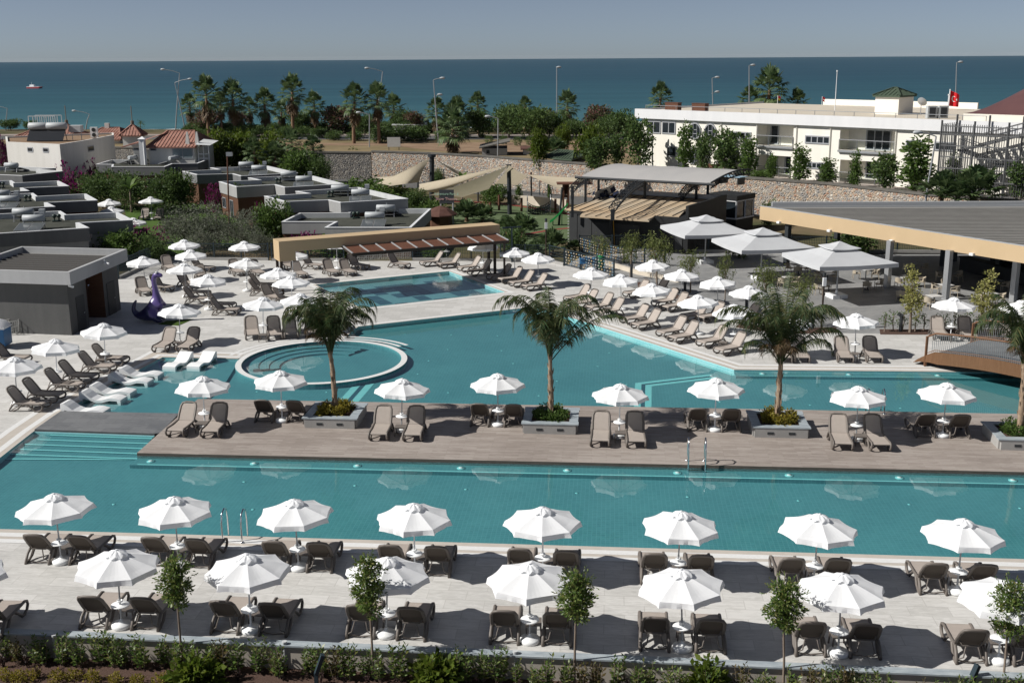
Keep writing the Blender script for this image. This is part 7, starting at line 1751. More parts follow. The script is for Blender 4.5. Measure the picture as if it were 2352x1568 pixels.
sail('wide sand shade sail between second post and stage', [Z5(640, 455, 3.3), Z5(1180, 700, 2.2), Z5(1440, 700, 2.2), Z5(1620, 515, 3.2)], .35, .12)
def spost(x_, yb, yt, r, key, label, z=GZ):
    u, v = ZD(key, x_[0], yb); p = P(u, v, z); ut, vt = ZD(key, x_[1], yt); q = PY(ut, vt, p.y); b = MB(); b.tube([p, q], [r, r * .9], 10); b.tube([q, q + V(0, 0, .04)], r * 1.3, 10)
    tag(b.build('sail_post', M['charcoal_post']), label, 'post', 'charcoal posts of the shade sails')
p = P(992, 470, GZ); q = PY(992, 361, p.y); b = MB(); b.tube([p, q], [.3, .27], 12); b.tube([q, q + V(0, 0, .3)], .45, 8); tag(b.build('sail_post', M['charcoal_post']), 'tallest charcoal post carrying the left shade sails', 'post', 'charcoal posts of the shade sails')
spost((355, 340), 1095, 300, .25, 'r5', 'thick charcoal post with a sail at its top, right of the park sign')
spost((705, 700), 950, 425, .1, 'r5', 'thin charcoal post beside the cream wall'); spost((1145, 1200), 1265, 670, .12, 'r5', 'leaning charcoal post beside the green slide')
spost((1180, 1180), 900, 745, .1, 'r4', 'short charcoal post in front of the long sail'); spost((815, 815), 790, 670, .1, 'r4', 'short charcoal post among the creeper'); spost((2100, 2100), 900, 740, .1, 'r4', 'short charcoal post right of the banana plant'); spost((1748, 1748), 560, 300, .09, 'r4', 'thin charcoal post behind the right sail'); spost((2200, 2215), 640, 410, .1, 'r4', 'leaning charcoal post at the tip of the right sail'); spost((1130, 1135), 680, 570, .12, 'r4', 'short charcoal post at the corner of the left sail'); spost((1195, 1195), 420, 310, .08, 'r3', 'charcoal post behind the grey parapet tanks')
# --- play park: slide, net bridge, posts, cyclist ---
p0 = PZ('r5', 1000, 1225, GZ + .3); p1 = PZ('r5', 1290, 940, 1.9); t = thing('slide', 'bright green plastic slide in the play park', 'slide'); dd = p1 - p0; s_ = V(dd.y, -dd.x, 0).normalized() * .3; b = MB(); N = 12; rows = []
for i in range(N + 1):
    f = i / N; c = p0.lerp(p1, f); c.z = GZ + .28 + (p1.z - GZ - .28) * (f ** 1.25); rows.append([c - s_ + V(0, 0, .2), c - s_, c + s_, c + s_ + V(0, 0, .2)])
vs = [p for r_ in rows for p in r_]; b.add(vs, [(4 * i + j, 4 * i + j + 1, 4 * i + 5 + j, 4 * i + 4 + j) for i in range(N) for j in range(3)]); b.build('chute', M['green_plastic'], t); b = MB(); b.beam(rows[2][1], (rows[2][1].x, rows[2][1].y, GZ), .1, .1); b.beam(rows[8][1], (rows[8][1].x, rows[8][1].y, GZ), .08, .08); b.build('support', M['green_plastic'], t)
t = thing('play_tower', 'brown timber play tower behind the slide', 'play tower'); a, c = PZ('r5', 1222, 1100, GZ), PZ('r5', 1300, 1100, GZ); w = (c.x - a.x); b = MB()
for x_ in (a.x, c.x):
    for y_ in (a.y, a.y + 1.6): b.beam((x_, y_, GZ), (x_, y_, 3.0), .14, .14)
b.build('post', M['post_wood'], t); b = MB(); b.box(((a.x + c.x) / 2, a.y + .8, 1.7), (w, 1.6, .1)); b.box((a.x, a.y + .8, 2.4), (.06, 1.6, 1.2)); b.box(((a.x + c.x) / 2, a.y + 1.6, 2.4), (w, .06, 1.2)); b.build('platform', M['cladding'], t); b = MB(); b.box(((a.x + c.x) / 2 + .9, a.y + .8, 3.05), (w + 3.2, 2.0, .1)); b.build('roof', M['post_wood'], t)
a, c = PZ('r5', 640, 1075, .0), PZ('r5', 1010, 1060, .0); t = thing('net_bridge', 'dark rope net tunnel hung between hoops in the play park', 'net'); b = MB(); dd = c - a
for k in range(15):
    f = k / 14; m_ = a + dd * f; sg = .5 * 4 * f * (1 - f); pts = [m_ + V(0, .8 * math.cos(q_), 1.05 + .8 * math.sin(q_) - sg) for q_ in [math.radians(180 + 180 * j / 8) for j in range(9)]]; b.tube(pts, .035, 4)
for j in range(9):
    q_ = math.radians(180 + 180 * j / 8); b.tube([a + dd * (k / 10) + V(0, .8 * math.cos(q_), 1.05 + .8 * math.sin(q_) - .5 * 4 * (k / 10) * (1 - k / 10)) for k in range(11)], .03, 4)
b.build('net', M['rope_dark'], t); b = MB()
for e in (a, c): b.tube([e + V(0, .85 * math.cos(math.radians(20 * j)), .9 + .95 * math.sin(math.radians(20 * j))) for j in range(19)], .05, 6)
b.build('hoop', M['steel'], t)
for x_, yb, yt, lb in ((185, 1030, 790, 'brown timber post left of the thick charcoal post'), (545, 1050, 835, 'brown timber post at the net tunnel, left'), (1090, 1070, 850, 'brown timber post at the net tunnel, right'), (60, 1110, 905, 'leaning brown timber post at the turf edge')):
    p = PZ('r5', x_, yb, GZ); q = PY(*ZD('r5', x_ - (20 if x_ == 60 else 0), yt), p.y); b = MB(); b.tube([p, q], .13, 8); b.tube([q, q + V(0, 0, .03)], .15, 8); tag(b.build('timber_post', M['post_wood']), lb, 'post', 'timber posts of the rope course')
p = P(1262, 449, GZ); t = thing('bicycle', 'dark bicycle ridden along the path below the stone wall', 'bicycle', (p.x, p.y, GZ), .1); wr = .33
for x_ in (-.52, .52): b = MB(); b.tube([(x_ + wr * math.cos(2 * PI * k / 18), 0, wr + wr * math.sin(2 * PI * k / 18)) for k in range(19)], .025, 5); b.build('wheel', M['black_panel'], t)
b = MB()
for i, j in (((-.52, .33), (-.15, .33)), ((-.52, .33), (-.2, .85)), ((-.15, .33), (-.25, .95)), ((-.15, .33), (.4, .85)), ((-.2, .85), (.38, .9)), ((.52, .33), (.36, 1.02))): b.beam((i[0], 0, i[1]), (j[0], 0, j[1]), .04, .04)
b.build('frame', M['dark_metal'], t); b = MB(); b.tube([(.36, -.25, 1.05), (.36, .25, 1.05)], .02, 5); b.build('handlebar', M['dark_metal'], t); b = MB(); b.box((-.27, 0, .97), (.26, .14, .06)); b.build('saddle', M['black_panel'], t)
def person_on_bike(loc):
    me = bpy.data.meshes.new('person'); J = [(-.22, 0, 1.0, .14), (-.1, 0, 1.3, .15), (.08, 0, 1.52, .1), (.12, 0, 1.62, .06), (.17, 0, 1.76, .1)]; vs = [j[:3] for j in J]; rs = [j[3] for j in J]; es = [(i, i + 1) for i in range(4)]
    for s in (-1, 1):
        k = len(vs); vs += [(.05, s * .19, 1.48), (.2, s * .22, 1.25), (.36, s * .2, 1.08)]; rs += [.055, .045, .035]; es += [(2, k), (k, k + 1), (k + 1, k + 2)]
        k = len(vs); vs += [(-.2, s * .1, .97), (.16, s * .12, .78 + s * .08), (-.1, s * .12, .36 + s * .1), (.02, s * .12, .33 + s * .1)]; rs += [.1, .075, .05, .04]; es += [(0, k), (k, k + 1), (k + 1, k + 2), (k + 2, k + 3)]
    me.from_pydata(vs, es, []); o = bpy.data.objects.new('person', me); COL.objects.link(o); m = o.modifiers.new('skin', 'SKIN'); o.modifiers.new('sub', 'SUBSURF').levels = 1
    for i, v in enumerate(me.skin_vertices[0].data): v.radius = (rs[i], rs[i]); v.use_root = i == 0
    dg = bpy.context.evaluated_depsgraph_get(); m2 = bpy.data.meshes.new_from_object(o.evaluated_get(dg)); o.modifiers.clear(); o.data = m2
    m2.materials.append(M['navy']); m2.materials.append(M['skin'])
    for f in m2.polygons: f.use_smooth = True; f.material_index = 1 if f.center.z > 1.6 or (f.center.x > .27 and f.center.z < 1.3) else 0
    o.location = loc; return tag(o, 'person in dark navy clothes riding a bicycle below the wall', 'person')
pp = person_on_bike((p.x, p.y, GZ)); pp.rotation_euler.z = .1
b = MB(); b.lathe([(.11, -.02), (.115, .06), (.08, .12), (.0, .14)], 12, (.16, 0, 1.78)); b.build('hair', M['black_panel'], pp)
# --- timber bridge ---
a = P(2097, 836); c = a + (P(2352, 893) - a).normalized() * 11.0; d = (c - a).normalized(); n = V(-d.y, d.x, 0); far_ = P(2215, 806); Wb = max(1.8, (far_ - a).dot(n)); L = 11.0
t = thing('timber_bridge', 'arched orange-brown timber footbridge with steel-barred railings', 'bridge'); bz = lambda f: .1 + .62 * (min(1, max(0, f / .1)) * min(1, max(0, (1 - f) / .1))) ** .8 + .42 * math.sin(PI * min(1, max(0, f)))
b = MB(); N = 48
for o in (0, Wb):
    vs = []
    for i in range(N + 1):
        f = i / N; p = a + d * (L * f) + n * o; vs += [p + V(0, 0, bz(f) + .02), p + V(0, 0, max(.01, bz(f) - .62 * min(1, 9 * f, 9 * (1 - f)))), p + n * .12 + V(0, 0, bz(f) + .02), p + n * .12 + V(0, 0, max(.01, bz(f) - .62 * min(1, 9 * f, 9 * (1 - f))))]
    fs = []
    for i in range(N): k = 4 * i; fs += [(k, k + 1, k + 5, k + 4), (k + 2, k + 6, k + 7, k + 3), (k, k + 4, k + 6, k + 2), (k + 1, k + 3, k + 7, k + 5)]
    b.add(vs, fs)
b.build('side_beam', M['bridge_wood'], t)
b = MB(); vs = []
for i in range(N + 1): p = a + d * (L * i / N); vs += [p + n * .12 + V(0, 0, bz(i / N) - .06), p + n * Wb + V(0, 0, bz(i / N) - .06)]
b.add(vs, [(2 * i, 2 * i + 2, 2 * i + 3, 2 * i + 1) for i in range(N)]); b.build('deck', M['slate'], t)
for o in (.06, Wb + .06):
    b = MB(); pts = [a + d * (L * (.06 + .88 * i / 20)) + n * o + V(0, 0, bz(.06 + .88 * i / 20) + 1.02) for i in range(21)]; b.tube(pts, .05, 6); pts = [p - V(0, 0, .9) for p in pts]; b.tube(pts, .02, 5)
    for i in (0, 20): f = .06 + .88 * i / 20; p = a + d * (L * f) + n * o; b.beam(p + V(0, 0, .02), p + V(0, 0, bz(f) + 1.04), .11, .11)
    o_ = b.build('railing', M['rail_wood'], t); b = MB(); m = 84
    for i in range(m): f = .09 + .82 * i / m; p = a + d * (L * f) + n * o; b.beam(p + V(0, 0, bz(f)), p + V(0, 0, bz(f) + 1.0), .022, .022)
    b.build('bars', M['steel'], o_)
# --- fences ---
for k, c_ in enumerate(((.3, .29, .27), (.12, .2, .27), (.36, .27, .14))): M['pt%d' % k] = mat('patterned_panel_%s' % ('grey', 'blue', 'tan')[k], c_, .7, .2)
def fence(label, uvs, h, z=0.0, step=2.3, bars=.13, base=None, pattern=None, posts=True):
    t = thing('metal_fence', label, 'fence'); pts = [P(u, v, z) for u, v in uvs]; b = MB(); bb = MB()
    for i in range(len(pts) - 1):
        a_, c_ = pts[i], pts[i + 1]; L_ = (c_ - a_).length; k = max(1, round(L_ / step))
        for j in range(k + (1 if i == len(pts) - 2 else 0)):
            p = a_.lerp(c_, j / k); pb = MB(); pb.box(p + V(0, 0, h / 2 + .05), (.11, .11, h + .1)); pb.build('post', M['blue_black'], t)
        for zz_ in (.12, h): b.beam(a_ + V(0, 0, zz_), c_ + V(0, 0, zz_), .05, .05)
        m_ = int(L_ / bars)
        for j in range(1, m_): p = a_.lerp(c_, j / m_); b.beam(p + V(0, 0, .12), p + V(0, 0, h), .022, .022)
        for j in range(4): zz_ = .12 + (h - .12) * (j + 1) / 5; b.beam(a_ + V(0, 0, zz_), c_ + V(0, 0, zz_), .02, .02)
        if base: bb.beam(a_ + V(0, 0, base / 2), c_ + V(0, 0, base / 2), .25, base)
        if pattern:
            m2 = int(L_ / .3)
            for j in range(m2):
                for q_ in range(int((h - .15) / .22)):
                    p = a_.lerp(c_, (j + .5 + .25 * (q_ % 2)) / m2); pattern[(j * 5 + q_ * 3) % len(pattern)][1].box(p + V(0, 0, .25 + .22 * q_), (.16, .03, .08), math.atan2(c_.y - a_.y, c_.x - a_.x))
    b.build('mesh', M['blue_black'], t)
    if base: bb.build('kerb', M['concrete'], t)
    if pattern:
        for m_, mb in pattern: mb.build('pattern_panel', m_, t)
    return t
fence('dark metal fence along the back edge of the deck left of the pergola', [(273, 641), (370, 596), (617, 598)], 1.35, 0, 2.4, .14, .22)
fence('dark metal fence behind the pergola', [(625, 599), (790, 599)], 1.35, 0, 2.4, .14, .22)
fence('dark metal fence right of the white screen behind the pergola', [(948, 598), (1150, 600), (1262, 602), (1296, 610)], 1.35, 0, 2.4, .14, .22)
fence('dark fence with patterned panels along the near side of the ramp', [(1297, 610), (1333, 619), (1371, 630), (1410, 640)], 1.3, 0, 2.2, .12, None, [(M['pt%d' % k], MB()) for k in range(3)])
fence('dark fence with patterned panels along the far side of the ramp', [(1331, 578), (1360, 587), (1390, 595), (1433, 605), (1480, 607), (1527, 612)], 1.25, 0, 2.4, .12, None, [(M['pt%d' % k], MB()) for k in range(3)])
fence('dark metal fence in front of the black stage', [(1331, 578), (1480, 577), (1700, 581), (1810, 582)], 1.35, 0, 2.6, .14, .25)
fence('dark metal fence behind the bar pavilion', [(1815, 582), (2060, 580), (2300, 583)], 1.35, 0, 2.6, .14, .25)
fence('thin garden fence along the small blue pool', [(330, 508), (412, 503)], 1.0, GZ, 1.6, .16)
fence('green wire fence with thin posts below the stone wall', [(795, 405), (900, 412), (1020, 424), (1130, 436), (1240, 448)], 1.9, GZ, 5.5, 3.0)
line_wall('kerb_wall', 'low concrete kerb wall along the ramp', [P(u, v, .3) for u, v in ((1352, 590), (1400, 603), (1465, 622), (1560, 640))], 0, .3, .3, M['pale_concrete'])
# ================= LAMPS, LADDERS, BINS, BOAT, FLAGS =================
def lamp_post(label, base, top, z0, arm=(-1.6, 0), double=False, Y=None, r=.09, m='steel'):
    p = P(*base, z0) if Y is None else V(PY(*base, Y).x, Y, z0); q = PY(*top, p.y); h = q.z - z0; t = thing('street_lamp', label, 'street lamp', p, 0, 'street lamps')
    b = MB(); lx = q.x - p.x; top_ = V(lx - arm[0], 0, h - abs(arm[0]) * .25); b.tube([(0, 0, -.1), (top_.x * .5, 0, h * .5), top_], [r * 1.3, r, r * .75], 8); b.build('pole', M[m], t)
    b = MB(); b.tube([top_, top_ + V(arm[0] * .5, 0, abs(arm[0]) * .17), (lx, 0, h)], r * .6, 6)
    if double: b.tube([(top_.x, 0, h * .72), (top_.x + .5, 0, h * .74)], r * .6, 6)
    b.build('arm', M[m], t)
    for c in ([V(lx, 0, h)] + ([V(top_.x + .6, 0, h * .75)] if double else [])):
        b = MB(); s = 1 if arm[0] > 0 else -1; b.tube([c - V(s * .1, 0, 0), c + V(s * .2, 0, .03), c + V(s * .6, 0, .02), c + V(s * .7, 0, 0)], [.06, .17, .15, .05], 8); b.build('lamp_head', M['tank'], t)
    return t
for lb, ba, to, z, arm, db in [('tall street lamp at the left, arm to the left', (403, 300), (378, 160), TZ, (-2.6, 0), 0), ('leaning street lamp right of the tallest left one', (426, 300), (432, 182), TZ, (2.4, 0), 0), ('street lamp rising behind a fan palm, arm to the left', (862, 306), (847, 157), TZ, (-2.3, 0), 0), ('double-headed street lamp before the sea', (1007, 329), (1011, 180), TZ, (1.0, 0), 1), ('plain straight street lamp right of the fan palms', (1279, 310), (1279, 155), TZ, (.01, 0), 0), ('street lamp with camera left of the big palm behind the white building', (1639, 310), (1643, 178), TZ, (.5, 0), 1), ('street lamp behind the big palm and white building', (1721, 310), (1725, 150), TZ, (.3, 0), 0), ('tall street lamp beside the red flag', (2192, 310), (2202, 143), TZ, (.3, 0), 0), ('short street lamp over the tiled roofs', (196, 300), (174, 255), TZ, (-2.4, 0), 0), ('street lamp at the left picture edge', (13, 300), (-3, 245), TZ, (-1.5, 0), 0),
    ('grey lamp post with yellow band before the grey rubble wall', (849, 397), (829, 258 + 1), GZ, (-1.2, 0), 0), ('slim grey lamp post in front of the long rubble wall', (1143, 425), (1126, 268), GZ, (-1.0, 0), 0), ('slim grey lamp post behind the stage canopy', (1499, 462), (1480, 283), GZ, (-.9, 0), 0), ('bent grey lamp post at the right end of the rubble wall', (2125, 466), (2116, 305), TZ, (-1.3, 0), 0)]:
    lamp_post(lb, ba, to, z, arm, db)
p = P(527, 540, GZ); q = PY(522, 357, p.y); t = thing('floodlight_pole', 'tall rusty floodlight pole among the olive trees', 'floodlight', p); b = MB(); b.tube([(0, 0, 0), (q.x - p.x, 0, q.z - GZ)], [.09, .06], 8); b.build('pole', M['rust'], t); b = MB(); b.box((q.x - p.x + .2, 0, q.z - GZ + .1), (.55, .3, .35)); b.build('lamp_head', M['steel'], t)
for u, vb, vt, lb in ((1916, 275, 165, 'thin white flagpole without a flag on the white building'), (1722 + 455, 243, 220, 'short white pole left of the red flag')):
    p = hp(u, vb, -14); q = hp(u, vt, -14); b = MB(); b.tube([(0, 0, 0), (0, 0, q.z - 9.86)], [.05, .03], 6); b.tube([(0, 0, q.z - 9.86), (0, 0, q.z - 9.7)], .08, 8); tag(b.build('flagpole', M['white_paint'], None, (p.x, p.y, 9.86)), lb, 'flagpole')
# red flag with white crescent and star
p = hp(2177, 248, -22); q = hp(2179, 205, -22); t = thing('flag', 'red flag with white crescent and star on a pole behind the white building', 'flag', (p.x, p.y, 8)); H = q.z - 8; b = MB(); b.tube([(0, 0, 0), (.1, 0, H)], .06, 6); b.build('pole', M['white_paint'], t)
b = MB(); N = 12; w, h = 1.1, 1.75; cl = lambda f, g: V(.12 + w * f, .18 * math.sin(f * 7), H - .1 - .55 * f - h * (1 - .25 * f) * g)
b.add([cl(i / N, j / 6) for i in range(N + 1) for j in range(7)], [(i * 7 + j, (i + 1) * 7 + j, (i + 1) * 7 + j + 1, i * 7 + j + 1) for i in range(N) for j in range(6)]); o = b.build('cloth', M['red_flag'], t)
b = MB(); pts = []
for k in range(21): q_ = math.radians(50 + 260 * k / 20); pts.append((.42 + .17 * math.cos(q_), .48 + .2 * math.sin(q_)))
for k in range(20, -1, -1): q_ = math.radians(58 + 244 * k / 20); pts.append((.465 + .135 * math.cos(q_), .48 + .16 * math.sin(q_)))
vs = [cl(x, y) - V(0, .03, 0) for x, y in pts]; n_ = 21; b.add(vs, [(k, k + 1, 2 * n_ - 2 - k, 2 * n_ - 1 - k) for k in range(n_ - 1)])
st = [(.66 + (.1 if k % 2 == 0 else .04) * math.cos(math.radians(180 + 36 * k)), .48 + (.12 if k % 2 == 0 else .048) * math.sin(math.radians(180 + 36 * k))) for k in range(10)]
b.add([cl(.66, .48) - V(0, .03, 0)] + [cl(x, y) - V(0, .03, 0) for x, y in st], [(0, 1 + k, 1 + (k + 1) % 10) for k in range(10)]); b.build('crescent_and_star', M['white_flag'], o)
for u, vb, mm, lb in ((1785, 252, ('red_flag', 'yellow_flag'), 'small red and yellow flag at the white building roof edge'), (1887, 251, ('red_flag', 'red_flag'), 'small red pennant at the white building roof edge')):
    p = hp(u, vb, -24); t = thing('small_flag', lb, 'flag', (p.x, p.y, 9.86)); b = MB(); b.tube([(0, 0, 0), (0, 0, 1.1)], .03, 6); b.build('pole', M['white_paint'], t)
    for k, m_ in enumerate(mm): b = MB(); b.add([(.03, 0, 1.08 - .27 * k), (.4 - .1 * k, .05, .9 - .27 * k), (.37, .05, .66 - .27 * k), (.03, 0, .82 - .27 * k)], [(0, 1, 2, 3)]); b.build('cloth', M[m_], t)
# pool ladders
def ladder():
    t = thing('pool_ladder', '', 'pool ladder')
    for x in (-.27, .27):
        b = MB(); b.tube([(x, .35, 0), (x, .35, .55), (x, .28, .8), (x, .1, .88), (x, -.08, .8), (x, -.14, .5), (x, -.14, -.75)], .024, 8); b.lathe([(.06, 0), (.06, .03), (.03, .05)], 10, (x, .35, 0)); b.build('rail', M['chrome'], t)
    for z in (-.15, -.35, -.55): b = MB(); b.box((0, -.14, z), (.54, .08, .03)); b.build('step', M['chrome'], t)
    return t
for u, v, z, dg, lb in ((1590, 1046, WDZ, -5, 'chrome ladder on the plank deck side of the front pool'), (545, 1231, 0, 175, 'chrome ladder on the hedge side of the front pool'), (2010, 946, WDZ, 175, 'chrome ladder at the middle pool behind a parasol')):
    p = P(u, v, z)
    if z: 
        f = (p.x - dk_f0.x) / (dk_fX.x - dk_f0.x); q = dk_f0 + (dk_fX - dk_f0) * f if dg < 0 else dk_b0 + (dk_bX - dk_b0) * ((p.x - dk_b0.x) / (dk_bX.x - dk_b0.x)); p = V(q.x, q.y, z)
    else: p = V(p.x, (A_FL + (A_FR - A_FL) * ((p.x - A_FL.x) / (A_FR.x - A_FL.x))).y - .1, 0)
    proto_place(PR, 'ladder', ladder, p, math.radians(dg), lb, 'chrome pool ladders', 1.25)
# bollards, dark angled lamps, pipes in the foreground bed
def bollard():
    t = thing('pipe_bollard', '', 'bollard'); b = MB(); b.tube([(0, 0, -.05), (0, 0, .78)], .062, 10); b.build('post', M['pole_grey'], t); b = MB(); b.tube([(0, 0, .78), (0, 0, .83)], .075, 10); b.build('cap', M['parapet_white'], t); return t
for u, v, lb in ((131, 1517, 'grey pipe bollard, first from the left in the hedge'), (657, 1533, 'grey pipe bollard, second from the left in the hedge'), (1184, 1556, 'grey pipe bollard, third from the left in the hedge')): proto_place(PR, 'bollard', bollard, P(u, v, BZ), 0, lb, 'grey pipe bollards in the hedge')
def glamp():
    t = thing('garden_lamp', '', 'garden lamp'); b = MB(); b.beam((0, 0, -.1), (0, 0, .55), .13, .1); b.build('post', M['blue_black'], t); b = MB(); b.beam((0, 0, .5), (.2, .05, 1.05), .16, .1); b.build('lamp_head', M['blue_black'], t); return t
for u, v, lb in ((728, 1585, 'dark angled garden lamp left of the second standard tree'), (2222, 1610, 'dark angled garden lamp left of the last standard tree')): proto_place(PR, 'glamp', glamp, P(u, v, BZ), 0, lb, 'dark angled garden lamps')
def dbol():
    t = thing('path_light', '', 'bollard light'); b = MB(); b.tube([(0, 0, 0), (0, 0, .95)], .1, 10); b.build('post', M['dark_metal'], t); b = MB(); b.box((.08, 0, 1.02), (.32, .2, .16), 0, 0, Matrix.Rotation(-.4, 3, 'Y')); b.build('lamp_head', M['dark_metal'], t); return t
for u, v, lb in ((1450, 640, 'dark path light beside the tall thin pepper tree'), (1866, 756, 'dark path light at the bark bed right of the third palm'), (2068, 762, 'dark path light in the young shrubs behind the bridge'), (1573, 672, 'dark path light behind the bark bed parasol'), (1714, 715, 'dark path light left of the third palm crown')): proto_place(PR, 'dbol', dbol, P(u, v, 0), 2.4, lb, 'dark path lights of the terrace')
def mlamp():
    t = thing('camera_post', '', 'lamp post'); b = MB(); b.tube([(0, 0, 0), (0, 0, 3.3)], .06, 8); b.build('pole', M['brown_metal'], t); b = MB(); b.box((0, -.06, 2.95), (.2, .14, .5)); b.build('box', M['white_paint'], t); b = MB(); b.tube([(0, 0, 3.3), (0, 0, 3.5)], .1, 8); b.build('camera', M['dark_metal'], t); return t
for u, v, lb in ((1886, 758, 'dark post with a white box beside the third palm'), (1254, 602, 'dark post with a white box at the deck fence')): proto_place(PR, 'mlamp', mlamp, P(u, v, 0), .1, lb, 'dark posts with white boxes')
p = P(1176, 602, 0); t = thing('twin_lamp', 'dark T-shaped lamp post right of the pergola', 'lamp post', p); b = MB(); b.beam((0, 0, 0), (0, 0, 2.75), .13, .13); b.build('pole', M['blue_black'], t); b = MB(); b.beam((-.75, 0, 2.75), (.75, .3, 2.8), .14, .1); b.build('lamp_head', M['blue_black'], t)
# bin, blue trolley, cart, waste basket
p = P(1378, 621, 0); t = thing('litter_bin', 'green plastic litter bin at the ramp fence', 'bin', p); b = MB(); b.lathe([(.3, .15), (.34, .3), (.36, .95), (.33, 1.0)], 16); b.build('body', M['bin_green'], t); b = MB(); b.lathe([(.33, 1.0), (.3, 1.12), (.0, 1.18)], 16); b.build('lid', M['bin_green'], t); b = MB(); b.beam((0, .3, 0), (0, .3, 1.1), .07, .07); b.build('post', M['dark_metal'], t)
p = P(1350, 620, 0); t = thing('blue_crate_trolley', 'low blue trolley beside the green litter bin', 'trolley', p); b = MB(); b.box((0, 0, .7), (1.2, .7, .35)); b.box((0, 0, .9), (1.3, .8, .05)); b.build('tray', M['blue_plastic'], t); b = MB()
for x in (-.5, .5): b.beam((x, 0, .6), (x, 0, 0), .06, .06)
b.build('leg', M['dark_metal'], t)
p = P(-9, 797, 0); t = thing('towel_cart', 'blue towel cart under a white cover at the left edge', 'cart', p); b = MB(); b.box((0, 0, .65), (1.5, 1.0, 1.0)); b.build('body', M['blue_plastic'], t); b = MB(); b.box((0, 0, 1.2), (1.6, 1.1, .1)); b.lathe([(.95, 1.25), (.7, 1.5), (.0, 1.75)], 8); b.build('cover', M['white_fabric'], t); b = MB()
for x in (-.6, .6): b.tube([(x, -.52, .14), (x, -.46, .14)], .14, 12)
b.build('wheel', M['dark_metal'], t)
p = P(30, 767, 0); t = thing('wire_basket', 'round wire basket left of the shower hut', 'basket', p); b = MB(); N = 18
for k in range(N): q_ = 2 * PI * k / N; b.beam((.32 * math.cos(q_), .32 * math.sin(q_), .1), (.4 * math.cos(q_), .4 * math.sin(q_), .85), .025, .025)
for z, r in ((.12, .32), (.5, .36), (.85, .4)): b.tube([(r * math.cos(2 * PI * k / N), r * math.sin(2 * PI * k / N), z) for k in range(N + 1)], .02, 4)
b.build('basket', M['lattice'], t); b = MB()
for x in (-.2, .2): b.beam((x, 0, 0), (x, 0, .12), .05, .05)
b.build('leg', M['lattice'], t)
# turf mat and the long-necked dinosaur play figure
mp = G([(363, 745), (383, 737), (444, 733), (410, 748)]); b = MB(); b.prism(mp, .004, .02); tag(b.build('turf_mat', M['turf_bright']), 'small green artificial turf mat beside the dinosaur', 'mat')
p = P(348, 738, 0)
def skin_obj(name, vs, rs, es, mats, sel, parent=None, lv=2):
    me = bpy.data.meshes.new(name); me.from_pydata(vs, es, []); o = bpy.data.objects.new(name, me); COL.objects.link(o); o.modifiers.new('skin', 'SKIN'); o.modifiers.new('sub', 'SUBSURF').levels = lv
    for i, v in enumerate(me.skin_vertices[0].data): v.radius = (rs[i], rs[i]); v.use_root = i == 0
    dg = bpy.context.evaluated_depsgraph_get(); m2 = bpy.data.meshes.new_from_object(o.evaluated_get(dg)); o.modifiers.clear(); o.data = m2
    for m_ in mats: m2.materials.append(m_)
    for f in m2.polygons: f.use_smooth = True; f.material_index = sel(f.center)
    o.parent = parent; return o
t = thing('dinosaur_figure', 'purple long-necked dinosaur play figure sitting on the deck beside the shower hut', 'statue', (p.x, p.y, 0), 0)
bd = [(0, 0, .55, .55), (.28, 0, .85, .5), (.42, 0, 1.25, .38), (.45, 0, 1.65, .25), (.4, 0, 2.1, .18), (.34, 0, 2.55, .16), (.4, 0, 2.85, .17), (.55, -.05, 3.0, .2), (.8, -.1, 2.97, .15), (.98, -.12, 2.9, .1)]
vs = [b_[:3] for b_ in bd]; rs = [b_[3] for b_ in bd]; es = [(i, i + 1) for i in range(len(bd) - 1)]
k = len(vs); tl = [(-.5, .05, .38, .38), (-.9, .08, .4, .24), (-1.1, .08, .75, .15), (-1.0, .08, 1.15, .1), (-.85, .08, 1.35, .06)]; vs += [b_[:3] for b_ in tl]; rs += [b_[3] for b_ in tl]; es += [(0, k)] + [(k + i, k + i + 1) for i in range(4)]
for s in (-1, 1):
    k = len(vs); vs += [(.25, s * .45, .45), (.6, s * .55, .2), (.85, s * .55, .12)]; rs += [.32, .2, .14]; es += [(0, k), (k, k + 1), (k + 1, k + 2)]
    k = len(vs); vs += [(.72, s * .36, 1.1), (.9, s * .34, .95)]; rs += [.13, .08]; es += [(2, k), (k, k + 1)]
skin_obj('body', vs, rs, es, [M['purple'], M['indigo']], lambda c: 1 if (c.x < .05 and c.z < 1.5) or c.z < .42 else 0, t)
for s in (-1, 1): b = MB(); b.lathe([(.0, -.07), (.05, -.05), (.07, 0), (.05, .05), (.0, .07)], 10, (.6, -.05 + s * .13, 3.14)); b.build('eye', M['eye'], t)
# boat out at sea
p = P(80, 203.5, -.3); t = thing('boat', 'small red and white motor catamaran out at sea', 'boat', (p.x, p.y, -.3), -.15); Lb = 33 / FOC * p.y
for s in (-1, 1):
    b = MB(); pr = [(-.5, .0), (-.45, .35), (.2, .5), (.5, .62)]; b.add([(Lb * x, s * 1.2 - .45, z * 1.6) for x, z in ((-.5, .0), (.38, 0), (.5, .62), (-.5, .5))] + [(Lb * x, s * 1.2 + .45, z * 1.6) for x, z in ((-.5, .0), (.38, 0), (.5, .62), (-.5, .5))], [(0, 1, 2, 3), (7, 6, 5, 4), (0, 4, 5, 1), (1, 5, 6, 2), (2, 6, 7, 3), (3, 7, 4, 0)]); b.build('hull', M['hull_red'], t)
b = MB(); b.box((-.05 * Lb, 0, .95), (Lb * .9, 3.2, .3)); b.box((-.15 * Lb, 0, 1.6), (Lb * .35, 2.2, 1.1), 0, 0, None, .8); b.build('cabin', M['white_paint'], t); b = MB(); b.tube([(-.2 * Lb, 0, 2.0), (-.2 * Lb, 0, 3.6)], .06, 6); b.build('mast', M['white_paint'], t)
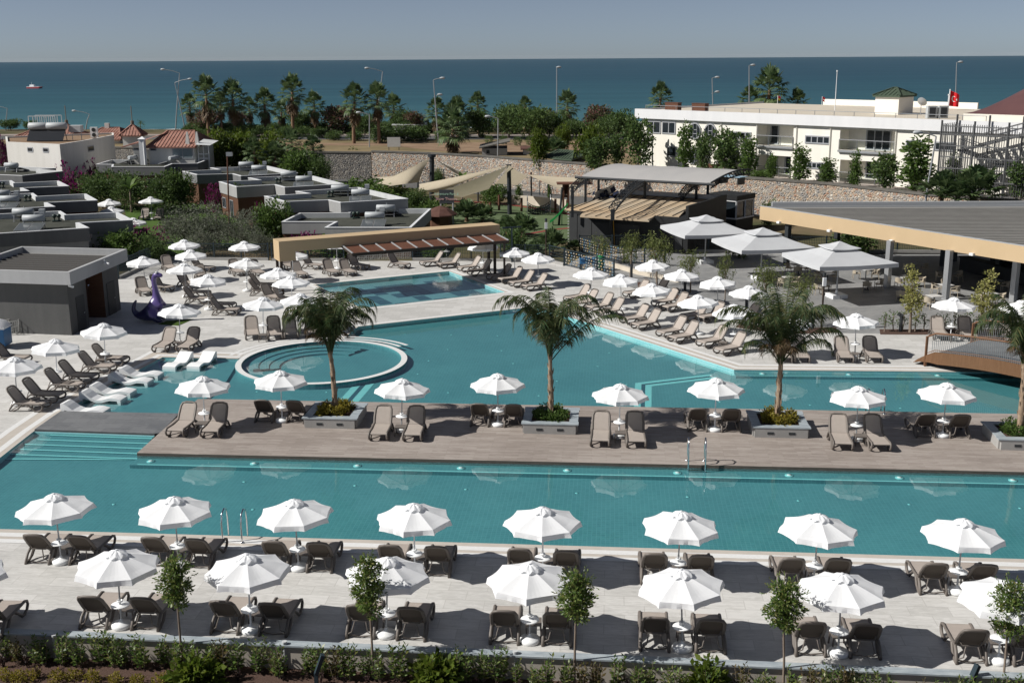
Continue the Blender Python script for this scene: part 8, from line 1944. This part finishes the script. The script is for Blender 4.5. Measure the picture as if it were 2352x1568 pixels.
# striped awning at the nearest bungalow, blue tables and benches by the white building
a, c = PZ('r1', 1150, 1440, 1.9), PZ('r1', 1415, 1425, 1.9); t = thing('awning', 'beige striped awning on the side of the nearest left bungalow', 'awning'); b = MB(); d_ = c - a; b.add([a + V(0, 1.4, .7), c + V(0, 1.4, .7), c + V(.2, 0, 0), a + V(.2, 0, 0)], [(0, 3, 2, 1)]); b.build('cloth', M['awning'], t); b = MB(); b.beam(a + V(.2, 0, 0), c + V(.2, 0, 0), .06, .06); b.build('rail', M['white_paint'], t)
def ptable():
    t = thing('games_table', '', 'table'); b = MB(); b.box((0, 0, .76), (2.7, 1.5, .05)); b.build('table_top', M['pool_lightblue'], t)
    for x in (-1, 1): b = MB(); b.box((x, 0, .37), (.1, 1.2, .74)); b.build('leg', M['dark_metal'], t)
    return t
M['pool_lightblue'] = mat('light_blue_top', (.25, .36, .45), .4, .4)
for u, v, lb in ((1632, 403, 'light blue games table left under the broad tree'), (1683, 405, 'light blue games table right of the broad tree')): proto_place(PR, 'ptable', ptable, P(u, v, TZ + .76) - V(0, 0, .76), math.atan2(fd.y, fd.x), lb, 'light blue games tables by the white building')
def bench():
    t = thing('park_bench', '', 'bench'); b = MB(); b.box((0, 0, .45), (1.8, .45, .06)); b.build('seat', M['post_wood'], t); b = MB(); b.box((0, .22, .75), (1.8, .05, .4)); b.build('backrest', M['post_wood'], t)
    for x in (-.8, .8): b = MB(); b.box((x, 0, .21), (.07, .4, .42)); b.build('leg', M['dark_metal'], t)
    return t
for u, v, lb in ((1633, 397, 'brown bench behind the left games table'), (1695, 400, 'brown bench behind the right games table')): proto_place(PR, 'bench', bench, P(u, v, TZ), math.atan2(fd.y, fd.x), lb, 'brown benches by the white building')
# ================= CAMERA, SKY AND SUN =================
cam = bpy.data.cameras.new('camera'); co = bpy.data.objects.new('camera', cam); COL.objects.link(co)
mw = Matrix((Rv, Uv, -Fv)).transposed().to_4x4(); mw.translation = V(0, 0, HC); co.matrix_world = mw
cam.sensor_width = 36; cam.sensor_fit = 'HORIZONTAL'; cam.lens = 36 * FOC / 2352; cam.clip_start = .5; cam.clip_end = 30000
sc.camera = co
w = bpy.data.worlds.new('World'); sc.world = w; w.use_nodes = True
wt = w.node_tree; bg = wt.nodes['Background']
sky = wt.nodes.new('ShaderNodeTexSky'); sky.sky_type = 'NISHITA'; sky.sun_disc = False
SUN_EL = math.radians(40); sdir = V(-.98, -.18, 0).normalized()
sky.sun_elevation = SUN_EL; sky.sun_rotation = math.atan2(sdir.x, sdir.y)
sky.air_density = SKY_AIR; sky.dust_density = SKY_DUST; sky.ozone_density = SKY_OZONE; sky.altitude = 0
hs = wt.nodes.new('ShaderNodeHueSaturation'); hs.inputs['Saturation'].default_value = SKY_SAT
wt.links.new(sky.outputs[0], hs.inputs['Color']); wt.links.new(hs.outputs[0], bg.inputs['Color']); bg.inputs['Strength'].default_value = SKY_STR
sl = bpy.data.lights.new('sun', 'SUN'); sl.energy = SUN_STR; sl.angle = math.radians(.5); sl.color = (1.0, .965, .91)
so = bpy.data.objects.new('sun', sl); COL.objects.link(so)
sv = V(sdir.x * math.cos(SUN_EL), sdir.y * math.cos(SUN_EL), math.sin(SUN_EL))
so.rotation_euler = sv.to_track_quat('Z', 'Y').to_euler(); so.location = (-60, 0, 80)
sc.view_settings.view_transform = 'Standard'; sc.view_settings.look = 'None'; sc.view_settings.gamma = 1
sc.view_settings.exposure = EXPO
sc.render.resolution_x = 1024; sc.render.resolution_y = 682
sc.cycles.transparent_max_bounces = 16; sc.cycles.max_bounces = 8
# the air between here and the horizon
b = MB(); b.box((0, 3500, 8.0), (18600, 7400, 21.4))
m, nt, bs = newmat('sea_air'); nt.n.remove(bs); pv = nt.new('ShaderNodeVolumePrincipled'); pv.inputs['Color'].default_value = (.78, .85, .92, 1); pv.inputs['Density'].default_value = HAZE; pv.inputs['Anisotropy'].default_value = 0.0
nt.link(pv.outputs[0], nt.n['Material Output'].inputs['Volume'])
hz = b.build('haze', m); hz['kind'] = 'stuff'
